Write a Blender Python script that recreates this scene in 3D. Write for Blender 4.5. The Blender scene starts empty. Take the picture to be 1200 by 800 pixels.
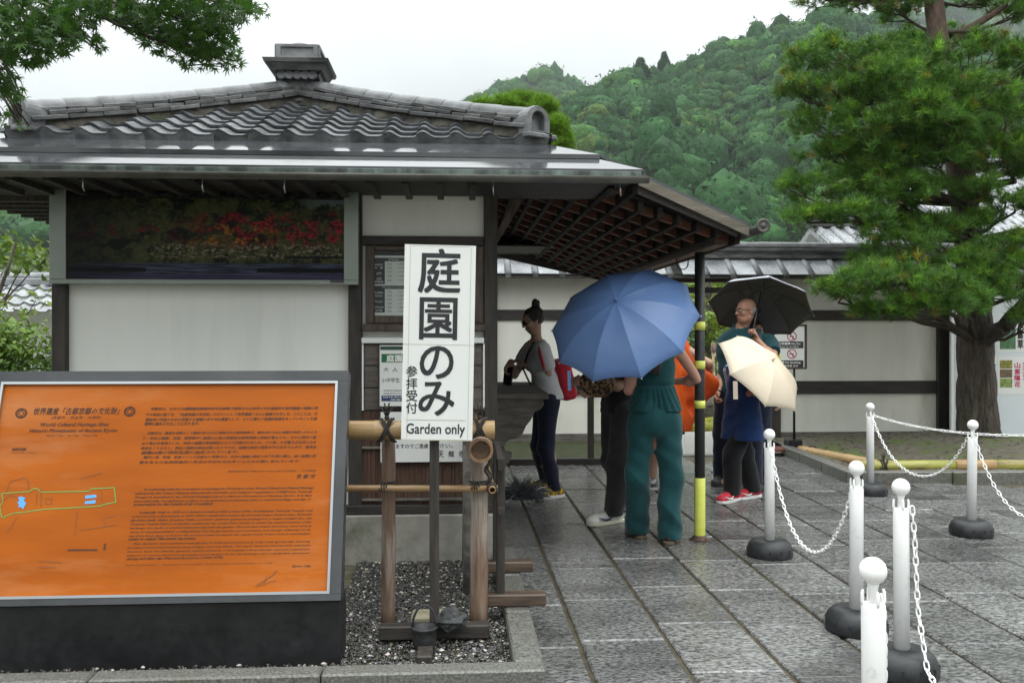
import bpy, bmesh, math, random
import numpy as np
from mathutils import Vector, Matrix, noise

# ------------------------------------------------------------------ camera, sky, sun, exposure
SC = bpy.context.scene
COL = SC.collection
F = 1050.0 / 1200.0              # focal length in frame widths
YAW = math.radians(3.54)
CAMZ = 1.48
cam_d = bpy.data.cameras.new("camera")
cam = bpy.data.objects.new("camera", cam_d)
COL.objects.link(cam)
cam.location = (0, 0, CAMZ)
cam.rotation_euler = (math.radians(90), 0, -YAW)
cam_d.sensor_width = 36.0
cam_d.lens = 36.0 * F
cam_d.shift_y = -7.0 / 1200.0
cam_d.clip_start = 0.05
cam_d.clip_end = 6000
SC.camera = cam

SUN_EL, SUN_ROT = math.radians(58), math.radians(150)
world = bpy.data.worlds.new("World")
SC.world = world
world.use_nodes = True
wn, wl = world.node_tree.nodes, world.node_tree.links
wn.clear()
w_out = wn.new("ShaderNodeOutputWorld")
w_bg = wn.new("ShaderNodeBackground")
w_sky = wn.new("ShaderNodeTexSky")
w_sky.sky_type = 'NISHITA'
w_sky.sun_disc = False
w_sky.sun_elevation = SUN_EL
w_sky.sun_rotation = SUN_ROT
w_bg.inputs[1].default_value = 0.10
# overcast deck: brighter towards the zenith (as an overcast sky is), with soft cloud mottling
w_tc = wn.new("ShaderNodeTexCoord")
w_sep = wn.new("ShaderNodeSeparateXYZ")
w_ramp = wn.new("ShaderNodeMapRange")
w_ramp.inputs[1].default_value = 0.0
w_ramp.inputs[2].default_value = 1.0
w_ramp.inputs[3].default_value = 5.2
w_ramp.inputs[4].default_value = 41.0
w_noise = wn.new("ShaderNodeTexNoise")
w_noise.inputs["Scale"].default_value = 2.2
w_noise.inputs["Detail"].default_value = 5
w_nr = wn.new("ShaderNodeMapRange")
w_nr.inputs[1].default_value = 0.3
w_nr.inputs[2].default_value = 0.7
w_nr.inputs[3].default_value = 0.72
w_nr.inputs[4].default_value = 1.06
w_mul = wn.new("ShaderNodeMath")
w_mul.operation = 'MULTIPLY'
w_col = wn.new("ShaderNodeVectorMath")
w_col.operation = 'SCALE'
w_col.inputs[0].default_value = (0.955, 1.0, 1.0)
w_mix = wn.new("ShaderNodeMix")
w_mix.data_type = 'RGBA'
w_mix.inputs[0].default_value = 0.94
wl.new(w_tc.outputs["Generated"], w_sep.inputs[0])
w_pow = wn.new("ShaderNodeMath")
w_pow.operation = 'POWER'
w_pow.use_clamp = True
w_pow.inputs[1].default_value = 2.0
w_abs = wn.new("ShaderNodeMath")
w_abs.operation = 'MAXIMUM'
w_abs.inputs[1].default_value = 0.0
wl.new(w_sep.outputs[2], w_abs.inputs[0])
wl.new(w_abs.outputs[0], w_pow.inputs[0])
wl.new(w_pow.outputs[0], w_ramp.inputs[0])
wl.new(w_tc.outputs["Generated"], w_noise.inputs["Vector"])
wl.new(w_noise.outputs[0], w_nr.inputs[0])
wl.new(w_ramp.outputs[0], w_mul.inputs[0])
wl.new(w_nr.outputs[0], w_mul.inputs[1])
wl.new(w_mul.outputs[0], w_col.inputs["Scale"])
wl.new(w_sky.outputs[0], w_mix.inputs[6])
wl.new(w_col.outputs[0], w_mix.inputs[7])
wl.new(w_mix.outputs[2], w_bg.inputs[0])
wl.new(w_bg.outputs[0], w_out.inputs[0])

sun_d = bpy.data.lights.new("sun", 'SUN')
sun = bpy.data.objects.new("sun", sun_d)
COL.objects.link(sun)
sun_d.energy = 0.6
sun_d.angle = math.radians(40)
sun_d.color = (1.0, 0.97, 0.92)
sv = Vector((math.sin(SUN_ROT) * math.cos(SUN_EL), math.cos(SUN_ROT) * math.cos(SUN_EL), math.sin(SUN_EL)))
sun.rotation_euler = sv.to_track_quat('Z', 'Y').to_euler()

SC.view_settings.view_transform = 'Standard'
SC.view_settings.look = 'None'
SC.view_settings.gamma = 1
SC.view_settings.exposure = 0.5
SC.render.engine = 'CYCLES'
SC.cycles.max_bounces = 8
SC.cycles.diffuse_bounces = 4
SC.cycles.glossy_bounces = 3
SC.cycles.transmission_bounces = 4
SC.cycles.transparent_max_bounces = 8
SC.cycles.volume_bounces = 1

# ------------------------------------------------------------------ helpers
rnd = random.Random(7)
rng = np.random.default_rng(7)
INV = {}
SA, CA = math.sin(YAW), math.cos(YAW)


def at(px, py, Y):
    """World point at depth Y seen at photo pixel px, py (1200 x 800)."""
    t = math.tan(YAW + math.atan((px - 600) / 1050.0))
    X = t * Y
    d = Y * CA + X * SA
    return Vector((X, Y, CAMZ + (393 - py) / 1050.0 * d))


def ray(px, py):
    return (Vector((SA, CA, 0)) + Vector((CA, -SA, 0)) * ((px - 600) / 1050.0) + Vector((0, 0, 1)) * ((393 - py) / 1050.0))


def on_plane(px, py, O, n):
    r = ray(px, py)
    C = Vector((0, 0, CAMZ))
    return C + r * ((O - C).dot(n) / r.dot(n))


def ground(px, py, z=0.0):
    return on_plane(px, py, Vector((0, 0, z)), Vector((0, 0, 1)))


def tagit(o, label=None, cat=None, group=None, kind=None):
    if label: o["label"] = label
    if cat: o["category"] = cat
    if group: o["group"] = group
    if kind: o["kind"] = kind
    return o


def thing(name, label, cat, loc=(0, 0, 0), rotz=0.0, group=None):
    o = bpy.data.objects.new(name, None)
    o.empty_display_size = 0.1
    COL.objects.link(o)
    o.location = loc
    o.rotation_euler = (0, 0, rotz)
    INV[o.name] = (Matrix.Translation(Vector(loc)) @ Matrix.Rotation(rotz, 4, 'Z')).inverted()
    tagit(o, label, cat, group)
    return o


def root_inv(p):
    while p is not None:
        if p.name in INV:
            return INV[p.name]
        p = p.parent
    return Matrix.Identity(4)


def link_mesh(name, me, parent=None):
    o = bpy.data.objects.new(name, me)
    COL.objects.link(o)
    if parent is not None:
        o.parent = parent
    return o


def np_mesh(name, V, Fa, mat=None, smooth=False):
    """Fast mesh from arrays: V (n,3), Fa (m,k) equal-sized faces."""
    V = np.asarray(V, np.float32)
    Fa = np.asarray(Fa, np.int32)
    me = bpy.data.meshes.new(name)
    me.vertices.add(len(V))
    me.vertices.foreach_set("co", V.ravel())
    k = Fa.shape[1]
    me.loops.add(Fa.size)
    me.loops.foreach_set("vertex_index", Fa.ravel())
    me.polygons.add(len(Fa))
    me.polygons.foreach_set("loop_start", np.arange(0, Fa.size, k, dtype=np.int32))
    me.polygons.foreach_set("loop_total", np.full(len(Fa), k, np.int32))
    if smooth:
        me.polygons.foreach_set("use_smooth", np.ones(len(Fa), bool))
    me.update(calc_edges=True)
    if mat is not None:
        me.materials.append(mat)
    return me


def add_color(me, col, name="tint"):
    """Per-vertex species tint (n,) or (n,3)."""
    col = np.asarray(col, np.float32)
    if col.ndim == 1:
        col = np.stack([col] * 3, 1)
    a = me.color_attributes.new(name, 'FLOAT_COLOR', 'POINT')
    c4 = np.concatenate([col, np.ones((len(col), 1), np.float32)], 1)
    a.data.foreach_set("color", c4.ravel().astype(np.float32))


class MB:
    def __init__(self):
        self.v, self.f, self.sm, self.mi = [], [], [], []
        self.cur = 0

    def add(self, verts, faces, smooth=False):
        n = len(self.v)
        self.v += [Vector(p) for p in verts]
        self.f += [tuple(i + n for i in f) for f in faces]
        self.sm += [smooth] * len(faces)
        self.mi += [self.cur] * len(faces)
        return self

    def box(self, c, s, R=None, bev=0.0):
        c = Vector(c)
        hx, hy, hz = s[0] / 2, s[1] / 2, s[2] / 2
        if bev <= 0:
            P = [Vector((x, y, z)) for x in (-hx, hx) for y in (-hy, hy) for z in (-hz, hz)]
            Fs = [(0, 1, 3, 2), (4, 6, 7, 5), (0, 4, 5, 1), (2, 3, 7, 6), (0, 2, 6, 4), (1, 5, 7, 3)]
        else:
            b = min(bev, hx * .9, hy * .9, hz * .9)
            P, Fs = [], []
            bm = bmesh.new()
            bmesh.ops.create_cube(bm, size=1.0)
            for v in bm.verts:
                v.co = Vector((v.co.x * 2 * hx, v.co.y * 2 * hy, v.co.z * 2 * hz))
            bmesh.ops.bevel(bm, geom=list(bm.edges), offset=b, segments=1, affect='EDGES', profile=0.5)
            bm.verts.index_update()
            P = [v.co.copy() for v in bm.verts]
            Fs = [tuple(v.index for v in f.verts) for f in bm.faces]
            bm.free()
        if R is not None:
            P = [R @ p for p in P]
        return self.add([p + c for p in P], Fs)

    def span(self, lo, hi, bev=0.0):
        lo, hi = Vector(lo), Vector(hi)
        s = hi - lo
        return self.box((lo + hi) / 2, (abs(s.x), abs(s.y), abs(s.z)), None, bev)

    def bar(self, a, b, w, h, up=(0, 0, 1), bev=0.0):
        a, b = Vector(a), Vector(b)
        y = (b - a).normalized()
        x = y.cross(Vector(up))
        if x.length < 1e-4:
            x = y.cross(Vector((1, 0, 0)))
        x.normalize()
        z = x.cross(y)
        R = Matrix((x, y, z)).transposed()
        return self.box((a + b) / 2, (w, (b - a).length, h), R, bev)

    def tube(self, pts, rad, n=10, caps=True, smooth=True, wob=0.0, seed=0):
        pts = [Vector(p) for p in pts]
        if not isinstance(rad, (list, tuple)):
            rad = [rad] * len(pts)
        rr = random.Random(seed)
        V, Fs = [], []
        T = []
        for i in range(len(pts)):
            a = pts[max(i - 1, 0)]
            b = pts[min(i + 1, len(pts) - 1)]
            T.append((b - a).normalized())
        ref = Vector((0, 0, 1)) if abs(T[0].z) < 0.9 else Vector((1, 0, 0))
        x = T[0].cross(ref).normalized()
        for i, p in enumerate(pts):
            x = (x - T[i] * x.dot(T[i])).normalized()
            y = T[i].cross(x)
            for k in range(n):
                a = 2 * math.pi * k / n
                r = rad[i] * (1 + wob * rr.uniform(-1, 1))
                V.append(p + (x * math.cos(a) + y * math.sin(a)) * r)
        for i in range(len(pts) - 1):
            for k in range(n):
                k2 = (k + 1) % n
                Fs.append((i * n + k, i * n + k2, (i + 1) * n + k2, (i + 1) * n + k))
        self.add(V, Fs, smooth)
        if caps:
            m = len(V)
            base = len(self.v) - m
            for ring, rev in ((0, True), (len(pts) - 1, False)):
                idx = [base + ring * n + k for k in range(n)]
                self.f.append(tuple(reversed(idx)) if rev else tuple(idx))
                self.sm.append(False)
                self.mi.append(self.cur)
        return self

    def lathe(self, prof, n=20, M=None, smooth=True):
        V, Fs = [], []
        for r, z in prof:
            for k in range(n):
                a = 2 * math.pi * k / n
                V.append(Vector((r * math.cos(a), r * math.sin(a), z)))
        for i in range(len(prof) - 1):
            for k in range(n):
                k2 = (k + 1) % n
                Fs.append((i * n + k, i * n + k2, (i + 1) * n + k2, (i + 1) * n + k))
        if prof[0][0] > 1e-5:
            Fs.append(tuple(reversed(range(n))))
        if prof[-1][0] > 1e-5:
            Fs.append(tuple((len(prof) - 1) * n + k for k in range(n)))
        if M is not None:
            V = [M @ v for v in V]
        return self.add(V, Fs, smooth)

    def prism(self, poly, off):
        """poly: list of 3D points (planar), extruded by vector off."""
        poly = [Vector(p) for p in poly]
        off = Vector(off)
        n = len(poly)
        V = poly + [p + off for p in poly]
        Fs = [tuple(range(n)), tuple(reversed(range(n, 2 * n)))]
        Fs += [(i, i + n, (i + 1) % n + n, (i + 1) % n) for i in range(n)]
        return self.add(V, Fs)

    def ball(self, c, r, nu=12, nv=8, R=None):
        c = Vector(c)
        if not isinstance(r, (list, tuple)):
            r = (r, r, r)
        prof = []
        V, Fs = [], []
        for i in range(nv + 1):
            t = math.pi * i / nv
            for k in range(nu):
                a = 2 * math.pi * k / nu
                p = Vector((r[0] * math.sin(t) * math.cos(a), r[1] * math.sin(t) * math.sin(a), -r[2] * math.cos(t)))
                V.append((R @ p if R is not None else p) + c)
        for i in range(nv):
            for k in range(nu):
                k2 = (k + 1) % nu
                Fs.append((i * nu + k, i * nu + k2, (i + 1) * nu + k2, (i + 1) * nu + k))
        return self.add(V, Fs, True)

    def mesh(self, name, mats, inv=None, weld=False, recalc=True):
        me = bpy.data.meshes.new(name)
        V = [inv @ p for p in self.v] if inv is not None else self.v
        me.from_pydata([tuple(p) for p in V], [], self.f)
        me.polygons.foreach_set("use_smooth", self.sm)
        if not isinstance(mats, (list, tuple)):
            mats = [mats]
        for m in mats:
            me.materials.append(m)
        me.polygons.foreach_set("material_index", self.mi)
        if recalc or weld:
            bm = bmesh.new()
            bm.from_mesh(me)
            bmesh.ops.remove_doubles(bm, verts=bm.verts, dist=1e-5)
            if recalc:
                bmesh.ops.recalc_face_normals(bm, faces=bm.faces)
            bm.to_mesh(me)
            bm.free()
        me.update()
        return me

    def build(self, name, mats, parent=None, world=True, recalc=True):
        inv = root_inv(parent) if (parent is not None and world) else None
        return link_mesh(name, self.mesh(name, mats, inv, recalc=recalc), parent)


def place_copy(name, me, Mw, parent=None):
    """An object sharing a mesh, put at world matrix Mw under parent (thing or part at the thing's origin)."""
    o = link_mesh(name, me, parent)
    inv = root_inv(parent) if parent is not None else Matrix.Identity(4)
    o.matrix_local = inv @ Mw
    return o


# ------------------------------------------------------------------ materials
def rgb(h):
    """'#rrggbb' in sRGB to linear rgba"""
    h = h.lstrip('#')
    c = [int(h[i:i + 2], 16) / 255 for i in (0, 2, 4)]
    return tuple(x / 12.92 if x <= 0.04045 else ((x + 0.055) / 1.055) ** 2.4 for x in c) + (1,)


def L(r, g, b):
    return (r, g, b, 1)


def mat(name, c1, c2=None, scale=6, rough=0.6, bump=0.0, bscale=None, stretch=(1, 1, 1), metal=0.0, rand=0.0,
        rvar=0.0, lo=0.35, hi=0.65, spec=0.5, coat=0.0, detail=6, bdist=0.01, tint=False, trans=0.0, sheen=0.0, stain=None, sscale=2.0,
        slo=.55, shi=.7):
    m = bpy.data.materials.new(name)
    m.use_nodes = True
    N, K = m.node_tree.nodes, m.node_tree.links
    P = N["Principled BSDF"]
    out = N["Material Output"]
    P.inputs["Roughness"].default_value = rough
    P.inputs["Metallic"].default_value = metal
    P.inputs["Specular IOR Level"].default_value = spec
    P.inputs["Coat Weight"].default_value = coat
    P.inputs["Sheen Weight"].default_value = sheen
    tc = N.new("ShaderNodeTexCoord")
    vec = tc.outputs["Object"]
    oi = N.new("ShaderNodeObjectInfo")
    mp = N.new("ShaderNodeMapping")
    mp.inputs["Scale"].default_value = stretch
    if rand > 0:
        ad = N.new("ShaderNodeVectorMath")
        ad.operation = 'MULTIPLY_ADD'
        K.new(oi.outputs["Random"], ad.inputs[0])
        ad.inputs[1].default_value = (37.0, 17.0, 23.0)
        K.new(vec, ad.inputs[2])
        vec = ad.outputs[0]
    K.new(vec, mp.inputs[0])
    vec = mp.outputs[0]
    no = N.new("ShaderNodeTexNoise")
    no.inputs["Scale"].default_value = scale
    no.inputs["Detail"].default_value = detail
    no.inputs["Roughness"].default_value = 0.6
    K.new(vec, no.inputs["Vector"])
    if c2 is not None:
        cr = N.new("ShaderNodeValToRGB")
        cr.color_ramp.elements[0].position = lo
        cr.color_ramp.elements[0].color = c1
        cr.color_ramp.elements[1].position = hi
        cr.color_ramp.elements[1].color = c2
        K.new(no.outputs[0], cr.inputs[0])
        col = cr.outputs[0]
    else:
        rg = N.new("ShaderNodeRGB")
        rg.outputs[0].default_value = c1
        col = rg.outputs[0]
    if stain is not None:
        n3 = N.new("ShaderNodeTexNoise")
        n3.inputs["Scale"].default_value = sscale
        n3.inputs["Detail"].default_value = 7
        n3.inputs["Roughness"].default_value = .65
        K.new(vec, n3.inputs["Vector"])
        r3 = N.new("ShaderNodeMapRange")
        r3.inputs[1].default_value = slo
        r3.inputs[2].default_value = shi
        K.new(n3.outputs[0], r3.inputs[0])
        mx = N.new("ShaderNodeMix")
        mx.data_type = 'RGBA'
        K.new(r3.outputs[0], mx.inputs[0])
        K.new(col, mx.inputs[6])
        mx.inputs[7].default_value = stain
        col = mx.outputs[2]
    if rand > 0:
        mr = N.new("ShaderNodeMapRange")
        mr.inputs[3].default_value = 1 - rand
        mr.inputs[4].default_value = 1 + rand
        K.new(oi.outputs["Random"], mr.inputs[0])
        vm = N.new("ShaderNodeVectorMath")
        vm.operation = 'SCALE'
        K.new(col, vm.inputs[0])
        K.new(mr.outputs[0], vm.inputs["Scale"])
        col = vm.outputs[0]
    if tint:
        at_ = N.new("ShaderNodeAttribute")
        at_.attribute_name = "tint"
        vm = N.new("ShaderNodeVectorMath")
        vm.operation = 'MULTIPLY'
        K.new(col, vm.inputs[0])
        K.new(at_.outputs["Color"], vm.inputs[1])
        col = vm.outputs[0]
    K.new(col, P.inputs["Base Color"])
    if rvar > 0:
        n2 = N.new("ShaderNodeTexNoise")
        n2.inputs["Scale"].default_value = (bscale or scale) * 0.6
        n2.inputs["Detail"].default_value = 4
        K.new(vec, n2.inputs["Vector"])
        m2 = N.new("ShaderNodeMapRange")
        m2.inputs[1].default_value = 0.3
        m2.inputs[2].default_value = 0.7
        m2.inputs[3].default_value = max(rough - rvar, 0.02)
        m2.inputs[4].default_value = min(rough + rvar, 1)
        K.new(n2.outputs[0], m2.inputs[0])
        K.new(m2.outputs[0], P.inputs["Roughness"])
    if bump > 0:
        nb = N.new("ShaderNodeTexNoise")
        nb.inputs["Scale"].default_value = bscale or scale
        nb.inputs["Detail"].default_value = 5
        K.new(vec, nb.inputs["Vector"])
        b = N.new("ShaderNodeBump")
        b.inputs["Strength"].default_value = bump
        b.inputs["Distance"].default_value = bdist
        K.new(nb.outputs[0], b.inputs["Height"])
        K.new(b.outputs[0], P.inputs["Normal"])
    if trans > 0:
        tr = N.new("ShaderNodeBsdfTranslucent")
        K.new(col, tr.inputs[0])
        ms = N.new("ShaderNodeMixShader")
        ms.inputs[0].default_value = trans
        K.new(P.outputs[0], ms.inputs[1])
        K.new(tr.outputs[0], ms.inputs[2])
        K.new(ms.outputs[0], out.inputs[0])
    return m


WOOD_V = (8, 8, .6)
M = {}
M['ink'] = mat("ink", L(.018, .019, .022), rough=.5)
M['wood_dark'] = mat("wood_dark", L(.014, .012, .010), L(.044, .036, .030), 6, .62, .35, 14, (6, 6, .7), rand=.15)
M['wood_dark_x'] = mat("wood_dark_x", L(.014, .012, .010), L(.040, .033, .028), 6, .62, .35, 14, (.7, 6, 6), rand=.15)
M['wood_brown'] = mat("wood_brown", L(.036, .025, .019), L(.095, .066, .048), 6, .6, .3, 14, (6, 6, .7), rand=.15)
M['wood_grey'] = mat("wood_grey", L(.075, .067, .058), L(.18, .162, .142), 5, .7, .4, 12, (1.2, 6, 6), rand=.1)
M['plaster'] = mat("plaster", L(.74, .75, .71), L(.80, .805, .765), 2.2, .8, .06, 60, (1.6, 1.6, .20), stain=L(.60, .60, .53), sscale=2.6, slo=.54, shi=.95)
M['plaster_old'] = mat("plaster_old", L(.60, .60, .54), L(.72, .71, .65), 1.6, .85, .06, 40, (1.3, 1.3, .3), stain=L(.47, .42, .32), sscale=1.3, slo=.58, shi=.8)
M['tile'] = mat("tile", L(.030, .033, .037), L(.115, .121, .128), 9, .36, .25, 50, rand=.28, rvar=.12, stain=L(.03, .031, .032), sscale=6, slo=.55, shi=.75)
M['tile_ridge'] = mat("tile_ridge", L(.05, .053, .057), L(.150, .154, .158), 6, .42, .3, 40, rand=.28, rvar=.1, stain=L(.05, .05, .047), sscale=5, slo=.52, shi=.75)
M['noshi'] = mat("noshi", L(.022, .023, .024), L(.105, .105, .105), 7, .5, .4, 40, (.6, .6, 2), rand=.4, stain=L(.02, .02, .02), sscale=5)
M['clay'] = mat("clay", L(.035, .032, .027), L(.085, .078, .062), 14, .95, .7, 40, stain=L(.06, .085, .02), sscale=4, slo=.6, shi=.7)
M['copper'] = mat("copper_sheet", L(.040, .042, .045), L(.062, .064, .067), 3, .09, .02, 12, rvar=.04, spec=.9)
M['patina'] = mat("patina_fascia", L(.03, .035, .033), L(.17, .23, .20), 9, .5, .1, 30, (1, 1, .4), lo=.42, hi=.72)
M['gutter'] = mat("gutter", L(.045, .044, .038), L(.095, .092, .08), 6, .45, .1, 30)
M['soffit'] = mat("soffit_board", L(.065, .021, .009), L(.13, .040, .015), 7, .6, .2, 14, (.7, 6, 6), rand=.25)
M['concrete'] = mat("concrete", L(.20, .19, .165), L(.31, .30, .265), 5, .75, .2, 50, stain=L(.10, .11, .07), sscale=3)
M['granite'] = mat("granite_kerb", L(.045, .045, .04), L(.17, .168, .15), 90, .5, .35, 70, rand=.1, stain=L(.085, .09, .065), sscale=3.5, rvar=.15)
M['dark_stone'] = mat("dark_stone", L(.075, .075, .065), L(.15, .145, .13), 30, .4, .3, 50, rand=.15, stain=L(.05, .06, .025), sscale=3)
M['white_plastic'] = mat("white_plastic", L(.85, .85, .84), L(.88, .88, .87), 3, .32, .02, 30, rand=.03, stain=L(.50, .49, .44), sscale=16, slo=.60, shi=.82)
M['rubber'] = mat("black_rubber", L(.008, .009, .010), L(.022, .024, .026), 12, .5, .25, 30)
M['sign_white'] = mat("sign_white", L(.66, .675, .66), L(.72, .73, .71), 2, .38, .02, 30, stain=L(.60, .60, .53), sscale=3.0, slo=.6, shi=.95)
M['sign_edge'] = mat("sign_edge", L(.40, .37, .25), L(.6, .58, .46), 6, .5)
M['grey_steel'] = mat("grey_steel", L(.04, .042, .045), L(.065, .068, .072), 2.5, .38, .03, 40, metal=.2, rvar=.12, stain=L(.17, .175, .18), sscale=1.6, slo=.6, shi=.8)
M['black_steel'] = mat("black_steel", L(.007, .007, .008), L(.017, .017, .018), 4, .5, .05, 40, spec=.3, rvar=.15, stain=L(.035, .035, .037), sscale=2.5, slo=.62, shi=.85)
M['silver'] = mat("silver_trim", L(.42, .44, .45), rough=.3, metal=.9)
M['bamboo'] = mat("bamboo_tan", L(.30, .185, .080), L(.42, .285, .135), 4, .36, .08, 30, (.6, 6, 6), rand=.12, stain=L(.24, .13, .06), sscale=1.8)
M['bamboo_green'] = mat("bamboo_green", L(.24, .25, .05), L(.36, .34, .08), 4, .36, .08, 30, (.6, 6, 6), rand=.15, stain=L(.16, .11, .045), sscale=1.5)
M['bark_post'] = mat("bark_post", L(.105, .060, .040), L(.20, .135, .095), 5, .7, .5, 14, (7, 7, .7), rand=.1, stain=L(.33, .30, .26), sscale=1.5, slo=.5, shi=.65)
M['rope'] = mat("rope_black", L(.018, .015, .013), L(.04, .033, .028), 50, .9, .5, 80)
M['bark_wall'] = mat("bark_wall", L(.05, .026, .018), L(.13, .070, .046), 5, .75, .6, 10, (40, 10, .8))
M['plank'] = mat("plank", L(.055, .045, .04), L(.10, .085, .075), 5, .65, .35, 12, (.8, 6, 6), rand=.2)
M['glass'] = None
M['skin'] = mat("skin", L(.43, .26, .19), L(.49, .305, .225), 18, .5, .08, 160, spec=.35)
M['skin_tan'] = mat("skin_tan", L(.36, .19, .125), L(.43, .235, .16), 18, .5, .08, 160, spec=.35)
M['skin_pink'] = mat("skin_pink", L(.45, .235, .17), L(.50, .275, .205), 18, .48, .08, 160, spec=.35)
M['hair'] = mat("hair_dark", L(.012, .009, .008), L(.03, .02, .016), 9, .42, .8, 30, (22, 22, 2))
M['hair_grey'] = mat("hair_grey", L(.25, .24, .23), L(.36, .35, .34), 60, .8, .3, 120)
M['leaf'] = None


def leaf_mat(name, c, trans=.35, rough=.45, c2=None, scale=3):
    return mat(name, c, c2, scale, rough, tint=True, trans=trans, spec=.4)


M['maple'] = leaf_mat("maple_leaf", L(.036, .098, .009), .46, .5)
M['pine_needle'] = leaf_mat("pine_needle", L(.070, .162, .022), .32, .5)
M['hill_leaf'] = mat("hill_foliage", L(.014, .060, .014), L(.034, .104, .026), .35, .85, 1.0, .45, tint=True, spec=.15, bdist=1.6)
M['garden_leaf'] = leaf_mat("garden_foliage", L(.07, .13, .02), .3, .5)
M['bark'] = mat("pine_bark", L(.026, .021, .017), L(.085, .064, .050), 5, .85, 1.0, 9, (5, 5, 1.1), bdist=.03, stain=L(.10, .105, .07), sscale=2.2, slo=.52, shi=.72)
M['bark_red'] = mat("pine_bark_red", L(.045, .029, .021), L(.105, .066, .047), 6, .85, .9, 10, (5, 5, 1.6), bdist=.02)
M['twig'] = mat("twig", L(.03, .022, .016), L(.07, .052, .04), 10, .85, .4, 30)
M['soil'] = mat("soil", L(.055, .047, .032), L(.13, .115, .085), 14, .9, .6, 40, stain=L(.07, .10, .018), sscale=1.6, slo=.5, shi=.6, bdist=.02)
M['moss'] = mat("moss", L(.018, .024, .008), L(.045, .052, .016), 10, .95, .8, 50, bdist=.02)


# ------------------------------------------------------------------ lettering
def text_mesh(lines, O, r, u, mat_, name, parent, eps=0.0015):
    """lines: (string, x, y, size, opts) in the plane at O with unit right r and up u; joined to one mesh."""
    V, Fs = [], []
    n = Vector(r).cross(Vector(u)).normalized()
    r, u, O = Vector(r), Vector(u), Vector(O)
    dg = None
    for ln in lines:
        s, x, y, size = ln[:4]
        op = ln[4] if len(ln) > 4 else {}
        cu = bpy.data.curves.new("lettering", 'FONT')
        cu.body = s
        cu.size = size
        cu.resolution_u = op.get('res', 2)
        cu.shear = op.get('shear', 0)
        
        cu.space_character = op.get('space', 1)
        cu.space_line = op.get('lead', 1)
        ob = bpy.data.objects.new("lettering", cu)
        me = bpy.data.meshes.new_from_object(ob)
        nv = len(me.vertices)
        if nv:
            co = np.empty(nv * 3, np.float32)
            me.vertices.foreach_get("co", co)
            co = co.reshape(-1, 3)
            x0, x1 = co[:, 0].min(), co[:, 0].max()
            sx = 1.0
            if 'width' in op and x1 > x0:
                sx = op['width'] / (x1 - x0)
            xs = (co[:, 0] - x0) * sx
            if 'fit' in op:
                fx0, fy0, fx1, fy1 = op['fit']
                sl = op.get('slope', 0.0)
                y0_, y1_ = co[:, 1].min(), co[:, 1].max()
                bd = op.get('bold', 0) * (fy1 - fy0)
                sh = [(0, 0)] if bd <= 0 else [(-1, -1), (1, -1), (1, 1), (-1, 1), (0, 0)] if op.get('res', 2) > 1 else [(-1, -.6), (1, .6)]
                for q_, (dx_, dy_) in enumerate(sh):
                    b = len(V)
                    for cx_, cy_ in co[:, :2]:
                        a_ = fx0 + bd + (float(cx_) - x0) / max(x1 - x0, 1e-6) * (fx1 - fx0 - 2 * bd) + dx_ * bd
                        c_ = fy0 + bd + (float(cy_) - y0_) / max(y1_ - y0_, 1e-6) * (fy1 - fy0 - 2 * bd) + dy_ * bd
                        V.append(O + r * a_ + u * c_ + n * (eps + q_ * .00006))
                    Fs += [tuple(i + b for i in p.vertices) for p in me.polygons]
                bpy.data.meshes.remove(me)
                bpy.data.objects.remove(ob)
                bpy.data.curves.remove(cu)
                continue
            al = op.get('align', 'l')
            w = (x1 - x0) * sx
            if al == 'c': xs = xs - w / 2
            if al == 'r': xs = xs - w
            sl = op.get('slope', 0.0)
            ys = co[:, 1] * op.get('tall', 1.0) + sl * xs
            b = len(V)
            for a_, c_ in zip(xs, ys):
                V.append(O + r * (x + float(a_)) + u * (y + float(c_)) + n * eps)
            Fs += [tuple(i + b for i in p.vertices) for p in me.polygons]
        bpy.data.meshes.remove(me)
        bpy.data.objects.remove(ob)
        bpy.data.curves.remove(cu)
    inv = root_inv(parent)
    me = bpy.data.meshes.new(name)
    me.from_pydata([tuple(inv @ p) for p in V], [], Fs)
    me.materials.append(mat_)
    me.update()
    return link_mesh(name, me, parent)


class Plane2:
    """A flat sheet at O with axes r, u: pixel lookups for laying print on it."""
    def __init__(self, O, r, u):
        self.O, self.r, self.u = Vector(O), Vector(r).normalized(), Vector(u).normalized()
        self.n = self.r.cross(self.u)

    def uv(self, px, py):
        p = on_plane(px, py, self.O, self.n) - self.O
        return p.dot(self.r), p.dot(self.u)

    def P(self, x, y, e=0.0):
        return self.O + self.r * x + self.u * y + self.n * e

    def rect(self, mb, x0, y0, x1, y1, e0, e1):
        """a thin slab standing e0..e1 proud of the sheet"""
        q = [self.P(x0, y0, e0), self.P(x1, y0, e0), self.P(x1, y1, e0), self.P(x0, y1, e0)]
        return mb.prism(q, self.n * (e1 - e0))


def T(pl, s, px0, py0, px1, py1, **op):
    """One line of lettering filling the photo box px0..px1, py0..py1 on the sheet pl."""
    a = pl.uv(px0, py1)
    b = pl.uv(px1, py0)
    op['fit'] = (a[0], a[1], b[0], b[1])
    return (s, 0, 0, op.pop('size', .1), op)


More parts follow.
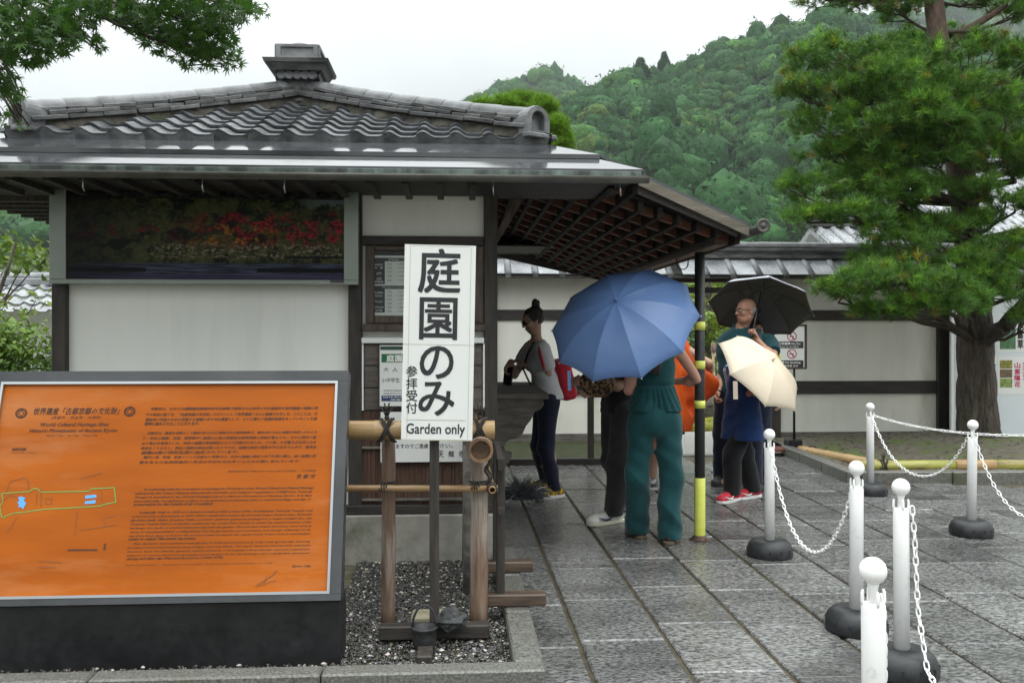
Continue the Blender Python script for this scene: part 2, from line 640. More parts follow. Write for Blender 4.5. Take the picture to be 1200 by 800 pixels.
def strip(mb, pl, pts, w, e=.0016, closed=False):
    """A printed line on a sheet through uv points."""
    n = len(pts)
    for i in range(n if closed else n - 1):
        a, b = Vector(pts[i]), Vector(pts[(i + 1) % n])
        d = (b - a)
        if d.length < 1e-6:
            continue
        d.normalize()
        q = Vector((-d.y, d.x)) * w / 2
        a2, b2 = a - d * w * .3, b + d * w * .3
        P = [pl.P(a2.x + q.x, a2.y + q.y, e), pl.P(a2.x - q.x, a2.y - q.y, e), pl.P(b2.x - q.x, b2.y - q.y, e), pl.P(b2.x + q.x, b2.y + q.y, e)]
        mb.add(P, [(0, 1, 2, 3)])


def patch(mb, pl, pts, e=.0016):
    mb.add([pl.P(x, y, e) for x, y in pts], [tuple(range(len(pts)))])


def flat(name, c, rough=.6):
    return mat(name, c, rough=rough)
# ------------------------------------------------------------------ ground and paving
def sheet(name, pts, z, m, kind='structure'):
    mb = MB()
    mb.add([(p[0], p[1], z) for p in pts], [tuple(range(len(pts)))])
    o = mb.build(name, m)
    if kind: o["kind"] = kind
    return o


M['earth'] = mat("earth", L(.06, .06, .04), L(.13, .12, .09), .8, .9, .3, 8)
M['mortar'] = mat("mortar", L(.03, .023, .012), L(.085, .065, .034), 9, .8, .5, 40, stain=L(.05, .06, .02), sscale=2)
M['court'] = mat("court_gravel", L(.17, .17, .155), L(.32, .315, .295), 45, .8, .6, 60)
sheet("ground", [(-1500, -60), (1500, -60), (1500, 1500), (-1500, 1500)], -.035, M['earth'])


def paving_mat():
    m = mat("wet_granite", L(.034, .035, .035), L(.235, .235, .228), 52, .20, .55, 40, (.75, 1.35, 1), rand=.22, rvar=.14,
            lo=.38, hi=.64, bdist=.010, stain=L(.030, .030, .028), sscale=1.5, slo=.46, shi=.74, spec=.5)
    return m


M['paving'] = paving_mat()
pave = sheet("pavement", [(.13, .9), (8.2, .9), (8.2, 10.85), (.13, 10.85)], -.014, M['mortar'])
SW, SL = .435, .672
sm = MB()
hw, hl = SW / 2 - .011, SL / 2 - .004
c = .007
top = [(-hw + c, -hl + c, 0), (hw - c, -hl + c, 0), (hw - c, hl - c, 0), (-hw + c, hl - c, 0)]
mid = [(-hw, -hl, -c), (hw, -hl, -c), (hw, hl, -c), (-hw, hl, -c)]
bot = [(-hw, -hl, -.03), (hw, -hl, -.03), (hw, hl, -.03), (-hw, hl, -.03)]
sm.add(top + mid + bot, [(0, 1, 2, 3)] + [(4 + i, 4 + (i + 1) % 4, (i + 1) % 4, i) for i in range(4)] + [(8 + i, 8 + (i + 1) % 4, 4 + (i + 1) % 4, 4 + i) for i in range(4)])
stone_me = sm.mesh("paving_stone", M['paving'])
ns = 0
offs = {0: .0, 1: .09, 2: .33}
for k in range(-1, 16):
    xc = .589 + SW * (k - .5)
    off = offs.get(k, rnd.uniform(0, SL))
    r = 0
    while True:
        yc = 1.2 + off + r * SL
        r += 1
        if yc > 10.85 - SL * .4:
            break
        if xc > 4.0 and yc > 8.75 and (xc > 4.25 or yc > 9.2):
            continue
        if k > 8 and yc < 3.0:
            continue
        if k == -1 and yc < 3.4:
            continue
        o = place_copy("paving_stone", stone_me, Matrix.Translation((xc, yc, rnd.uniform(-.0025, .0025))) @ Matrix.Rotation(rnd.uniform(-.004, .004), 4, 'X') @ Matrix.Rotation(rnd.uniform(-.004, .004), 4, 'Y'), pave)
        ns += 1
print("paving stones", ns)

# kerb round the pebble bed in front of the booth
kerb = sheet("kerb", [(-3.2, 3.69), (.34, 3.69), (.34, 5.72), (.27, 5.72), (.27, 3.75), (-3.2, 3.75)], .01, M['mortar'])
for i in range(4):
    x1 = .37 - i * .92
    w = .92 if i else .92
    mb = MB()
    mb.box((x1 - w / 2, 3.715, .045), (w - .006, .105, .13), None, .008)
    mb.build("kerb_stone", M['granite'], kerb)
for i in range(3):
    y0 = 3.77 + i * .68
    mb = MB()
    mb.box((.305, y0 + .335, .045), (.125, .664, .13), None, .008)
    mb.build("kerb_stone", M['granite'], kerb)

# dark wet pebbles: one bed of loose stones
sheet("pebble_bed", [(-3.2, 3.76), (.245, 3.76), (.245, 5.76), (-3.2, 5.76)], .02, M['soil'])


def scatter_pebbles(name, x0, x1, y0, y1, n, z, rmin, rmax, m):
    base = np.array([(1, 0, 0), (-1, 0, 0), (0, 1, 0), (0, -1, 0), (0, 0, 1), (0, 0, -1)], float)
    bf = np.array([(0, 2, 4), (2, 1, 4), (1, 3, 4), (3, 0, 4), (2, 0, 5), (1, 2, 5), (3, 1, 5), (0, 3, 5)])
    # octahedron with one split ring: rounder
    mids = {}
    V = [tuple(b) for b in base]
    F2 = []
    def mid(a, b):
        k = (min(a, b), max(a, b))
        if k not in mids:
            p = (np.array(V[a]) + np.array(V[b]))
            p /= np.linalg.norm(p)
            V.append(tuple(p)); mids[k] = len(V) - 1
        return mids[k]
    for a, b, c_ in bf[:4]:
        ab, bc, ca = mid(a, b), mid(b, c_), mid(c_, a)
        F2 += [(a, ab, ca), (ab, b, bc), (ca, bc, c_), (ab, bc, ca)]
    V = np.array(V)
    F2 = np.array(F2)
    r = rng.uniform(rmin, rmax, (n, 1)) * rng.uniform(.6, 1.25, (n, 3)) * np.array([1, 1, .62])
    P = np.stack([rng.uniform(x0, x1, n), rng.uniform(y0, y1, n), z + rng.uniform(-.006, .008, n)], 1)
    a = rng.uniform(0, 6.28, n)
    B = V[None] * r[:, None, :]
    B = B + rng.normal(0, .12, B.shape) * r[:, None, :]
    X = B[..., 0] * np.cos(a)[:, None] - B[..., 1] * np.sin(a)[:, None]
    Yy = B[..., 0] * np.sin(a)[:, None] + B[..., 1] * np.cos(a)[:, None]
    W = np.stack([X, Yy, B[..., 2]], 2) + P[:, None, :]
    Fa = (F2[None] + (np.arange(n) * len(V))[:, None, None]).reshape(-1, 3)
    me = np_mesh(name, W.reshape(-1, 3), Fa, m)
    u = rng.random(n)
    g = np.where(u < .62, rng.uniform(.25, .7, n), np.where(u < .9, rng.uniform(.7, 1.6, n), rng.uniform(2.5, 9.0, n)))
    colr = np.stack([g * rng.uniform(.97, 1.25, n), g, g * rng.uniform(.72, 1.05, n)], 1)
    add_color(me, np.repeat(colr, len(V), 0))
    o = link_mesh(name, me)
    o["kind"] = "stuff"
    return o


M['pebble'] = mat("pebble", L(.05, .052, .053), rough=.22, tint=True)
scatter_pebbles("gravel", -.62, .24, 3.77, 5.74, 12500, .036, .0055, .0125, M['pebble'])
scatter_pebbles("gravel", -3.1, -.62, 3.77, 3.98, 2400, .036, .005, .0115, M['pebble'])

# garden court beyond the gate
sheet("gravel_court", [(-6, 10.85), (9.5, 10.85), (14, 34), (-6, 34)], -.012, M['court'])
mb = MB()
mb.span((2.0, 10.86, -.03), (4.35, 11.02, .012), .006)
thr = mb.build("threshold_stone", M['dark_stone'])
thr["kind"] = "structure"
mb = MB()
for i in range(26):
    for j in range(4):
        x, y = 2.2 + i * .2 + rnd.uniform(-.1, .1), 14.1 + j * .45 + rnd.uniform(-.2, .2)
        mb.ball((x, y, .0), (rnd.uniform(.2, .34), rnd.uniform(.2, .34), rnd.uniform(.07, .15)), 8, 5)
mo = mb.build("moss_strip", mat("court_moss", L(.10, .12, .012), L(.24, .22, .02), 12, .95, .8, 60, bdist=.03))
mo["kind"] = "stuff"

# moss bed under the eaves of the boundary wall, with its wooden sill
sheet("moss_bed", [(.28, 10.3), (2.6, 10.3), (2.75, 12.3), (.28, 12.3)], .02, M['moss'])
mb = MB()
mb.span((.3, 10.18, -.01), (2.2, 10.28, .075), .006)
mb.build("timber_sill", M['wood_dark_x'])["kind"] = "structure"

# raised bed under the pine: kerb, soil
bed_in = [(4.12, 10.95), (4.0, 8.84), (6.2, 8.72), (12.0, 8.4)]
kb = sheet("bed_kerb", [(4.02, 10.95), (3.92, 8.86), (4.02, 8.86), (4.12, 10.95)], .0, M['dark_stone'])
def kerb_run(a, b, n):
    a, b = Vector(a), Vector(b)
    for i in range(n):
        p, q = a.lerp(b, i / n), a.lerp(b, (i + 1) / n)
        d = (q - p).normalized() * .003
        mb = MB()
        mb.bar(p + d, q - d, .12, .15, bev=.01)
        mb.build("kerb_stone", M['dark_stone'], kb)
kerb_run((4.10, 10.95, .04), (3.98, 8.80, .04), 3)
kerb_run((4.05, 8.80, .04), (11.4, 8.42, .04), 8)

gx, gy = np.meshgrid(np.linspace(4.02, 12.5, 60), np.linspace(8.5, 12.28, 44), indexing='ij')
xl = np.interp(gy, [8.5, 8.84, 10.95, 12.3], [4.03, 4.03, 4.16, 4.2])
gx = xl + (gx - 4.02) / (12.5 - 4.02) * (12.5 - xl)
yf = np.interp(gx, [4.0, 6.2, 12.0], [8.86, 8.78, 8.46])
gy = np.maximum(gy, yf)
gz = .075 + .10 * np.exp(-(((gx - 6.6) / 1.1) ** 2 + ((gy - 11.2) / 1.0) ** 2)) * 1.3 + .02 * np.sin(gx * 3.1) * np.cos(gy * 4.3)
gz = gz + rng.normal(0, .004, gz.shape)
nx, ny = gx.shape
V = np.stack([gx, gy, gz], 2).reshape(-1, 3)
idx = np.arange(nx * ny).reshape(nx, ny)
Fq = np.stack([idx[:-1, :-1], idx[1:, :-1], idx[1:, 1:], idx[:-1, 1:]], 2).reshape(-1, 4)
link_mesh("soil_bed", np_mesh("soil_bed", V, Fq, M['soil'], True))["kind"] = "structure"
# fallen needles and twigs on the soil
mb = MB()
for i in range(500):
    x, y = rnd.uniform(4.2, 9.5), rnd.uniform(8.95, 12.0)
    a = rnd.uniform(0, 6.28)
    l = rnd.uniform(.02, .06)
    z = .085 + .12 * math.exp(-(((x - 6.6) / 1.1) ** 2 + ((y - 11.2) / 1.0) ** 2)) + .02 * math.sin(x * 3.1) * math.cos(y * 4.3) + .008
    mb.bar((x, y, z), (x + math.cos(a) * l, y + math.sin(a) * l, z + .004), .006, .006)
mb.build("fallen_twigs", M['twig'])["kind"] = "stuff"

# ------------------------------------------------------------------ wooded hills
MAIN_RIDGE = [(-250, 262), (200, 225), (420, 190), (560, 165), (640, 132), (690, 106), (720, 97), (750, 89), (790, 82), (815, 72), (840, 57), (885, 42), (920, 32), (955, 24), (1000, 20), (1060, 30), (1110, 46), (1180, 60), (1300, 70), (1500, 110), (1800, 200)]
LEFT_RIDGE = [(300, 260), (430, 190), (500, 145), (540, 126), (565, 110), (590, 96), (615, 87), (630, 85), (650, 90), (675, 101), (700, 116), (760, 140), (900, 190)]
FAR_RIDGE = [(900, 90), (990, 52), (1040, 34), (1080, 22), (1120, 10), (1180, -4), (1260, -10), (1400, 30), (1600, 90)]


def make_hill(name, ridge, Yr, Y0, seed, n_crowns, csize, mx=None, sky_only=False):
    pts = [at(px, py + 6, Yr) for px, py in ridge]
    xs = np.array([p.x / Yr for p in pts])
    zs = np.array([max(p.z, 1) for p in pts])
    rg = np.random.default_rng(seed)
    ang = np.linspace(xs[0], xs[-1], 110)
    t = np.linspace(0, 1.35, 40)
    A, T = np.meshgrid(ang, t, indexing='ij')
    ph = rg.uniform(0, 6.28, 6)
    def surf(A, T):
        Yd = Y0 + (Yr - Y0) * T
        zr = np.interp(A, xs, zs)
        Tc = np.clip(T, 0, 1)
        prof = Tc ** 1.05 - np.clip(T - 1, 0, 1) * 1.2
        spur = .10 * np.sin(A * 26 + ph[0] + T * 3) + .07 * np.sin(A * 55 + ph[1] - T * 5) + .04 * np.sin(A * 110 + ph[2] + T * 9)
        z = zr * (prof + spur * np.sin(np.pi * Tc) * (1 - Tc * .4)) * (Yd / Yr) ** 0.15
        return A * Yd, Yd, np.where(T <= 0.02, -2, z)
    X, Y, Z = surf(A, T)
    nx, ny = A.shape
    V = np.stack([X, Y, Z], 2).reshape(-1, 3)
    idx = np.arange(nx * ny).reshape(nx, ny)
    Fq = np.stack([idx[:-1, :-1], idx[1:, :-1], idx[1:, 1:], idx[:-1, 1:]], 2).reshape(-1, 4)
    h = link_mesh(name, np_mesh(name, V, Fq, M['hill_ground'], True))
    h["kind"] = "structure"
    return surf, xs, rg


M['hill_ground'] = mat("hill_ground", L(.02, .035, .012), L(.04, .06, .018), .05, .9)


def crown_protos(nproto, nleaf, rg, sub=2, ls=(.06, .13), jit=.5):
    out = []
    bm = bmesh.new()
    bmesh.ops.create_icosphere(bm, subdivisions=sub, radius=1)
    V0 = np.array([v.co[:] for v in bm.verts])
    F0 = np.array([[v.index for v in f.verts] for f in bm.faces])
    bm.free()
    F0 = F0[V0[F0][:, :, 2].mean(1) > -.35]
    for i in range(nproto):
        V = V0.copy()
        o = rg.uniform(0, 50, 3)
        d = np.array([noise.fractal(Vector(p * 1.9 + o), .8, 2.3, 5) for p in V])
        V = V * (1 + .36 * d)[:, None] * np.array([1, 1, .82])
        V *= .93
        # leaf clumps standing off the surface
        u = rg.normal(0, 1, (nleaf, 3))
        u[:, 2] = np.abs(u[:, 2]) - .35
        u /= np.linalg.norm(u, axis=1)[:, None]
        dd = np.array([noise.fractal(Vector(p * 1.9 + o), .8, 2.3, 5) for p in u])
        C = u * (1 + .36 * dd)[:, None] * np.array([1, 1, .82]) * rg.uniform(.90, 1.07, (nleaf, 1))
        e1 = np.cross(u, rg.normal(0, 1, (nleaf, 3)))
        e1 /= np.linalg.norm(e1, axis=1)[:, None]
        nn = u + rg.normal(0, jit, (nleaf, 3))
        e1 = np.cross(nn, e1)
        e1 /= np.linalg.norm(e1, axis=1)[:, None]
        e2 = np.cross(nn, e1)
        e2 /= np.linalg.norm(e2, axis=1)[:, None]
        s = rg.uniform(ls[0], ls[1], (nleaf, 1))
        T3 = np.stack([C + e1 * s, C - e1 * s * .5 + e2 * s * .8, C - e1 * s * .5 - e2 * s * .8], 1).reshape(-1, 3)
        VV = np.concatenate([V, T3])
        FF = np.concatenate([F0, (np.arange(nleaf * 3) + len(V)).reshape(-1, 3)])
        tint = np.concatenate([np.full(len(V), .85), np.repeat(rg.uniform(.75, 1.4, nleaf), 3)])
        out.append((VV, FF, tint))
    return out


def crown_cloud(name, centers, radii, colors, protos, rg, m, stretch=None):
    VS, FS, CS = [], [], []
    b = 0
    n = len(centers)
    pick = rg.integers(0, len(protos), n)
    rot = rg.uniform(0, 6.28, n)
    for k, (PV, PF, PT) in enumerate(protos):
        I = np.nonzero(pick == k)[0]
        if len(I) == 0:
            continue
        c_, s_ = np.cos(rot[I]), np.sin(rot[I])
        X = PV[None, :, 0] * c_[:, None] - PV[None, :, 1] * s_[:, None]
        Y = PV[None, :, 0] * s_[:, None] + PV[None, :, 1] * c_[:, None]
        Z = np.repeat(PV[None, :, 2], len(I), 0)
        W = np.stack([X, Y, Z], 2) * radii[I][:, None, :] + centers[I][:, None, :]
        VS.append(W.reshape(-1, 3))
        FS.append((PF[None] + (np.arange(len(I)) * len(PV))[:, None, None]).reshape(-1, 3) + b)
        CS.append((colors[I][:, None, :] * PT[None, :, None]).reshape(-1, 3))
        b += len(I) * len(PV)
    me = np_mesh(name, np.concatenate(VS), np.concatenate(FS), m, True)
    add_color(me, np.concatenate(CS))
    return me


def forest(name, surf, xs, rg, n, a0, a1, t0, t1, size, protos, Yr):
    A = rg.uniform(a0, a1, n)
    T = t0 + (t1 - t0) * rg.random(n) ** .8
    X, Y, Z = surf(A, T)
    s = size * np.exp(rg.normal(0, .34, n)) * (.75 + .25 * Y / Yr)
    R = np.stack([s * rg.uniform(.9, 1.15, n), s * rg.uniform(.9, 1.15, n), s * rg.uniform(.75, 1.15, n)], 1)
    kind = rg.random(n)
    patch = np.sin(A * 40 + 2 * T) * np.cos(A * 17 + T * 9 + 1)
    base = np.where((kind + patch * .22 < .22)[:, None], np.array([[.50, .66, .62]]),     # dark conifers
           np.where((kind < .84)[:, None], np.array([[.92, .98, .95]]),
           np.where((kind < .965)[:, None], np.array([[1.75, 1.45, 1.0]]), np.array([[2.6, 1.35, .9]]))))
    dark = kind + patch * .22 < .22
    R[dark, 2] *= 1.35
    R[dark, :2] *= .75
    C = base * np.exp(rg.normal(0, .16, (n, 1)))
    P = np.stack([X, Y, Z + R[:, 2] * .25], 1)
    me = crown_cloud(name, P, R, C, protos, rg, M['hill_leaf'])
    o = link_mesh(name, me)
    o["kind"] = "stuff"
    return o


_rgp = np.random.default_rng(3)
PROTO = crown_protos(9, 130, _rgp, 2)
surfM, xsM, rgM = make_hill("hill", MAIN_RIDGE, 560.0, 210.0, 11, 0, 0)
ax = lambda px: math.tan(YAW + math.atan((px - 600) / 1050.0))
forest("forest", surfM, xsM, rgM, 420, ax(-200), ax(440), .35, 1.03, 8.5, PROTO, 560.0)
forest("forest", surfM, xsM, rgM, 4700, ax(430), ax(1110), .10, 1.03, 4.9, PROTO, 560.0)
forest("forest", surfM, xsM, rgM, 360, ax(1110), ax(1330), .45, 1.03, 6.0, PROTO, 560.0)
surfL, xsL, rgL = make_hill("hill", LEFT_RIDGE, 1000.0, 620.0, 12, 0, 0)
forest("forest", surfL, xsL, rgL, 640, ax(470), ax(760), .45, 1.03, 8.5, PROTO[:4], 1000.0)
surfF, xsF, rgF = make_hill("hill", FAR_RIDGE, 1350.0, 900.0, 13, 0, 0)
forest("forest", surfF, xsF, rgF, 300, ax(960), ax(1340), .5, 1.03, 15, PROTO[:4], 1350.0)
# ------------------------------------------------------------------ ticket booth
BX, BY = -1.283, 7.47
booth = thing("ticket_booth", "white plastered ticket booth with a hipped grey tile roof and wet copper eaves", "ticket booth", (BX, BY, 0))
XW0, XW1, YF, YB = -2.555, .235, 5.80, 9.15


def Xp(px, Y):
    return at(px, 393, Y).x


def Zp(py, px, Y):
    return at(px, py, Y).z


mb = MB()
mb.span((XW0, YF - .045, -.02), (XW1 + .02, YB, .335), .01)
mb.build("foundation", M['concrete'], booth)
mb = MB()
mb.span((XW0 + .02, YF + .02, .335), (XW1 - .03, YB, 2.60))
mb.build("wall", M['plaster'], booth)
mb = MB()
mb.span((XW0 - .02, YF - .035, .337), (XW1 + .03, YF + .018, .395), .004)
mb.build("wooden_sill", M['wood_dark_x'], booth)


def post(px0, px1, z0=.39, z1=2.58, Y=YF, dep=.1):
    mb = MB()
    mb.span((Xp(px0, Y - .03), Y - .03, z0), (Xp(px1, Y - .03), Y + dep, z1), .006)
    return mb.build("corner_post", M['wood_dark'], booth)


post(60, 77)
post(408, 424)
post(567, 583)
for y in (YB - .06,):
    for x in (XW0 + .02, XW1 - .04):
        mb = MB()
        mb.span((x - .05, y - .05, .39), (x + .05, y + .05, 2.58), .006)
        mb.build("corner_post", M['wood_dark'], booth)
mb = MB()
mb.span((XW0 - .05, YF - .04, Zp(221, 300, YF)), (XW1 + .06, YF + .02, Zp(221, 300, YF) + .14), .006)
mb.build("wall_plate", M['wood_dark_x'], booth)
mb = MB()
mb.span((Xp(424.3, YF), YF - .02, Zp(288, 500, YF)), (Xp(566.7, YF), YF + .03, Zp(277, 500, YF)), .004)
mb.build("lintel", M['wood_dark_x'], booth)
# small hooks under the gutter
# notice window
wx0, wx1 = Xp(429, YF), Xp(566, YF)
wz0, wz1 = Zp(379, 500, YF), Zp(289, 500, YF)
win = MB()
fw = .055
win.span((wx0, YF - .035, wz0), (wx0 + fw, YF + .015, wz1), .005)
win.span((wx1 - fw, YF - .035, wz0), (wx1, YF + .015, wz1), .005)
win.span((wx0 + fw + .001, YF - .034, wz0), (wx1 - fw - .001, YF + .015, wz0 + .05), .005)
win.span((wx0 + fw + .001, YF - .034, wz1 - .03), (wx1 - fw - .001, YF + .015, wz1), .005)
window = win.build("notice_window", M['wood_brown'], booth)
mb = MB()
mb.span((wx0 + fw - .01, YF + .004, wz0 + .04), (wx1 - fw + .01, YF + .012, wz1 - .02))
mb.build("backing", mat("window_dark", L(.016, .02, .014), L(.03, .034, .024), 3, .6), window)
M['pane'] = bpy.data.materials.new("pane")
M['pane'].use_nodes = True
_p = M['pane'].node_tree.nodes["Principled BSDF"]
_p.inputs["Base Color"].default_value = (.95, .98, .96, 1)
_p.inputs["Transmission Weight"].default_value = 1
_p.inputs["Roughness"].default_value = .03
_p.inputs["IOR"].default_value = 1.2
mb = MB()
mb.span((wx0 + fw - .006, YF - .02, wz0 + .045), (wx1 - fw + .006, YF - .016, wz1 - .025))
mb.build("pane", M['pane'], window)
mb = MB()
mb.span((wx0 - .02, YF - .075, wz0 - .05), (wx1 + .01, YF + .015, wz0 - .003), .006)
mb.build("window_sill", M['wood_brown'], booth)

# ticket counter front below the window: white lath, planks, bark panel, battens
zA, zB = Zp(480, 500, YF), Zp(402, 500, YF)
mb = MB()
mb.span((Xp(424.5, YF), YF - .05, zB), (Xp(567, YF), YF + .015, zB + .035), .003)
mb.build("white_lath", M['sign_white'], booth)
for px in (424.6, 566):
    mb = MB()
    mb.span((Xp(px, YF), YF - .03, zA + .0), (Xp(px + 2, YF), YF + .015, zB - .002))
    mb.build("white_lath", M['sign_white'], booth)
ph = (zB - zA) / 3
for i in range(3):
    mb = MB()
    mb.span((Xp(427.2, YF), YF - .02 - .004 * (i % 2), zA + i * ph + .002), (Xp(565, YF), YF + .01, zA + (i + 1) * ph - .003), .004)
    mb.build("plank", M['plank'], booth)
mb = MB()
x = Xp(424.3, YF)
while x < Xp(566.5, YF) - .005:
    w = rnd.uniform(.006, .012)
    d = rnd.uniform(.004, .014)
    mb.span((x, YF - d, .397), (x + w - .0015, YF + .015, zA - .004))
    x += w
o = mb.build("bark_strips", M['bark_wall'], booth)
o["kind"] = "stuff"
for py in (523.5, 584):
    mb = MB()
    z = Zp(py, 500, YF)
    mb.span((Xp(424.5, YF), YF - .03, z - .009), (Xp(566.5, YF), YF - .016, z + .009), .003)
    mb.build("batten", M['wood_grey'], booth)

# side window and counter on the east wall
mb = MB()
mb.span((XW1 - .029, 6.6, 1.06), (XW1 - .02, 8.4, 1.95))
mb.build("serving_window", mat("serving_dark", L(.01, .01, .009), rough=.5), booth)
mb = MB()
for y in (6.55, 7.45, 8.4):
    mb.span((XW1 - .028, y, 1.02), (XW1 + .01, y + .06, 2.0), .004)
mb.span((XW1 - .028, 6.55, 2.0), (XW1 + .01, 8.46, 2.06), .004)
mb.build("serving_frame", M['wood_dark'], booth)
# counter: thick worn board on a scrolled bracket
CY0, CY1 = 6.98, 8.25
zt = Zp(460.5, 615, CY0)
mb = MB()
mb.span((XW1 - .02, CY0, zt - .05), (Xp(643, CY0), CY1, zt), .008)
mb.build("counter", M['wood_grey'], booth)
prof = [(585, 467.5), (636.5, 467.5), (637.5, 474), (633, 480), (627, 482), (622, 492), (616.5, 499), (612, 509), (605, 514), (596.5, 515), (592.5, 519), (591, 524), (593, 530), (599.5, 530), (600, 534), (596, 543), (591, 546), (585, 545)]
for yb in (CY0 + .04, CY1 - .16):
    mb = MB()
    q = [at(a, b, CY0 + .04) for a, b in prof]
    q = [Vector((p.x, yb, p.z)) for p in q]
    q[0].x = q[-1].x = XW1 - .02
    mb.prism(q, (0, .07, 0))
    mb.build("bracket", M['wood_grey'], booth)

# ---- roof
XL, XR, YR0, YR1 = -2.73, .587, 5.60, 9.34      # outline of the tiled part
AX, AY = -1.20, 7.0                              # apex
ZE, ZA = 2.70, 3.27
mb = MB()
def ring(h, z): return [(XL - h, YR0 - h, z), (XR + h, YR0 - h, z), (XR + h, YR1 + h, z), (XL - h, YR1 + h, z)]
h1, h2, hm_ = 0.0, .49, .27
z1, z2 = 2.655, 2.437
zm = z2 + (z1 - z2) * (h2 - hm_) / (h2 - h1)
V = ring(h2, z2) + ring(hm_ - .02, zm + .009) + ring(h2, z2 - .012) + ring(h1 - .1, z1 - .02)
Fc = []
for i in range(4):
    j = (i + 1) % 4
    Fc += [(i, j, 4 + j, 4 + i), (8 + i, 8 + j, j, i)]
mb.add(V, Fc)
V = ring(hm_, zm + .003) + ring(hm_, zm + .030) + ring(h1 - .03, z1 + .032)
Fc = []
for i in range(4):
    j = (i + 1) % 4
    Fc += [(i, j, 4 + j, 4 + i), (4 + i, 4 + j, 8 + j, 8 + i)]
mb.add(V, Fc)
roof = mb.build("roof", M['copper'], booth, recalc=False)
mb = MB()
V = ring(h1 + .0, z1 - .03) + [(AX, AY, ZA - .05)]
mb.add(V, [(0, 1, 4), (1, 2, 4), (2, 3, 4), (3, 0, 4)])
mb.build("roof_bed", M['clay'], roof)
EX0, EX1, EY0, EY1 = XL - h2, XR + h2, YR0 - h2, YR1 + h2
# patina fascia, ring of boards under the sheet edge
zf0, zf1 = z2 - .062, z2 - .0125
e_ = .012
for y in (EY0 + e_, EY1 - e_):
    mb = MB()
    mb.bar((EX0 + e_, y, (zf0 + zf1) / 2), (EX1 - e_, y, (zf0 + zf1) / 2), .03, zf1 - zf0, bev=.003)
    mb.build("fascia", M['patina'], roof)
for x in (EX0 + e_, EX1 - e_):
    mb = MB()
    mb.bar((x, EY0 + e_ + .016, (zf0 + zf1) / 2), (x, EY1 - e_ - .016, (zf0 + zf1) / 2), .03, zf1 - zf0, bev=.003)
    mb.build("fascia", M['patina'], roof)


def half_gutter(a, b, r, parent):
    a, b = Vector(a), Vector(b)
    y = (b - a).normalized()
    x = y.cross(Vector((0, 0, 1))).normalized()
    mb = MB()
    V, Fs = [], []
    n = 10
    for p in (a, b):
        for rr in (r, r - .004):
            for k in range(n + 1):
                t = math.pi + math.pi * k / n
                V.append(p + x * rr * math.cos(t) + Vector((0, 0, 1)) * rr * math.sin(t))
    m = n + 1
    for k in range(n):
        Fs.append((k, k + 1, 2 * m + k + 1, 2 * m + k))
        Fs.append((m + k + 1, m + k, 3 * m + k, 3 * m + k + 1))
    Fs.append((0, 2 * m, 3 * m, m))
    Fs.append((n, m + n, 3 * m + n, 2 * m + n))
    mb.add(V, Fs, True)
    for p, s in ((a, 0), (b, 2 * m)):
        mb.f.append(tuple(len(mb.v) - 4 * m + s + k for k in range(m)))
        mb.sm.append(False)
        mb.mi.append(0)
    return mb.build("gutter", M['gutter'], parent)


half_gutter((EX0 - .02, EY0 - .035, z2 - .052), (EX1 + .02, EY0 - .035, z2 - .052), .036, roof)
# drip hooks hanging below the gutter
for px in (97, 237, 333, 578, 727):
    x = Xp(px, EY0)
    mb = MB()
    mb.tube([(x, EY0 + .01, z2 - .07), (x, EY0 - .0, z2 - .13), (x + .004, EY0 + .012, z2 - .155)], .004, 6)
    mb.build("gutter_hook", M['silver'], roof)
# eave soffit: boards on dark rafters (front, back, sides)
zs = z2 - .075
mb = MB()
for (x0, y0, x1, y1) in ((EX0 + .03, EY0 + .03, EX1 - .05, YF + .1), (EX0 + .03, YB - .1, EX1 - .05, EY1 - .03),
                         (EX0 + .03, YF + .101, XW0 + .05, YB - .101)):
    mb.span((x0, y0, zs + .02), (x1, y1, zs + .035))
mb.build("eave_boards", M['wood_dark_x'], roof)
for i in range(22):
    x = EX0 + .12 + i * .2
    if x > XW1: break
    mb = MB()
    mb.span((x - .02, EY0 + .06, zs - .015), (x + .02, YF - .045, zs + .019))
    mb.build("rafter", M['wood_dark'], roof)
for i in range(17):
    y = YF + .2 + i * .2
    mb = MB()
    mb.span((EX0 + .03, y - .02, zs - .015), (XW0 - .03, y + .02, zs + .019))
    mb.build("rafter", M['wood_dark'], roof)

# ---- pan tiles
TW, EXP, TL = .2117, .172, .215
NU = 12
def tile_prof(u):
    a = 2 * math.pi * (u - .17)
    return .020 * (math.cos(a) + .30 * math.cos(2 * a)) / 1.1


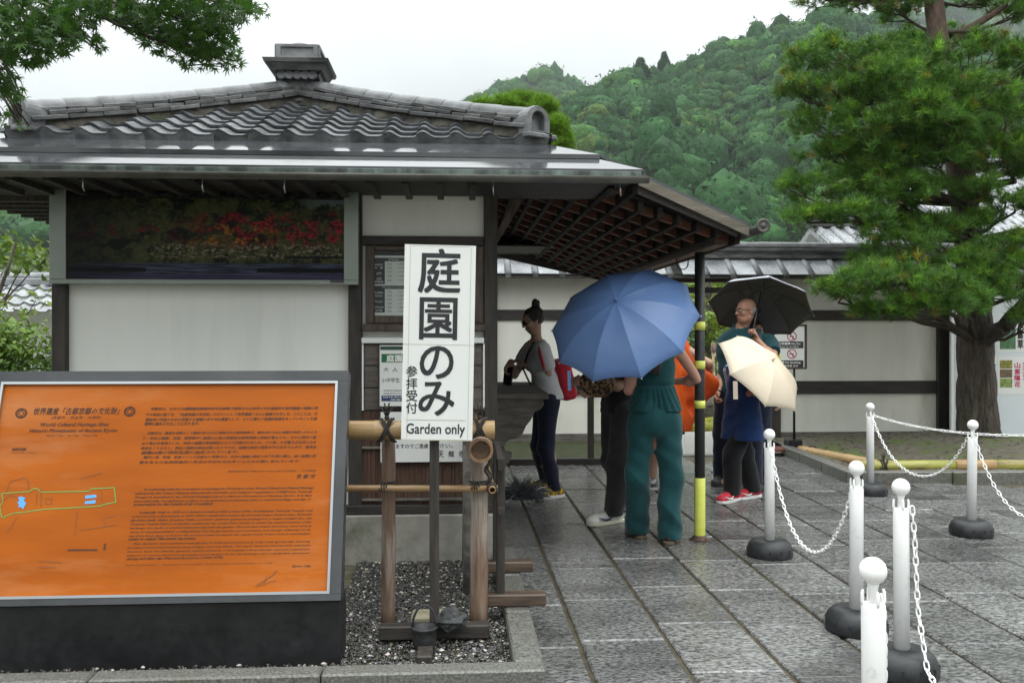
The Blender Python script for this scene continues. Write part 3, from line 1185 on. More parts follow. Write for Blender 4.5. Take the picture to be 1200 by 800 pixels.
def tile_mesh(eave=False):
    V, Fs = [], []
    for (y, lift) in ((0, .026), (TL, .002)):
        for lay in (0, 1):
            for k in range(NU + 1):
                u = k / NU
                z = tile_prof(u) + lift - lay * .017
                V.append(((u - .5) * (TW + .012), y, z))
    m = NU + 1
    for k in range(NU):
        Fs.append((k, k + 1, 2 * m + k + 1, 2 * m + k))
        Fs.append((m + k + 1, m + k, 3 * m + k, 3 * m + k + 1))
        Fs.append((m + k, m + k + 1, k + 1, k))
    Fs.append((0, 2 * m, 3 * m, m))
    Fs.append((m - 1, 2 * m - 1, 4 * m - 1, 3 * m - 1))
    if eave:
        b = len(V)
        for yy in (-.004, .016):
            for k in range(NU + 1):
                u = k / NU
                V.append(((u - .5) * (TW - .004), yy, tile_prof(u) + .012))
            for k in range(NU + 1):
                u = k / NU
                V.append(((u - .5) * (TW - .004), yy - .012, -.058))
        for k in range(NU):
            Fs.append((b + m + k, b + m + k + 1, b + k + 1, b + k))
            Fs.append((b + 2 * m + k, b + 2 * m + k + 1, b + 3 * m + k + 1, b + 3 * m + k))
            Fs.append((b + 3 * m + k, b + 3 * m + k + 1, b + m + k + 1, b + m + k))
        Fs.append((b, b + 2 * m, b + 3 * m, b + m))
        Fs.append((b + m - 1, b + 2 * m - 1, b + 4 * m - 1, b + 3 * m - 1))
    return V, Fs


def to_mesh(name, V, Fs, m, plane=None, smooth_deg=40):
    me = bpy.data.meshes.new(name)
    me.from_pydata([tuple(v) for v in V], [], Fs)
    bm = bmesh.new()
    bm.from_mesh(me)
    for pl in (plane or []):
        g = list(bm.verts) + list(bm.edges) + list(bm.faces)
        bmesh.ops.bisect_plane(bm, geom=g, plane_co=pl[0], plane_no=pl[1], clear_outer=True)
    bmesh.ops.recalc_face_normals(bm, faces=bm.faces)
    for f in bm.faces:
        f.smooth = True
    for e in bm.edges:
        if len(e.link_faces) == 2 and e.calc_face_angle(0) > math.radians(smooth_deg):
            e.smooth = False
    n = len(bm.faces)
    bm.to_mesh(me)
    bm.free()
    me.materials.append(m)
    return me if n else None


T_ME = {e: to_mesh("roof_tile", *tile_mesh(e), M['tile']) for e in (False, True)}
stuffV, stuffF = [], []
n_t = 0
APX = Vector((AX, AY, ZA))
CORN = [Vector((XL, YR0, ZE)), Vector((XR, YR0, ZE)), Vector((XR, YR1, ZE)), Vector((XL, YR1, ZE))]
for side in range(4):
    A_, B_ = CORN[side], CORN[(side + 1) % 4]
    ex = (B_ - A_).normalized()
    wid = (B_ - A_).length
    xp = (APX - A_).dot(ex)
    foot = A_ + ex * xp
    S = (APX - foot).length
    ey = (APX - foot) / S
    ez = ex.cross(ey)
    Rs = Matrix((ex, ey, ez)).transposed().to_4x4()
    ncol = int(round(wid / TW))
    # vertical planes through the two hips, kept a hand inside
    hips = []
    for Pc, s_ in ((A_, -1), (B_, 1)):
        d = APX - Pc
        pn = Vector((d.y, -d.x, 0)).normalized()
        if pn.dot(ex) * s_ < 0:
            pn = -pn
        hips.append((Pc - pn * .012, pn))
    for r in range(14):
        s = r * EXP
        if s > S - .07:
            break
        for c_ in range(ncol):
            x = (c_ + .5) * wid / ncol
            f0, f1 = s / S, min((s + TL) / S, 1)
            l0, l1, r0_, r1_ = xp * f0, xp * f1, wid - (wid - xp) * f0, wid - (wid - xp) * f1
            if x + TW / 2 < l0 + .02 or x - TW / 2 > r0_ - .02:
                continue
            Mw = Matrix.Translation(A_ + ex * x + ey * s + ez * rnd.uniform(-.003, .003)) @ Rs @ Matrix.Rotation(rnd.uniform(-.012, .012), 4, 'Z') @ Matrix.Rotation(rnd.uniform(-.008, .008), 4, 'Y')
            me = T_ME[r == 0]
            cut = []
            if x - TW / 2 < l1 + .03: cut.append(hips[0])
            if x + TW / 2 > r1_ - .03: cut.append(hips[1])
            if cut:
                Mi = Mw.inverted()
                me = to_mesh("roof_tile", *tile_mesh(r == 0), M['tile'], [(Mi @ pc, (Mi.to_3x3() @ pn)) for pc, pn in cut])
                if me is None:
                    continue
            if side == 2 or (side != 0 and (r > 4 or n_t > 285)):
                nv = len(stuffV)
                stuffV += [Mw @ v.co for v in me.vertices]
                stuffF += [tuple(i + nv for i in p.vertices) for p in me.polygons]
            else:
                place_copy("roof_tile", me, Mw, roof)
                n_t += 1
me = bpy.data.meshes.new("roof_tile")
inv = root_inv(roof)
me.from_pydata([tuple(inv @ v) for v in stuffV], [], stuffF)
me.materials.append(M['tile'])
link_mesh("roof_tiles", me, roof)["kind"] = "stuff"
print("roof tiles", n_t)

# ---- hip ridges: clay bedding, thin ridge tiles in courses, round caps, end ornament
def cap_mesh(r=.058, l=.275):
    V, Fs = [], []
    n = 9
    for (y, rr) in ((0, r), (.03, r * 1.06), (l - .02, r), (l, r * .98)):
        for k in range(n + 1):
            t = math.pi * k / n
            V.append((rr * math.cos(t), y, rr * math.sin(t)))
        for k in range(n + 1):
            t = math.pi * k / n
            V.append(((rr - .015) * math.cos(t), y, (rr - .015) * math.sin(t)))
    m = 2 * (n + 1)
    for i in range(3):
        for k in range(n):
            Fs.append((i * m + k, i * m + k + 1, (i + 1) * m + k + 1, (i + 1) * m + k))
    for k in range(n):
        Fs.append((k + n + 1, k + n + 2, k + 1, k))
        Fs.append((3 * m + k, 3 * m + k + 1, 3 * m + k + n + 2, 3 * m + k + n + 1))
    return V, Fs


CAP = to_mesh("cap_tile", *cap_mesh(), M['tile_ridge'])
NOSHI = []
for w in (.215, .19, .168):
    mb = MB()
    mb.box((0, .14, 0), (w, .274, .027), None, .004)
    NOSHI.append(to_mesh("ridge_tile", mb.v, mb.f, M['noshi'], smooth_deg=20))


def hip_point(sx, sy, s):
    """s: 0 near the eave corner, 1 at the apex; a slightly sagging line"""
    Cn = Vector((XR if sx > 0 else XL, YR0 if sy < 0 else YR1, ZE))
    f = .055 + .945 * s
    p = Cn.lerp(APX, f)
    p.z += -.02 * math.sin(math.pi * s) + .012
    return p


for sx, sy in ((1, -1), (-1, -1), (1, 1), (-1, 1)):
    P0, P1 = hip_point(sx, sy, .0), hip_point(sx, sy, 1)
    Lh = (P1 - P0).length
    mb = MB()
    pts = [hip_point(sx, sy, i / 12) for i in range(13)]
    d = (P1 - P0).normalized()
    xx = d.cross(Vector((0, 0, 1))).normalized()
    V, Fs = [], []
    for i, p in enumerate(pts):
        j = .018 * math.sin(i * 2.3 + sx)
        V += [p + xx * (.098 + j) + Vector((0, 0, -.03)), p + xx * .08 + Vector((0, 0, .036)), p - xx * .08 + Vector((0, 0, .036)), p - xx * (.098 - j) + Vector((0, 0, -.03))]
    for i in range(12):
        for k in range(3):
            Fs.append((i * 4 + k, i * 4 + k + 1, i * 4 + k + 5, i * 4 + k + 4))
    mb.add(V, Fs)
    mb.build("clay_bedding", M['clay'], roof)
    nseg = 9
    for lay in range(3):
        for i in range(nseg):
            s0 = (i + (.5 if lay % 2 else 0)) / nseg
            if s0 + 1 / nseg > 1.02:
                continue
            a, b = hip_point(sx, sy, s0), hip_point(sx, sy, s0 + 1 / nseg)
            y = (b - a).normalized()
            x = y.cross(Vector((0, 0, 1))).normalized()
            z = x.cross(y)
            Rm = Matrix((x, y, z)).transposed().to_4x4()
            Mw = Matrix.Translation(a + Vector((0, 0, .050 + lay * .028))) @ Rm @ Matrix.Rotation(rnd.uniform(-.03, .03), 4, 'Z') @ Matrix.Rotation(rnd.uniform(-.03, .03), 4, 'X') @ Matrix.Translation((rnd.uniform(-.008, .008), 0, rnd.uniform(-.003, .003))) @ Matrix.Diagonal((1, (b - a).length / .28, 1, 1))
            place_copy("ridge_tile", NOSHI[lay], Mw, roof)
    for i in range(nseg):
        a, b = hip_point(sx, sy, i / nseg), hip_point(sx, sy, (i + 1) / nseg)
        y = (b - a).normalized()
        x = y.cross(Vector((0, 0, 1))).normalized()
        z = x.cross(y)
        Rm = Matrix((x, y, z)).transposed().to_4x4()
        Mw = Matrix.Translation(a + Vector((0, 0, .118))) @ Rm @ Matrix.Rotation(rnd.uniform(-.015, .015), 4, 'Z') @ Matrix.Diagonal((1, (b - a).length / .27, 1, 1))
        place_copy("cap_tile", CAP, Mw, roof)
    # end ornament: arched block with a sunk arched panel
    e = hip_point(sx, sy, .0)
    out = Vector((sx, sy, 0)).normalized()
    if sy < 0:                         # the front pair turns its face towards the court
        out = Vector((sx * .55, sy * .83, 0)).normalized()
    xr = Vector((0, 0, 1)).cross(out).normalized()
    def arch(w, h, z0, n=12):
        q = [(-w / 2, z0), (w / 2, z0)]
        for k in range(n + 1):
            t = math.pi * k / n
            q.append((w / 2 * math.cos(t), z0 + h - w / 2 + w / 2 * math.sin(t)))
        return q
    mb = MB()
    C = e + out * .03
    zb = e.z - .0
    oa, ia = arch(.20, .19, .0), arch(.10, .12, .03)
    V = []
    n = len(oa)
    def P3(q, dd): return Vector((C.x, C.y, zb)) + xr * q[0] + Vector((0, 0, q[1])) + out * dd
    V += [P3(q, -.13) for q in oa] + [P3(q, .0) for q in oa] + [P3((q[0] * .93, q[1] * .97), .018) for q in oa] + [P3((q[0] * 1.14, q[1] * 1.03), .022) for q in ia] + [P3(q, .018) for q in ia] + [P3(q, -.03) for q in ia]
    Fs = [tuple(reversed(range(n)))]
    for l in range(5):
        for k in range(n):
            k2 = (k + 1) % n
            Fs.append((l * n + k, l * n + k2, (l + 1) * n + k2, (l + 1) * n + k))
    Fs.append(tuple(5 * n + k for k in range(n)))
    mb.add(V, Fs)
    mb.box(Vector((C.x, C.y, zb - .012)) + out * -.03, (.23, .2, .03), Matrix((xr, out, Vector((0, 0, 1)))).transposed(), .006)
    mb.build("end_ornament", M['tile_ridge'], roof)

# ---- finial at the apex
AP = Vector((AX, AY, 0))
KF = .936
def fz(z): return 1.48 + (z - 1.48) * KF
mb = MB()
def slab(w, z0, z1, w2=None, bev=.006):
    w2 = w2 or w
    z0, z1, w, w2 = fz(z0), fz(z1), w * KF, w2 * KF
    V = [(AP.x + s * w / 2, AP.y + t * w / 2, z0) for s, t in ((-1, -1), (1, -1), (1, 1), (-1, 1))] + [(AP.x + s * w2 / 2, AP.y + t * w2 / 2, z1) for s, t in ((-1, -1), (1, -1), (1, 1), (-1, 1))]
    mb.add(V, [(3, 2, 1, 0), (4, 5, 6, 7)] + [(i, (i + 1) % 4, 4 + (i + 1) % 4, 4 + i) for i in range(4)])
slab(.26, 3.33, 3.565)
slab(.30, 3.37, 3.395)
slab(.28, 3.44, 3.465)
finial = mb.build("finial", M['noshi'], roof)
# (row of round tile ends)
mbr = MB()
for k in range(5):
    for a in range(4):
        Ra = Matrix.Translation(AP) @ Matrix.Rotation(a * math.pi / 2, 4, 'Z')
        c0 = Vector(((k - 2) * .058, -.155, fz(3.575)))
        mbr.lathe([(.032, 0), (.034, .01), (.026, .012), (.022, .006), (0, .006)], 12, Ra @ Matrix.Translation(c0) @ Matrix.Rotation(math.pi / 2, 4, 'X'))
        mbr.tube([Ra @ c0, Ra @ (c0 + Vector((0, .14, .02)))], .030, 10)
mbr.build("finial_roundels", M['tile_ridge'], roof)
mb = MB()
slab(.40, 3.607, 3.66, .46)
slab(.50, 3.66, 3.69, .52)
slab(.44, 3.69, 3.712, .36)
mb.build("finial_slab", M['noshi'], roof)
mb = MB()
slab(.33, 3.712, 3.80)
for a in range(4):
    Ra = Matrix.Translation(AP) @ Matrix.Rotation(a * math.pi / 2, 4, 'Z')
    for (x0, z0, x1, z1_) in ((-.165, 3.73, -.13, 3.80), (.13, 3.73, .165, 3.80), (-.165, 3.80, .165, 3.822), (-.165, 3.712, .165, 3.73)):
        P = [Ra @ Vector((p[0] * KF, p[1] * KF, fz(p[2]))) for p in ((x0, -.165, z0), (x1, -.165, z0), (x1, -.165, z1_), (x0, -.165, z1_))]
        mb.prism(P, (Ra.to_3x3() @ Vector((0, -.014, 0))))
slab(.345, 3.801, 3.823)
mb.build("finial_block", M['tile_ridge'], roof)
mb = MB()
mb.lathe([(r * KF, fz(z)) for r, z in [(.11, 3.823), (.105, 3.84), (.085, 3.862), (.05, 3.875), (0, 3.88)]], 18, Matrix.Translation(AP))
mb.build("finial_dome", M['tile_ridge'], roof)

# ---- canopy running out over the ticket counter
CYF, CYBk = 5.62, 10.55
def cz(x): return 2.493 - .447 * (x - 1.205)
def sz(x): return 2.12 + .33 * (1.87 - x)
mb = MB()
mb.add([(.9, CYF, cz(.9)), (1.87, CYF, cz(1.87)), (1.87, CYBk, cz(1.87)), (.9, CYBk, cz(.9)),
        (.9, CYF, cz(.9) - .02), (1.87, CYF, cz(1.87) - .02), (1.87, CYBk, cz(1.87) - .02), (.9, CYBk, cz(.9) - .02)],
       [(0, 1, 2, 3), (7, 6, 5, 4), (0, 4, 5, 1), (1, 5, 6, 2), (2, 6, 7, 3), (3, 7, 4, 0)])
canopy = mb.build("canopy", M['copper'], booth)
M['verge'] = mat("verge_board", L(.085, .073, .055), L(.17, .148, .115), 5, .65, .2, 20, (.7, 6, 6), stain=L(.09, .09, .06), sscale=4)
for Yv in (CYF, CYBk - .03):
    mb = MB()
    a, b = Vector((1.06, Yv - .004, 0)), Vector((1.865, Yv - .004, 0))
    q = [(a.x, a.y, cz(a.x) - .021), (b.x, b.y, cz(b.x) - .021), (b.x, b.y, cz(b.x) - .085), (a.x, a.y, cz(a.x) - .085)]
    mb.prism(q, (0, .03, 0))
    mb.build("verge_board", M['verge'], canopy)
    mb = MB()
    q = [(.62, Yv + .03, cz(1.0) - .0), (1.0, Yv + .03, cz(1.0) - .0), (1.80, Yv + .03, cz(1.80) - .05), (1.80, Yv + .03, cz(1.80) - .115), (1.0, Yv + .03, cz(1.0) - .14), (.62, Yv + .03, cz(1.0) - .10)]
    mb.prism(q, (0, .03, 0))
    mb.build("barge_board", M['wood_dark_x'], canopy)
half_gutter((1.915, CYF - .12, cz(1.87) - .03), (1.915, CYBk + .05, cz(1.87) - .03), .043, canopy)
mb = MB()
mb.lathe([(.043, 0), (.046, .006), (.036, .01), (.030, .004), (.012, .004), (.010, .012), (0, .012)], 20, Matrix.Translation((1.915, CYF - .12, cz(1.87) - .03)) @ Matrix.Rotation(math.pi / 2, 4, 'X'))
mb.build("gutter_end", M['gutter'], canopy)
M['soffit_shade'] = mat("soffit_shade_wood", L(.007, .006, .005), L(.018, .015, .012), 6, .8, .3, 14, rand=.2, spec=.2)  # wood coloured near black, so the canopy's shade is put into its colour
# soffit: sheeting, cross laths whose faces catch the light, slats running back over them
def ystart(x): return max(5.18, EY0 + .1 + (sz(x) + .06 - z2) / .445) if x < 1.06 else CYF + .062
for i in range(8):
    x0, x1 = .25 + i * .2, .25 + (i + 1) * .2 - .006
    mb = MB()
    V = []
    for y in (ystart(x1 if x1 >= 1.06 else x0), CYBk - .06):
        for x in (x0, x1):
            for dz in (.0, .014):
                V.append((x, y, sz(x) + dz))
    mb.add(V, [(0, 2, 3, 1), (4, 5, 7, 6), (0, 1, 5, 4), (2, 6, 7, 3), (0, 4, 6, 2), (1, 3, 7, 5)])
    mb.build("soffit_board", M['soffit_shade'], canopy)
for i in range(14):
    y = 5.46 + i * .385
    xe = 1.03 if y < CYF + .1 else 1.80
    xs_ = .25 if y > 5.85 else max(.25, 1.87 - (z2 + .445 * (y - EY0) - .07 - 2.12) / .33)
    mb = MB()
    mb.bar((xs_, y, sz(xs_) - .028), (xe, y, sz(xe) - .028), .05, .052)
    mb.build("lath", M['soffit'], canopy)
for i in range(13):
    x = .30 + i * .126
    if x > 1.84: break
    ya = ystart(x) + .01
    mb = MB()
    mb.box((x, (ya + CYBk - .06) / 2, sz(x) - .034), (.034, CYBk - .06 - ya, .064))
    mb.build("rafter", M['soffit_shade'], canopy)
mb = MB()
mb.span((1.71, 5.84, 2.08), (1.82, 10.5, 2.165), .005)
mb.build("canopy_beam", M['wood_brown'], canopy)
mb = MB()
mb.bar((XW1 + .02, YF + .5, 2.18), (1.70, YF + .5, 2.12), .05, .05)
mb = MB()
mb.bar((.25, 5.92, at(590, 283, 5.92).z), (at(625, 238, 5.7).x, 5.92, sz(.5) - .07), .03, .045)
mb.build("brace", M['wood_brown'], canopy)
mb = MB()
mb.bar((.3, 10.46, 2.50), (1.80, 10.46, 2.165), .06, .12)
mb.build("end_beam", M['wood_dark_x'], canopy)
for y in (6.9, 8.1):
    mb = MB()
    q = [Vector((1.76 + .045 * math.cos(t), y, 2.04 + .045 * math.sin(t))) for t in np.linspace(math.pi, 2 * math.pi, 8)]
    mb.tube([(q[0].x, y, 2.085)] + q + [(q[-1].x, y, 2.085)], .005, 6)
    mb.build("gutter_hook", M['black_steel'], canopy)

# ---- post wrapped in black and yellow tape
cp = ground(820, 632)
cpost = thing("canopy_post", "black canopy post wrapped in yellow tape bands and scuffed yellow below", "post", (cp.x, cp.y, 0))
def zpost(py): return at(820, py, cp.y).z
M['tape_black'] = mat("tape_black", L(.018, .018, .019), L(.03, .03, .031), 4, .45, .5, 24, (.4, .4, 5))
M['tape_yellow'] = mat("tape_yellow", L(.62, .66, .11), L(.72, .75, .16), 5, .5, .25, 26, (.4, .4, 4), stain=L(.05, .05, .03), sscale=5, slo=.66, shi=.74)
r0 = .037
mb = MB()
mb.lathe([(r0, zpost(578)), (r0, 2.079)], 18, Matrix.Translation((cp.x, cp.y, 0)))
mb.build("post_shaft", M['tape_black'], cpost)
for y0, y1 in ((377, 386.5), (422.5, 432), (469, 478)):
    mb = MB()
    mb.lathe([(r0 + .0, zpost(y1)), (r0 + .0025, zpost(y1)), (r0 + .0025, zpost(y0)), (r0, zpost(y0))], 18, Matrix.Translation((cp.x, cp.y, 0)))
    mb.build("tape_band", M['tape_yellow'], cpost)
mb = MB()
mb.lathe([(r0 + .001, zpost(627)), (r0 + .003, zpost(626)), (r0 + .003, zpost(560)), (r0 + .002, zpost(559.5))], 18, Matrix.Translation((cp.x, cp.y, 0)))
mb.build("yellow_sleeve", M['tape_yellow'], cpost)
M['rust'] = mat("rusty_iron", L(.045, .028, .02), L(.10, .06, .04), 14, .8, .4, 40)
mb = MB()
mb.lathe([(.075, 0), (.075, .008), (.045, .012), (.043, zpost(626.5) + .0)], 20, Matrix.Translation((cp.x, cp.y, 0)))
mb.build("base_plate", M['rust'], cpost)
for k in range(4):
    a = k * math.pi / 2 + .6
    mb = MB()
    mb.lathe([(.009, .008), (.009, .018), (0, .019)], 6, Matrix.Translation((cp.x + .06 * math.cos(a), cp.y + .06 * math.sin(a), 0)))
    mb.build("bolt", M['rust'], cpost)
# ------------------------------------------------------------------ heritage board in front
t_ = math.radians(17)
pl = Plane2(at(400, 703, 3.97), (1, 0, 0), (0, math.sin(t_), math.cos(t_)))
ul = pl.uv(4, 453)[0] - .10
ur, vt = pl.uv(408, 434)
ur = (pl.uv(408, 434)[0] + pl.uv(400, 700)[0]) / 2
ib = pl.uv(383, 692)
it = pl.uv(393, 449)
iu0, iu1, iv0, iv1 = pl.uv(4, 453)[0], (ib[0] + it[0]) / 2, ib[1], it[1]
O0 = pl.P((ul + ur) / 2, 0)
board = thing("information_board", "large orange heritage information board in a dark steel frame beside the pebble bed", "information board", (O0.x, O0.y, 0))
for (x0, y0, x1, y1) in ((ul, iv1 + .012, ur, vt), (ul, 0, ur, iv0 - .012), (iu1 + .012, iv0 - .011, ur, iv1 + .011), (ul, iv0 - .011, iu0 - .012, iv1 + .011)):
    mb = MB()
    pl.rect(mb, x0, y0, x1, y1, -.09, .0)
    mb.build("frame", M['grey_steel'], board)
for (x0, y0, x1, y1) in ((iu0 - .012, iv1, iu1 + .012, iv1 + .012), (iu0 - .012, iv0 - .012, iu1 + .012, iv0), (iu1, iv0, iu1 + .012, iv1), (iu0 - .012, iv0, iu0, iv1)):
    mb = MB()
    pl.rect(mb, x0 + .0003, y0 + .0003, x1 - .0003, y1 - .0003, -.05, .003)
    mb.build("trim", M['silver'], board)
M['orange'] = mat("orange_panel", L(.30, .068, .003), L(.44, .108, .006), 1.3, .42, .015, 30, (.5, 3, 2.2), coat=.0, spec=.18, rvar=.14, stain=L(.50, .24, .11), sscale=1.0, slo=.50, shi=.82)
mb = MB()
pl.rect(mb, iu0, iv0, iu1, iv1, -.03, -.014)
mb.build("panel", M['orange'], board)
pz = pl.P(ul, 0)
mb = MB()
mb.span((pz.x, pz.y + .012, .0), (pl.P(ur, 0).x, pz.y + .20, pz.z - .002), .005)
mb.build("plinth", M['black_steel'], board)
mb = MB()
q = [Vector((0, pz.y + .10, .29)), Vector((0, pl.P(0, vt).y + .075, pl.P(0, vt).z - .03)), Vector((0, pl.P(0, vt).y + .13, pl.P(0, vt).z - .03)), Vector((0, pz.y + .20, .29))]
mb.prism([(ul + pl.O.x + .01, p.y, p.z) for p in q], ((ur - ul) - .02, 0, 0))
mb.build("back_casing", M['black_steel'], board)
po = Plane2(pl.P(0, 0, -.0138), pl.r, pl.u)
ink_o = flat("board_ink", L(.050, .018, .006))
SH = dict(shear=.22, res=1)
SB = dict(shear=.22, res=1, bold=.035)
head = [T(po, "世界遺産「古都京都の文化財」", 39, 477, 141, 486, bold=.02, **SH), T(po, "(京都市・宇治市・大津市)", 60, 487, 119, 491.5, **SH),
        T(po, "World Cultural Heritage Sites", 47, 494.5, 128, 501, bold=.03, **SH), T(po, "Historic Monuments of Ancient Kyoto", 34, 501.5, 138, 508, bold=.03, **SH),
        T(po, "Kyoto City・Uji City・Otsu City", 54, 508.5, 115, 512, **SH), T(po, "指定区域図", 14, 524.5, 31, 528, bold=.02), T(po, "Location Map of Tenryuji", 13, 529, 42, 531.5, res=1)]
text_mesh(head, po.O, po.r, po.u, ink_o, "lettering", board)["kind"] = "stuff"
jp = [("天龍寺は、ユネスコ(国際連合教育科学文化機関)で採択された世界の文化遺産及び自然遺産の保護に関", 176, 373, 476.5), ("する条約に基づき、「古都京都の文化財」のひとつとして世界遺産リストに登録されました。このことは、人", 171, 372, 483),
      ("類全体の利益のために保護する価値のある文化遺産として、とくに優れて普遍的価値をもっていることを国", 170, 372, 488.7), ("際的に認められたことになります。", 169, 234, 494),
      ("天龍寺は、離宮を寺院として暦応2年(1339)に造営された禅宗寺院で、康永2年(1343)に伽藍が完成したもので", 172, 372, 504.7), ("す。方丈と庫裏、法堂、書院等が一直線上に並ぶ典型的な禅宗寺院の地割が整えられ、さらに西方の嵐", 167, 371, 510.5),
      ("山や亀山を借景とした、池泉の庭園が夢窓疎石によって作庭されました。その後、たび重なる火災のため", 166, 371, 516.3), ("再建をくりかえし、現在の建物は明治以降のものですが、庭園は当初の面影を今に伝えています。曹源池", 165, 371, 522),
      ("庭園は国の特別名勝に指定されています。", 165, 280, 527.5), ("龍門の滝、石橋、岩島といった石組みの見事さは、日本の庭園の歴史の中でも特に優れ、後の庭園に影", 168, 371, 532.5),
      ("響を与えた池泉回遊式の手法は今日もなお多くの人々に親しまれています。", 163, 352, 538.5)]
lines = [T(po, s, a, y - .3, b, y + 4.6, **SB) for s, a, b, y in jp]
lines += [T(po, "登録年月日 平成6年(1994)12月15日決定、17日登録", 267, 550, 370, 553.6, **SH), T(po, "京 都 市", 347, 555, 370, 560.5, bold=.02, **SH)]
text_mesh(lines, po.O, po.r, po.u, ink_o, "lettering", board)["kind"] = "stuff"
en = [("In conformity with the Convention Concerning the Protection of the World Cultural and Natural Heritage", 169, 368), ("adopted by the United Nations Educational, Scientific and Cultural Organization (UNESCO), Tenryuji", 158, 366),
      ("Temple is inscribed in the World Heritage List as a Historic Monument of Ancient Kyoto. It is thus", 158, 366), ("internationally recognized as a place of exceptional and universal value, a cultural heritage worthy of", 157, 365), ("preservation for the benefit of all of mankind.", 156, 250), None,
      ("Originally built in 1255 as a detached palace with a view of Mt. Arashiyama, Tenryuji Temple was", 163, 367), ("converted into a Zen temple in 1339. With a central Zen temple layout comprising a Sanmon gate, Butsuden", 154, 366),
      ("(Buddha Hall), Hatto (Lecture Hall), and Hojo (abbot's quarters) arranged in a single straight line, the", 153, 366), ("Tenryuji Temple features a garden, realized by the monk Muso Soseki, in which the natural features of the", 153, 365),
      ("landscape are made to contrast harmoniously with the garden. The principal temple structures were burned", 152, 365), ("down in repeated military conflagrations, but the garden has survived intact, and though additional work", 152, 364),
      ("has since been done on it from the northern bank around to the eastern bank of the pond, it nevertheless", 151, 364), ("retains its original 14th-century appearance.", 150, 230),
      ("This dynamic and sophisticated garden is built around a pond, with rock groupings forming", 156, 364), ("mountain-rimmed watercourses, stone bridges, and rock islands. The way in which it is structured to emphasize", 149, 364),
      ("the view from the abbot's quarters, and its methods of arranging rock groupings, exerted a significant", 149, 363), ("influence on the pond-and-rock groupings and landscapes in the dry landscape style rock gardens developed", 148, 363), ("during and after the Muromachi period (1338-1573).", 148, 262)]
lines, y = [], 570.2
for e in en:
    if e is None:
        y += 4.0
        continue
    lines.append(T(po, e[0], e[1], y - .6, e[2], y + 4.9, shear=.3, res=1, bold=.06))
    y += 4.55
lines += [T(po, "Date of Inscription:   Resolved on December 15 and inscribed on December 17, 1994", 147, 658.5, 319, 662.8, shear=.3, res=1, bold=.05), T(po, "Kyoto City", 342, 661, 365, 665, shear=.3, res=1, bold=.05)]
text_mesh(lines, po.O, po.r, po.u, ink_o, "lettering", board)["kind"] = "stuff"
# printed emblem: a ring round a square, and the site map
mb = MB()
for cx, cy in ((25, 484), (152, 482)):
    c0 = po.uv(cx, cy)
    for r_ in (.0245, .0195):
        strip(mb, po, [(c0[0] + r_ * math.cos(k * .2856), c0[1] + r_ * .9 * math.sin(k * .2856)) for k in range(22)], .0032, closed=True)
    q = .0135
    strip(mb, po, [(c0[0] - q, c0[1]), (c0[0], c0[1] + q), (c0[0] + q, c0[1]), (c0[0], c0[1] - q)], .0032, closed=True)
U = lambda x, y: po.uv(x / 5, 540 + y / 5)
strip(mb, po, [U(398, 521), U(568, 520)], .006)
strip(mb, po, [U(612, 517), U(616, 486)], .008)
mb.build("emblem_print", ink_o, board)["kind"] = "stuff"
mb = MB()
for ln in ([(240, 170), (240, 270)], [(215, 190), (215, 262)], [(35, 185), (60, 120), (150, 95), (170, 130), (165, 165)], [(470, 104), (600, 70)], [(455, 290), (440, 430)], [(470, 405), (610, 385), (680, 372)], [(605, 335), (625, 380)], [(620, 330), (680, 322)],
           [(270, 220), (305, 222), (300, 252), (268, 250), (270, 220)], [(595, 170), (600, 255)], [(40, 420), (100, 330)], [(225, 585), (360, 595)], [(230, 622), (330, 622)], [(1, 240), (60, 200), (100, 215)]):
    strip(mb, po, [U(*p) for p in ln], .0026)
mb.build("map_print", flat("map_line", L(.20, .07, .02)), board)["kind"] = "stuff"
mb = MB()
gl = [(10, 190), (110, 183), (175, 178), (190, 165), (220, 160), (240, 182), (525, 176), (530, 163), (670, 155), (680, 240), (600, 256), (598, 262), (400, 275), (260, 282), (150, 298), (80, 305), (35, 320), (25, 332), (12, 328), (5, 300), (0, 265), (20, 230)]
strip(mb, po, [U(*p) for p in gl], .0048, closed=True)
mb.build("map_outline", flat("map_green", L(.16, .30, .06)), board)["kind"] = "stuff"
mb = MB()
for q in ([(500, 202), (565, 196), (567, 214), (500, 220)], [(498, 236), (562, 228), (560, 247), (498, 252)], [(108, 212), (125, 206), (150, 216), (140, 232), (155, 246), (146, 262), (138, 280), (120, 268), (108, 272), (112, 252), (102, 244), (114, 232)]):
    patch(mb, po, [U(*p) for p in reversed(q)])
mb.build("map_marks", flat("map_blue", L(.10, .36, .80)), board)["kind"] = "stuff"
mb = MB()
V_ = lambda x, y: po.uv(x / 2.1625, 430 + y / 2.1625)
strip(mb, po, [V_(648, 555), (V_(690, 528)), V_(702, 515)], .003)
strip(mb, po, [V_(655, 556), (V_(680, 545)), V_(700, 540)], .002)
strip(mb, po, [V_(670, 548), (V_(676, 530))], .002)
mb.build("scratch", flat("scratch", L(.12, .055, .03)), board)

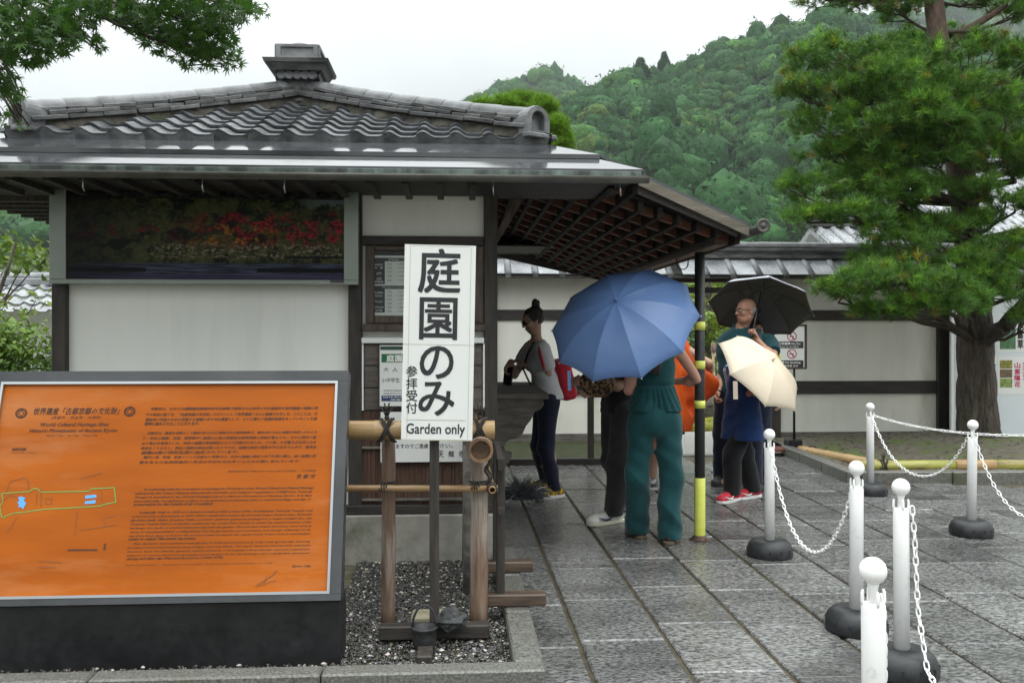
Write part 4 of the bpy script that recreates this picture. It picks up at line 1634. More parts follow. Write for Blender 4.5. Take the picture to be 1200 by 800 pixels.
# ------------------------------------------------------------------ "garden only" sign on its post
tl = math.radians(1.1)
ps = Plane2(at(470, 514.5, 4.20), (math.cos(tl), 0, -math.sin(tl)), (math.sin(tl), 0, math.cos(tl)))
sw, shh = ps.uv(553.5, 515)[0], ps.uv(472, 286)[1]
S0 = ps.P(sw / 2, 0)
gsign = thing("garden_sign", "tall white garden only sign with big black Japanese characters on a timber post", "sign", (S0.x, 4.2, .03))
seam = ps.uv(512, 404)[1]
for y0, y1 in ((0, seam - .0012), (seam + .0012, shh)):
    mb = MB()
    ps.rect(mb, 0, y0, sw, y1, -.030, 0)
    mb.build("sign_panel", M['sign_white'], gsign)
mb = MB()
ps.rect(mb, .002, seam - .0012, sw - .002, seam + .0012, -.03, -.003)
ps.rect(mb, .001, -.004, sw - .001, -.0002, -.03, -.001)
mb.build("seam_strip", M['sign_edge'], gsign)
mb = MB()
for x in (.026, sw - .022):
    strip(mb, ps, [(x, .006), (x, shh - .006)], .0016, .0012)
strip(mb, ps, [(.03, shh - .006), (sw - .03, shh - .006)], .0016, .0012)
strip(mb, ps, [ps.uv(476, 491.5), ps.uv(546, 492.5)], .0022, .0014)
mb.build("ruled_lines", flat("sign_rule", L(.35, .34, .27)), gsign)
G = dict(res=4, bold=.016)
for t4 in (T(ps, "庭", 489.5, 292, 540.5, 343, **G), T(ps, "園", 491, 349, 536.5, 397.5, **G), T(ps, "の", 491.5, 405.5, 532, 443.5, **G), T(ps, "み", 490, 447, 533, 486.5, **G)):
    text_mesh([t4], ps.O, ps.r, ps.u, M['ink'], "lettering", gsign)
text_mesh([T(ps, c_, 475.8, 428.5 + i * 14.2, 489.2, 441.5 + i * 14.2, res=3, bold=.012) for i, c_ in enumerate("参拝受付")], ps.O, ps.r, ps.u, M['ink'], "lettering", gsign)
text_mesh([T(ps, "Garden only", 476, 496.5, 545, 511.5, res=4, bold=.012)],
          ps.O, ps.r, ps.u, M['ink'], "lettering", gsign)
pc = S0
mb = MB()
mb.span((pc.x - .035, 4.235, .05), (pc.x + .01, 4.28, 1.75), .004)
mb.build("sign_post", M['wood_dark'], gsign)
mb = MB()
mb.box((pc.x - .012, 4.255, .085), (.52, .07, .065), None, .006)
mb.build("foot_beam", M['wood_dark_x'], gsign)
mb = MB()
mb.box((pc.x - .05, 4.17, .045), (.07, .42, .05), None, .006)
mb.build("foot_beam", M['wood_dark'], gsign)

# things weighing the sign foot down
M['iron'] = mat("black_iron", L(.012, .012, .013), L(.03, .03, .032), 20, .55, .4, 60)
pp = Vector((pc.x - .055, 4.14, .045))
pot = thing("iron_pot", "small black iron pot with a hoop handle at the foot of the garden sign", "pot", pp)
mb = MB()
mb.lathe([(.0, .0), (.04, .0), (.052, .015), (.056, .05), (.055, .085), (.06, .09), (.060, .098), (.05, .098), (.048, .06), (0, .045)], 20, Matrix.Translation(pp))
mb.build("pot_body", M['iron'], pot)
mb = MB()
mb.tube([pp + Vector((.055 * math.cos(a), 0, .095 + .10 * math.sin(a))) for a in np.linspace(0, math.pi, 14)], .0055, 8)
mb.build("handle", M['iron'], pot)


def rock_mesh(seed, r, sub=3, rough=.35):
    bm = bmesh.new()
    bmesh.ops.create_icosphere(bm, subdivisions=sub, radius=1)
    o = Vector((seed * 7.3, seed * 3.1, 1))
    for v in bm.verts:
        d = noise.fractal(v.co * 1.4 + o, .9, 2.1, 5)
        v.co = Vector((v.co.x * r[0], v.co.y * r[1], v.co.z * r[2])) * (1 + rough * d)
    me = bpy.data.meshes.new("rock")
    bm.to_mesh(me)
    bm.free()
    return me


rp = at(529, 752, 4.19)
me = rock_mesh(2, (.072, .06, .055))
me.materials.append(mat("dark_rock", L(.012, .013, .014), L(.05, .052, .052), 14, .7, .8, 40))
ro = link_mesh("rock", me)
ro.location = (rp.x, 4.195, .155)
tagit(ro, "dark lumpy rock lying on the foot beam of the garden sign", "rock")
mb = MB()
bp = at(509, 735, 4.44)
mb.box((0, 0, 0), (.225, .14, .075), None, .008)
bo = mb.build("stone_block", mat("tan_block", L(.19, .17, .11), L(.30, .275, .19), 20, .85, .4, 50))
bo.location = (bp.x, 4.44, .075)
tagit(bo, "tan rectangular stone block lying on the pebbles behind the garden sign", "stone block")

# ------------------------------------------------------------------ bamboo rail fence
def bamboo(mb, a, b, r, step=.33, n=14, seed=1, hollow=True):
    a, b = Vector(a), Vector(b)
    L_ = (b - a).length
    d = (b - a) / L_
    rr = random.Random(seed)
    ss, rads = [0], [r]
    s = rr.uniform(.08, step * .7)
    while s < L_ - .03:
        for ds, k in ((-.014, 1.0), (-.005, 1.07), (0, 1.0), (.005, 1.06), (.016, 1.0)):
            ss.append(s + ds)
            rads.append(r * k)
        s += step * rr.uniform(.85, 1.15)
    ss.append(L_)
    rads.append(r)
    mb.tube([a + d * s for s in ss], rads, n, caps=False)
    x = d.cross(Vector((0, 0, 1)) if abs(d.z) < .9 else Vector((1, 0, 0))).normalized()
    y = d.cross(x)
    for end, p in ((-1, a), (1, b)):
        V, Fs = [], []
        rings = ((r, 0), (r * .78, 0), (r * .76, -end * .06)) if hollow else ((r, 0), (r * .5, 0), (r * .3, 0))
        for q, off in rings:
            for k in range(n):
                t = 2 * math.pi * k / n
                V.append(p + d * off + (x * math.cos(t) + y * math.sin(t)) * q)
        for l in range(2):
            for k in range(n):
                Fs.append((l * n + k, l * n + (k + 1) % n, (l + 1) * n + (k + 1) % n, (l + 1) * n + k))
        Fs.append(tuple(2 * n + k for k in range(n)))
        mb.add(V, Fs)


def lashing(mb, c, axis, r, turns=4, w=.008, seed=0):
    """cord wound round a pole at c"""
    axis = Vector(axis).normalized()
    x = axis.cross(Vector((0, 0, 1)) if abs(axis.z) < .9 else Vector((1, 0, 0))).normalized()
    y = axis.cross(x)
    pts = []
    for i in range(turns * 12 + 1):
        t = 2 * math.pi * i / 12
        pts.append(Vector(c) + axis * (w * 1.7 * (i / 12 - turns / 2)) + (x * math.cos(t) + y * math.sin(t)) * (r + w * .4))
    mb.tube(pts, w / 2, 5)


def rope_tie(mb, c, rp, rq, sp):
    """crossed cords over a horizontal rail (along X) on a post, with two loose ends"""
    c = Vector(c)
    for s in (-1, 1):
        pts = []
        for k in range(9):
            t = -.9 + 1.8 * k / 8
            pts.append(c + Vector((s * sp * (1 - (k / 8) * 2) * .5, -(rp + .006) * math.cos(t * 1.2), (rp + .01) * math.sin(t * 1.5) * 1.05)))
        mb.tube(pts, .006, 6)
        mb.tube([p + Vector((.011 * s, -.002, 0)) for p in pts], .005, 6)
        mb.tube([c + Vector((0, -.01, rp + .012)), c + Vector((s * .012, -.018, rp + .04)), c + Vector((s * .03, -.012, rp + .065))], .0045, 5)
        mb.tube([c + Vector((0, -.01, rp + .012)), c + Vector((s * .004, -.018, rp + .05)), c + Vector((s * .012, -.02, rp + .085))], .004, 5)
    mb.ball(c + Vector((0, -.012, rp + .012)), .013, 8, 6)


YFN = 4.40
fa, fb = at(396, 503.5, YFN), at(579.5, 503.5, YFN)
fence = thing("bamboo_fence", "low bamboo rail fence on bark posts in front of the ticket booth", "fence", (fa.x + .3, YFN, 0))
r_big = .046
mb = MB()
bamboo(mb, (fa.x - .25, YFN, fa.z), (fb.x, YFN, fb.z), r_big, .36, 18, 4)
mb.build("bamboo_rail", M['bamboo'], fence)
ta, tb = at(396, 571.5, YFN), at(583, 572.5, YFN)
mb = MB()
bamboo(mb, (ta.x - .2, YFN + .005, ta.z), (tb.x, YFN + .005, tb.z), .0165, .28, 12, 9)
mb.build("thin_rail", M['bamboo'], fence)
for px, py in ((455, 492), (561.5, 512)):
    p = at(px, py, YFN + .075)
    rr = .035 if px < 500 else .044
    mb = MB()
    zz = [0, .12, .3, .45, .6, .8, p.z]
    mb.tube([(p.x + rnd.uniform(-.003, .003), YFN + .085, z) for z in zz], [rr * k for k in (1.12, 1.03, 1.0, 1.02, .97, .98, .96)], 14, wob=.025, seed=px)
    mb.build("bark_post", M['bark_post'], fence)
    mb = MB()
    rope_tie(mb, (p.x, YFN, fa.z), r_big, rr, .07)
    mb.build("cord", M['rope'], fence)
    mb = MB()
    lashing(mb, (p.x, YFN + .085, ta.z), (0, 0, 1), rr, 3, .009)
    lashing(mb, (p.x - .02, YFN + .005, ta.z), (1, 0, 0), .017, 3, .007)
    mb.build("cord", M['rope'], fence)
# the fence returns along the pavement: a thick dark-ended pole pointing at the court
qe = at(563.5, 527.5, 4.28)
fence2 = thing("bamboo_fence", "side bamboo rail with an open dark end pointing out beside the paving", "fence", (qe.x, 5.3, 0))
mb = MB()
bamboo(mb, qe, (qe.x, 5.72, qe.z), .060, .42, 20, 12)
mb.build("bamboo_rail", mat("bamboo_dark", L(.10, .06, .035), L(.26, .16, .09), 4, .4, .1, 30, (6, .6, 6), stain=L(.04, .03, .02), sscale=4), fence2)
e2 = at(577, 574, 4.33)
mb = MB()
bamboo(mb, (e2.x, 4.33, e2.z), (e2.x, 5.70, e2.z), .017, .28, 12, 3)
mb.build("thin_rail", M['bamboo'], fence2)
mb = MB()
for dz in (.0, .02):
    lashing(mb, (e2.x, 4.38 + dz, e2.z), (0, 1, 0), .018, 4, .009)
pts = [at(571 + 3 * math.sin(k * 1.3), 535 + k * 4.2, 4.41) for k in range(9)]
mb.tube(pts, .007, 6)
mb.tube([p + Vector((.012, 0, .008)) for p in pts], .006, 6)
mb.build("cord", M['rope'], fence2)
for Y in (5.05, 5.62):
    mb = MB()
    x = Xp(549, 5.05)
    mb.tube([(x, Y, z) for z in (0, .3, .6, .86)], [.034, .031, .03, .03], 12, wob=.03)
    mb.build("bark_post", M['wood_grey'], fence2)

# wooden barrier standing across the kerb
bx = at(584, 600, 4.62).x
stand = thing("wooden_barrier", "dark timber barrier on two plank feet straddling the stone kerb", "barrier", (bx, 4.9, .11))
for i, (Y, px, pyb) in enumerate(((4.55, 586.5, 690), (5.2, 582, 660))):
    p = at(px, pyb, Y)
    mb = MB()
    mb.span((p.x - .022, Y - .02, .165), (p.x + .022, Y + .02, .86), .004)
    mb.build("upright", M['wood_dark'], stand)
    mb = MB()
    mb.box((p.x + .06, Y, .143), (.34 if i == 0 else .30, .085, .06), None, .006)
    mb.build("foot", mat("wet_plank", L(.045, .03, .022), L(.11, .075, .05), 6, .5, .3, 14, (.7, 6, 6)), stand)
for z in (.835, .60):
    mb = MB()
    a, b = at(586.5, 600, 4.55), at(582, 600, 5.2)
    mb.bar((a.x + .0, 4.47, z), (b.x, 5.28, z), .03, .055 if z > .8 else .03)
    mb.build("rail", M['wood_dark'], stand)

# grey bristly broom head on the paving by the counter
bp = ground(612, 588)
mb = MB()
rr = random.Random(5)
for i in range(420):
    a, e = rr.uniform(0, 6.28), rr.uniform(.05, 1.25)
    l = rr.uniform(.14, .25)
    d = Vector((math.cos(a) * math.cos(e) * 1.15, math.sin(a) * math.cos(e) * .7, math.sin(e)))
    c0 = Vector((rr.uniform(-.05, .05), rr.uniform(-.03, .03), .02 + rr.uniform(0, .03)))
    p1 = c0 + d * l * .55
    p2 = c0 + d * l + Vector((0, 0, -.05 * math.cos(e)))
    p2.z = max(p2.z, .008)
    mb.tube([c0, p1, p2], [.0045, .004, .0015], 4, caps=False)
bro = mb.build("broom_head", mat("grey_bristle", L(.06, .065, .07), L(.16, .17, .18), 20, .6))
bro.location = (bp.x, bp.y, 0)
tagit(bro, "fluffy grey bristle broom head on the paving beside the ticket counter", "broom")

# ------------------------------------------------------------------ prints on the booth
def nodes_print(name):
    m = bpy.data.materials.new(name)
    m.use_nodes = True
    N, K = m.node_tree.nodes, m.node_tree.links
    tc = N.new("ShaderNodeTexCoord")
    sp = N.new("ShaderNodeSeparateXYZ")
    K.new(tc.outputs["Generated"], sp.inputs[0])
    def math_(op, a, b=0.0, c=None):
        n = N.new("ShaderNodeMath")
        n.operation = op
        for i, v in enumerate((a, b) if c is None else (a, b, c)):
            if isinstance(v, (int, float)): n.inputs[i].default_value = v
            else: K.new(v, n.inputs[i])
        return n.outputs[0]
    def noise_(sx, sy, off=0.0, det=6):
        cb = N.new("ShaderNodeCombineXYZ")
        K.new(math_('MULTIPLY_ADD', sp.outputs[0], sx, off), cb.inputs[0])
        K.new(math_('MULTIPLY_ADD', sp.outputs[2], sy, off * .7), cb.inputs[1])
        n = N.new("ShaderNodeTexNoise")
        n.inputs["Scale"].default_value = 1
        n.inputs["Detail"].default_value = det
        n.inputs["Roughness"].default_value = .65
        K.new(cb.outputs[0], n.inputs["Vector"])
        return n.outputs[0]
    def step_(x, lo, hi):
        n = N.new("ShaderNodeMapRange")
        n.interpolation_type = 'SMOOTHSTEP'
        K.new(x, n.inputs[0])
        n.inputs[1].default_value, n.inputs[2].default_value = lo, hi
        return n.outputs[0]
    def mix_(f, a, b):
        n = N.new("ShaderNodeMix")
        n.data_type = 'RGBA'
        K.new(f, n.inputs[0])
        for i, v in ((6, a), (7, b)):
            if isinstance(v, tuple): n.inputs[i].default_value = v
            else: K.new(v, n.inputs[i])
        return n.outputs[2]
    return m, N, K, sp.outputs[0], sp.outputs[2], math_, noise_, step_, mix_


m, N, K, gx_, gz_, math_, noise_, step_, mix_ = nodes_print("autumn_photo")
band = lambda z, a, b, s: math_('MULTIPLY', step_(z, a - s, a + s), math_('SUBTRACT', 1.0, step_(z, b - s, b + s)))
n1, n2, n3 = noise_(26, 9, 3), noise_(13, 5, 11), noise_(60, 22, 5)
c = mix_(step_(n1, .4, .62), L(.004, .007, .004), L(.040, .050, .014))
c = mix_(math_('MULTIPLY', step_(n2, .47, .56), .7), c, L(.055, .060, .020))
c = mix_(math_('MULTIPLY', step_(noise_(70, 26, 33), .56, .60), .6), c, L(.09, .095, .03))
c = mix_(step_(noise_(9, 4, 51), .54, .60), c, L(.004, .006, .004))
skyz = math_('ADD', gz_, math_('MULTIPLY', math_('SUBTRACT', n1, .5), .35))
c = mix_(math_('MULTIPLY', step_(gx_, .80, .93), step_(skyz, .80, .86)), c, L(.10, .12, .125))
redz = band(gz_, math_('ADD', .36, 0) if False else .40, .74, .07) if True else None
rx = step_(gx_, .32, .66)
red = math_('MULTIPLY', math_('MULTIPLY', redz, step_(noise_(20, 8, 21), .47, .56)), math_('MAXIMUM', rx, .0))
c = mix_(red, c, mix_(step_(n3, .44, .56), L(.05, .004, .006), L(.30, .015, .024)))
org = math_('MULTIPLY', math_('MULTIPLY', band(gz_, .38, .62, .06), step_(noise_(24, 9, 41), .50, .58)), band(gx_, .44, .74, .08))
c = mix_(org, c, mix_(step_(n3, .44, .56), L(.08, .028, .006), L(.28, .12, .02)))
shore = math_('MULTIPLY', math_('MULTIPLY', band(gz_, .24, .40, .03), step_(noise_(50, 30, 61), .48, .58)), band(gx_, .30, 1.2, .1))
c = mix_(shore, c, mix_(step_(n3, .4, .6), L(.06, .05, .03), L(.26, .22, .15)))
lrd = math_('MULTIPLY', math_('MULTIPLY', band(gz_, .46, .62, .05), step_(noise_(28, 12, 71), .54, .6)), band(gx_, -.2, .4, .05))
c = mix_(lrd, c, L(.12, .01, .012))
pond = math_('SUBTRACT', 1.0, step_(gz_, .17, .20))
c = mix_(pond, c, mix_(step_(noise_(8, 60, 15), .4, .6), L(.010, .010, .016), L(.06, .07, .12)))
deck = math_('SUBTRACT', 1.0, step_(gz_, .055, .07))
c = mix_(deck, c, mix_(step_(noise_(3, 90, 25), .4, .6), L(.022, .018, .045), L(.055, .05, .095)))
rail = band(gz_, .085, .135, .006)
c = mix_(math_('MULTIPLY', rail, math_('MAXIMUM', step_(gx_, .68, .685), math_('SUBTRACT', 1.0, step_(gx_, .28, .285)))), c, L(.003, .003, .004))
rail2 = band(gz_, .245, .27, .005)
c = mix_(math_('MULTIPLY', rail2, step_(gx_, .78, .785)), c, L(.003, .003, .004))
c = mix_(step_(gz_, .90, .905), c, mix_(step_(noise_(40, 30, 9), .45, .6), L(.004, .004, .004), L(.035, .04, .04)))
vig = math_('SUBTRACT', 1.0, step_(gx_, .02, .34))
c = mix_(math_('MULTIPLY', vig, .72), c, L(.004, .004, .004))
P_ = N["Principled BSDF"]
K.new(c, P_.inputs["Base Color"])
P_.inputs["Roughness"].default_value = .3
P_.inputs["Specular IOR Level"].default_value = .12
M['photo'] = m

YP = 5.70
x0, x1 = Xp(57.5, YP), Xp(420, YP)
z0, z1 = Zp(333, 240, YP), Zp(216, 240, YP)
ix0, ix1, iz0, iz1 = Xp(77, YP), Xp(403, YP), Zp(327.5, 240, YP), Zp(223, 240, YP)
photo = thing("framed_photo", "long framed photograph of a dark autumn garden hung on the white booth wall", "photo panel", ((x0 + x1) / 2, YP, z0))
M['frame_green'] = mat("frame_pale", L(.20, .235, .205), L(.25, .285, .25), 2, .3, .02, 30, metal=.35)
for (a, b, c_, d) in ((x0, z0, x1, iz0), (x0, iz1, x1, z1), (x0, iz0 + .0005, ix0, iz1 - .0005), (ix1, iz0 + .0005, x1, iz1 - .0005)):
    mb = MB()
    mb.span((a, YP, b), (c_, YP + .055, d), .002)
    mb.build("frame", M['frame_green'], photo)
mb = MB()
mb.span((ix0 - .002, YP + .008, iz0 - .002), (ix1 + .002, YP + .05, iz1 + .002))
mb.build("print", M['photo'], photo)
mb = MB()
mb.span((Xp(387, YP), YP - .004, Zp(331.5, 395, YP)), (Xp(403, YP), YP - .0005, Zp(328.3, 395, YP)))
mb.build("caption_plate", flat("caption_plate", L(.07, .055, .07)), photo)
mb = MB()
for px in (100, 400):
    mb.span((Xp(px, YP) - .012, YP + .055, z1 - .35), (Xp(px, YP) + .012, YF + .02, z1 - .32))
mb.build("wall_bracket", M['black_steel'], photo)

# timetable behind the window glass
pw = Plane2((Xp(435, YF), YF - .001, Zp(372, 470, YF)), (1, 0, 0), (0, 0, 1))
w_, h_ = pw.uv(535, 300)
tt = thing("timetable_notice", "black and white timetable notice behind the booth window glass", "notice", (pw.P(w_ / 2, 0).x, YF - .001, pw.O.z))
mb = MB()
pw.rect(mb, 0, 0, w_, h_, 0, .002)
mb.build("paper", M['sign_white'], tt)
pt = Plane2(pw.P(0, 0, .002), pw.r, pw.u)
mb = MB()
mb2 = MB()
def blk(m_, a, b, c_, d, e=.0008):
    p, q = pt.uv(a, d), pt.uv(c_, b)
    patch(m_, pt, [(p[0], p[1]), (q[0], p[1]), (q[0], q[1]), (p[0], q[1])], e)
blk(mb, 437, 302.5, 533, 306); blk(mb, 437, 306, 451, 333); blk(mb, 437, 335, 533, 338.5); blk(mb, 437, 338.5, 451, 366)
mb.build("printed_blocks", M['ink'], tt)
tl_ = [T(pt, "参拝時間のご案内", 455, 303.3, 478, 305.3), T(pt, "参拝受付", 438.5, 309, 449, 311.5), T(pt, "本  堂", 438.5, 312.7, 449, 315), T(pt, "北門", 441, 319, 447, 322), T(pt, "法堂", 441, 325, 447, 328), T(pt, "雲龍図", 439, 329, 449, 331.3), T(pt, "Opening and closing", 448, 335.8, 472, 337.7),
       T(pt, "Buddha", 438.6, 341.3, 449, 344), T(pt, "Garden", 439.4, 345.3, 448.5, 347.6), T(pt, "Temple", 439, 352, 448.5, 355), T(pt, "Entrance", 438.5, 358.3, 449.5, 360.7), T(pt, "to hall", 440, 362, 448, 364.5)]
text_mesh(tl_, pt.O, pt.r, pt.u, flat("white_ink", L(.75, .76, .75)), "lettering", tt, eps=.0016)
lines = []
for i, y in enumerate((308.5, 313, 317.5, 322.5, 327.5, 341, 345.5, 350, 354.5, 359, 363.5)):
    lines.append(T(pt, ("8:30", "9:00", "10:00", "庭園", "諸堂")[i % 5], 454, y, 459, y + 2))
    lines.append(T(pt, ("~ 17:00 受付終了 16:50", "~ 17:30 500円", "~ 16:30 300円")[i % 3], 464, y, 478, y + 2, res=1))
text_mesh(lines, pt.O, pt.r, pt.u, M['ink'], "lettering", tt)

# fee board on the planks
YQ = YF - .045
pf = Plane2((Xp(443.5, YQ), YQ, Zp(477, 470, YQ)), (1, 0, 0), (0, 0, 1))
w_, h_ = pf.uv(520, 403)
fee = thing("fee_board", "small white fee board with a green heading on the dark planks", "price board", (pf.P(w_ / 2, 0).x, YQ, pf.O.z))
mb = MB()
pf.rect(mb, 0, 0, w_, h_, -.018, 0)
mb.build("board_frame", M['wood_dark'], fee)
mb = MB()
pf.rect(mb, .008, .008, w_ - .008, h_ - .008, .0, .002)
mb.build("paper", M['sign_white'], fee)
pt = Plane2(pf.P(0, 0, .002), pf.r, pf.u)
mb = MB()
blk(mb, 445.5, 405.5, 518, 410)
mb.build("heading_band", flat("teal_band", L(.025, .06, .045)), fee)
mb = MB()
blk(mb, 447, 414.5, 516, 424.5)
mb.build("heading_band", flat("green_band", L(.018, .13, .04)), fee)
mb = MB()
blk(mb, 447, 463, 516, 470)
mb.build("footer_band", flat("navy_band", L(.02, .04, .12)), fee)
wi = flat("white_ink_b", L(.78, .8, .78))
text_mesh([T(pt, "庭園参拝料", 453, 415.5, 500, 423.8, bold=.02), T(pt, "団体割引30名以上", 449, 464, 500, 466), T(pt, "障害者割引あり", 458, 467, 500, 469)], pt.O, pt.r, pt.u, wi, "lettering", fee, eps=.0016)
text_mesh([T(pt, "大  人", 449.5, 430, 466, 435.5), T(pt, "500円", 476, 430, 500, 435.5), T(pt, "小中学生", 447, 442.5, 468.5, 448), T(pt, "300円", 476, 442.5, 500, 448), T(pt, "未就学児無料でお入り頂けます", 449.5, 456.3, 500, 458.4), T(pt, "諸堂参拝は別途三百円が必要です", 449.5, 459.8, 500, 461.8)], pt.O, pt.r, pt.u, M['ink'], "lettering", fee)

# paper notice on the bark panel
pn_ = Plane2((Xp(446, YQ), YQ, Zp(541, 500, YQ)), (1, 0, 0), (0, 0, 1))
w_, h_ = pn_.uv(545, 482)
pap = thing("paper_notice", "white paper notice with brush lettering behind the bamboo rail", "notice", (pn_.P(w_ / 2, 0).x, YQ, pn_.O.z))
mb = MB()
pn_.rect(mb, 0, 0, w_, h_, -.004, 0)
mb.build("paper", M['sign_white'], pap)
text_mesh([T(pn_, "ますのでご遠慮くだ", 464, 519.5, 513, 525.2, bold=.006), T(pn_, "さい。", 515.5, 519.5, 530.5, 524.5, bold=.006), T(pn_, "天", 513.5, 527.5, 520, 536, bold=.01), T(pn_, "龍", 525.5, 528, 532, 535, bold=.01), T(pn_, "寺", 537.5, 527.5, 544, 535.5, bold=.01), T(pn_, "庭園内は三脚の使用を", 464, 508, 530, 514)], pn_.O, pn_.r, pn_.u, M['ink'], "lettering", pap)
# ------------------------------------------------------------------ chain barrier posts
BH = .86
bol = thing("chain_post", "white plastic chain post nearest the walkers in the middle of the court", "chain post", (0, 0, 0), 0, "white plastic chain posts")
mb = MB()
mb.lathe([(.148, .0), (.152, .012), (.150, .05), (.138, .085), (.115, .108), (.07, .118), (.055, .112), (.036, .112)], 32)
for k in range(12):
    a = 2 * math.pi * k / 12
    mb.box((.149 * math.cos(a), .149 * math.sin(a), .035), (.006, .012, .05), Matrix.Rotation(a, 3, 'Z'))
mb.build("base", M['rubber'], bol)
mb = MB()
mb.lathe([(.0335, .10), (.0335, .715), (.031, .722), (.012, .724)], 24)
mb.build("tube", M['white_plastic'], bol)
mb = MB()
mb.lathe([(.013, .72), (.013, .765), (.016, .775), (.016, .782), (.0, .782)], 14)
mb.ball((0, 0, .815), .0385, 18, 12)
mb.build("ball_cap", M['white_plastic'], bol)
for k in range(4):
    a = math.pi / 4 + k * math.pi / 2
    mb = MB()
    d = Vector((math.cos(a), math.sin(a), 0))
    mb.tube([d * .025 + Vector((0, 0, .712)), d * .032 + Vector((0, 0, .73)), d * .031 + Vector((0, 0, .755)), d * .029 + Vector((0, 0, .763))], [.006, .0055, .005, .003], 7)
    mb.build("hook", M['white_plastic'], bol)


def copy_tree(o, parent=None):
    c = o.copy()
    COL.objects.link(c)
    c.parent = parent
    if o.name in INV:
        INV[c.name] = INV[o.name]
    for ch in list(o.children):
        copy_tree(ch, c)
    return c


POSTS = {'A': (902, 651, "white chain post in front of the walkers with a chain sagging towards the pine"), 'B': (1003.5, 738, "white chain post at the near end of the short sagging chain"),
         'C': (1020, 579, "white chain post standing at the corner of the bamboo edged bed"), 'D': (1138, 626, "white chain post in front of the pine trunk with chains on both sides"),
         'E': (1057, 789, "white chain post with chain hanging straight down its side, base cut off by the frame"), 'F': (1026, 1005, "nearest white chain post, only its ball and upper tube in view")}
PT = {}
H0 = (393 - 503.5) / 1050
for k, (px, py, lab) in POSTS.items():
    p = ground(px, py)
    PT[k] = p
    o = bol if k == 'A' else copy_tree(bol)
    o.location = (p.x, p.y, 0)
    o.rotation_euler = (rnd.uniform(-.012, .012), rnd.uniform(-.012, .012), {'A': .2, 'B': -.1, 'C': .5, 'D': .1, 'E': 0.6, 'F': .75}[k])
    o["label"] = lab
    o["group"] = "white plastic chain posts"
o = copy_tree(bol)
g = ground(1290, 668)
o.location = (g.x, g.y, 0)
PT['G'] = g
o["label"] = "white chain post just outside the frame beyond the pine trunk"
o2 = copy_tree(bol)
g = ground(1330, 600)
o2.location = (g.x, g.y, 0)
PT['H'] = g
o2["label"] = "far white chain post beside the soil bed outside the frame"

# one link: an oval ring
mb = MB()
ring_ = []
for k in range(14):
    t = 2 * math.pi * k / 14
    ring_.append(Vector((.0095 * math.cos(t), .0185 * math.sin(t) + (.004 if math.sin(t) > 0 else -.004), 0)))
n = len(ring_)
V, Fs = [], []
for i in range(n):
    tan = (ring_[(i + 1) % n] - ring_[i - 1]).normalized()
    nr = tan.cross(Vector((0, 0, 1)))
    for j in range(6):
        a = 2 * math.pi * j / 6
        V.append(ring_[i] + nr * .0034 * math.cos(a) + Vector((0, 0, .0034 * math.sin(a))))
for i in range(n):
    for j in range(6):
        Fs.append((i * 6 + j, i * 6 + (j + 1) % 6, ((i + 1) % n) * 6 + (j + 1) % 6, ((i + 1) % n) * 6 + j))
mb.add(V, Fs, True)
LINK = mb.mesh("chain_link", M['white_plastic'])


def chain(label, path, single):
    """links strung along a path of points; single: each link its own part"""
    # resample at the link pitch
    pts = [Vector(p) for p in path]
    out, need = [pts[0]], .036
    acc = 0
    for a, b in zip(pts, pts[1:]):
        l = (b - a).length
        s = need - acc
        while s <= l:
            out.append(a.lerp(b, s / l))
            s += need
        acc = (acc + l) % need
    ch = thing("barrier_chain", label, "chain", tuple(out[len(out) // 2]), 0, "white plastic chains between the posts")
    jm = MB()
    for i in range(len(out) - 1):
        a, b = out[i], out[i + 1]
        y = (b - a).normalized()
        x = y.cross(Vector((0, 0, 1)))
        if x.length < .05:
            x = Vector((1, 0, 0))
        x.normalize()
        z = x.cross(y)
        ang = math.pi / 4 + (math.pi / 2 if i % 2 else 0) + .25 * math.sin(i * 1.7)
        Mw = Matrix.Translation((a + b) / 2) @ Matrix((x, y, z)).transposed().to_4x4() @ Matrix.Rotation(ang, 4, 'Y')
        if single:
            place_copy("chain_link", LINK, Mw, ch)
        else:
            jm.add([Mw @ v.co for v in LINK.vertices], [tuple(p.vertices) for p in LINK.polygons], True)
    if not single:
        o = jm.build("chain_links", M['white_plastic'], ch, recalc=False)
        o["kind"] = "stuff"
    return ch


def sag(a, b, low, n=40, top=.735):
    a, b = Vector((a.x, a.y, top)), Vector((b.x, b.y, top))
    d = (b - a)
    d.z = 0
    d.normalize()
    a += d * .03
    b -= d * .03
    q = []
    for i in range(n + 1):
        t = i / n
        c = math.cosh((t - .5) * 3.2) / math.cosh(1.6)
        c0 = 1 / math.cosh(1.6)
        p = a.lerp(b, t)
        p.z = low + (top - low) * (c - c0) / (1 - c0)
        q.append(p)
    return q


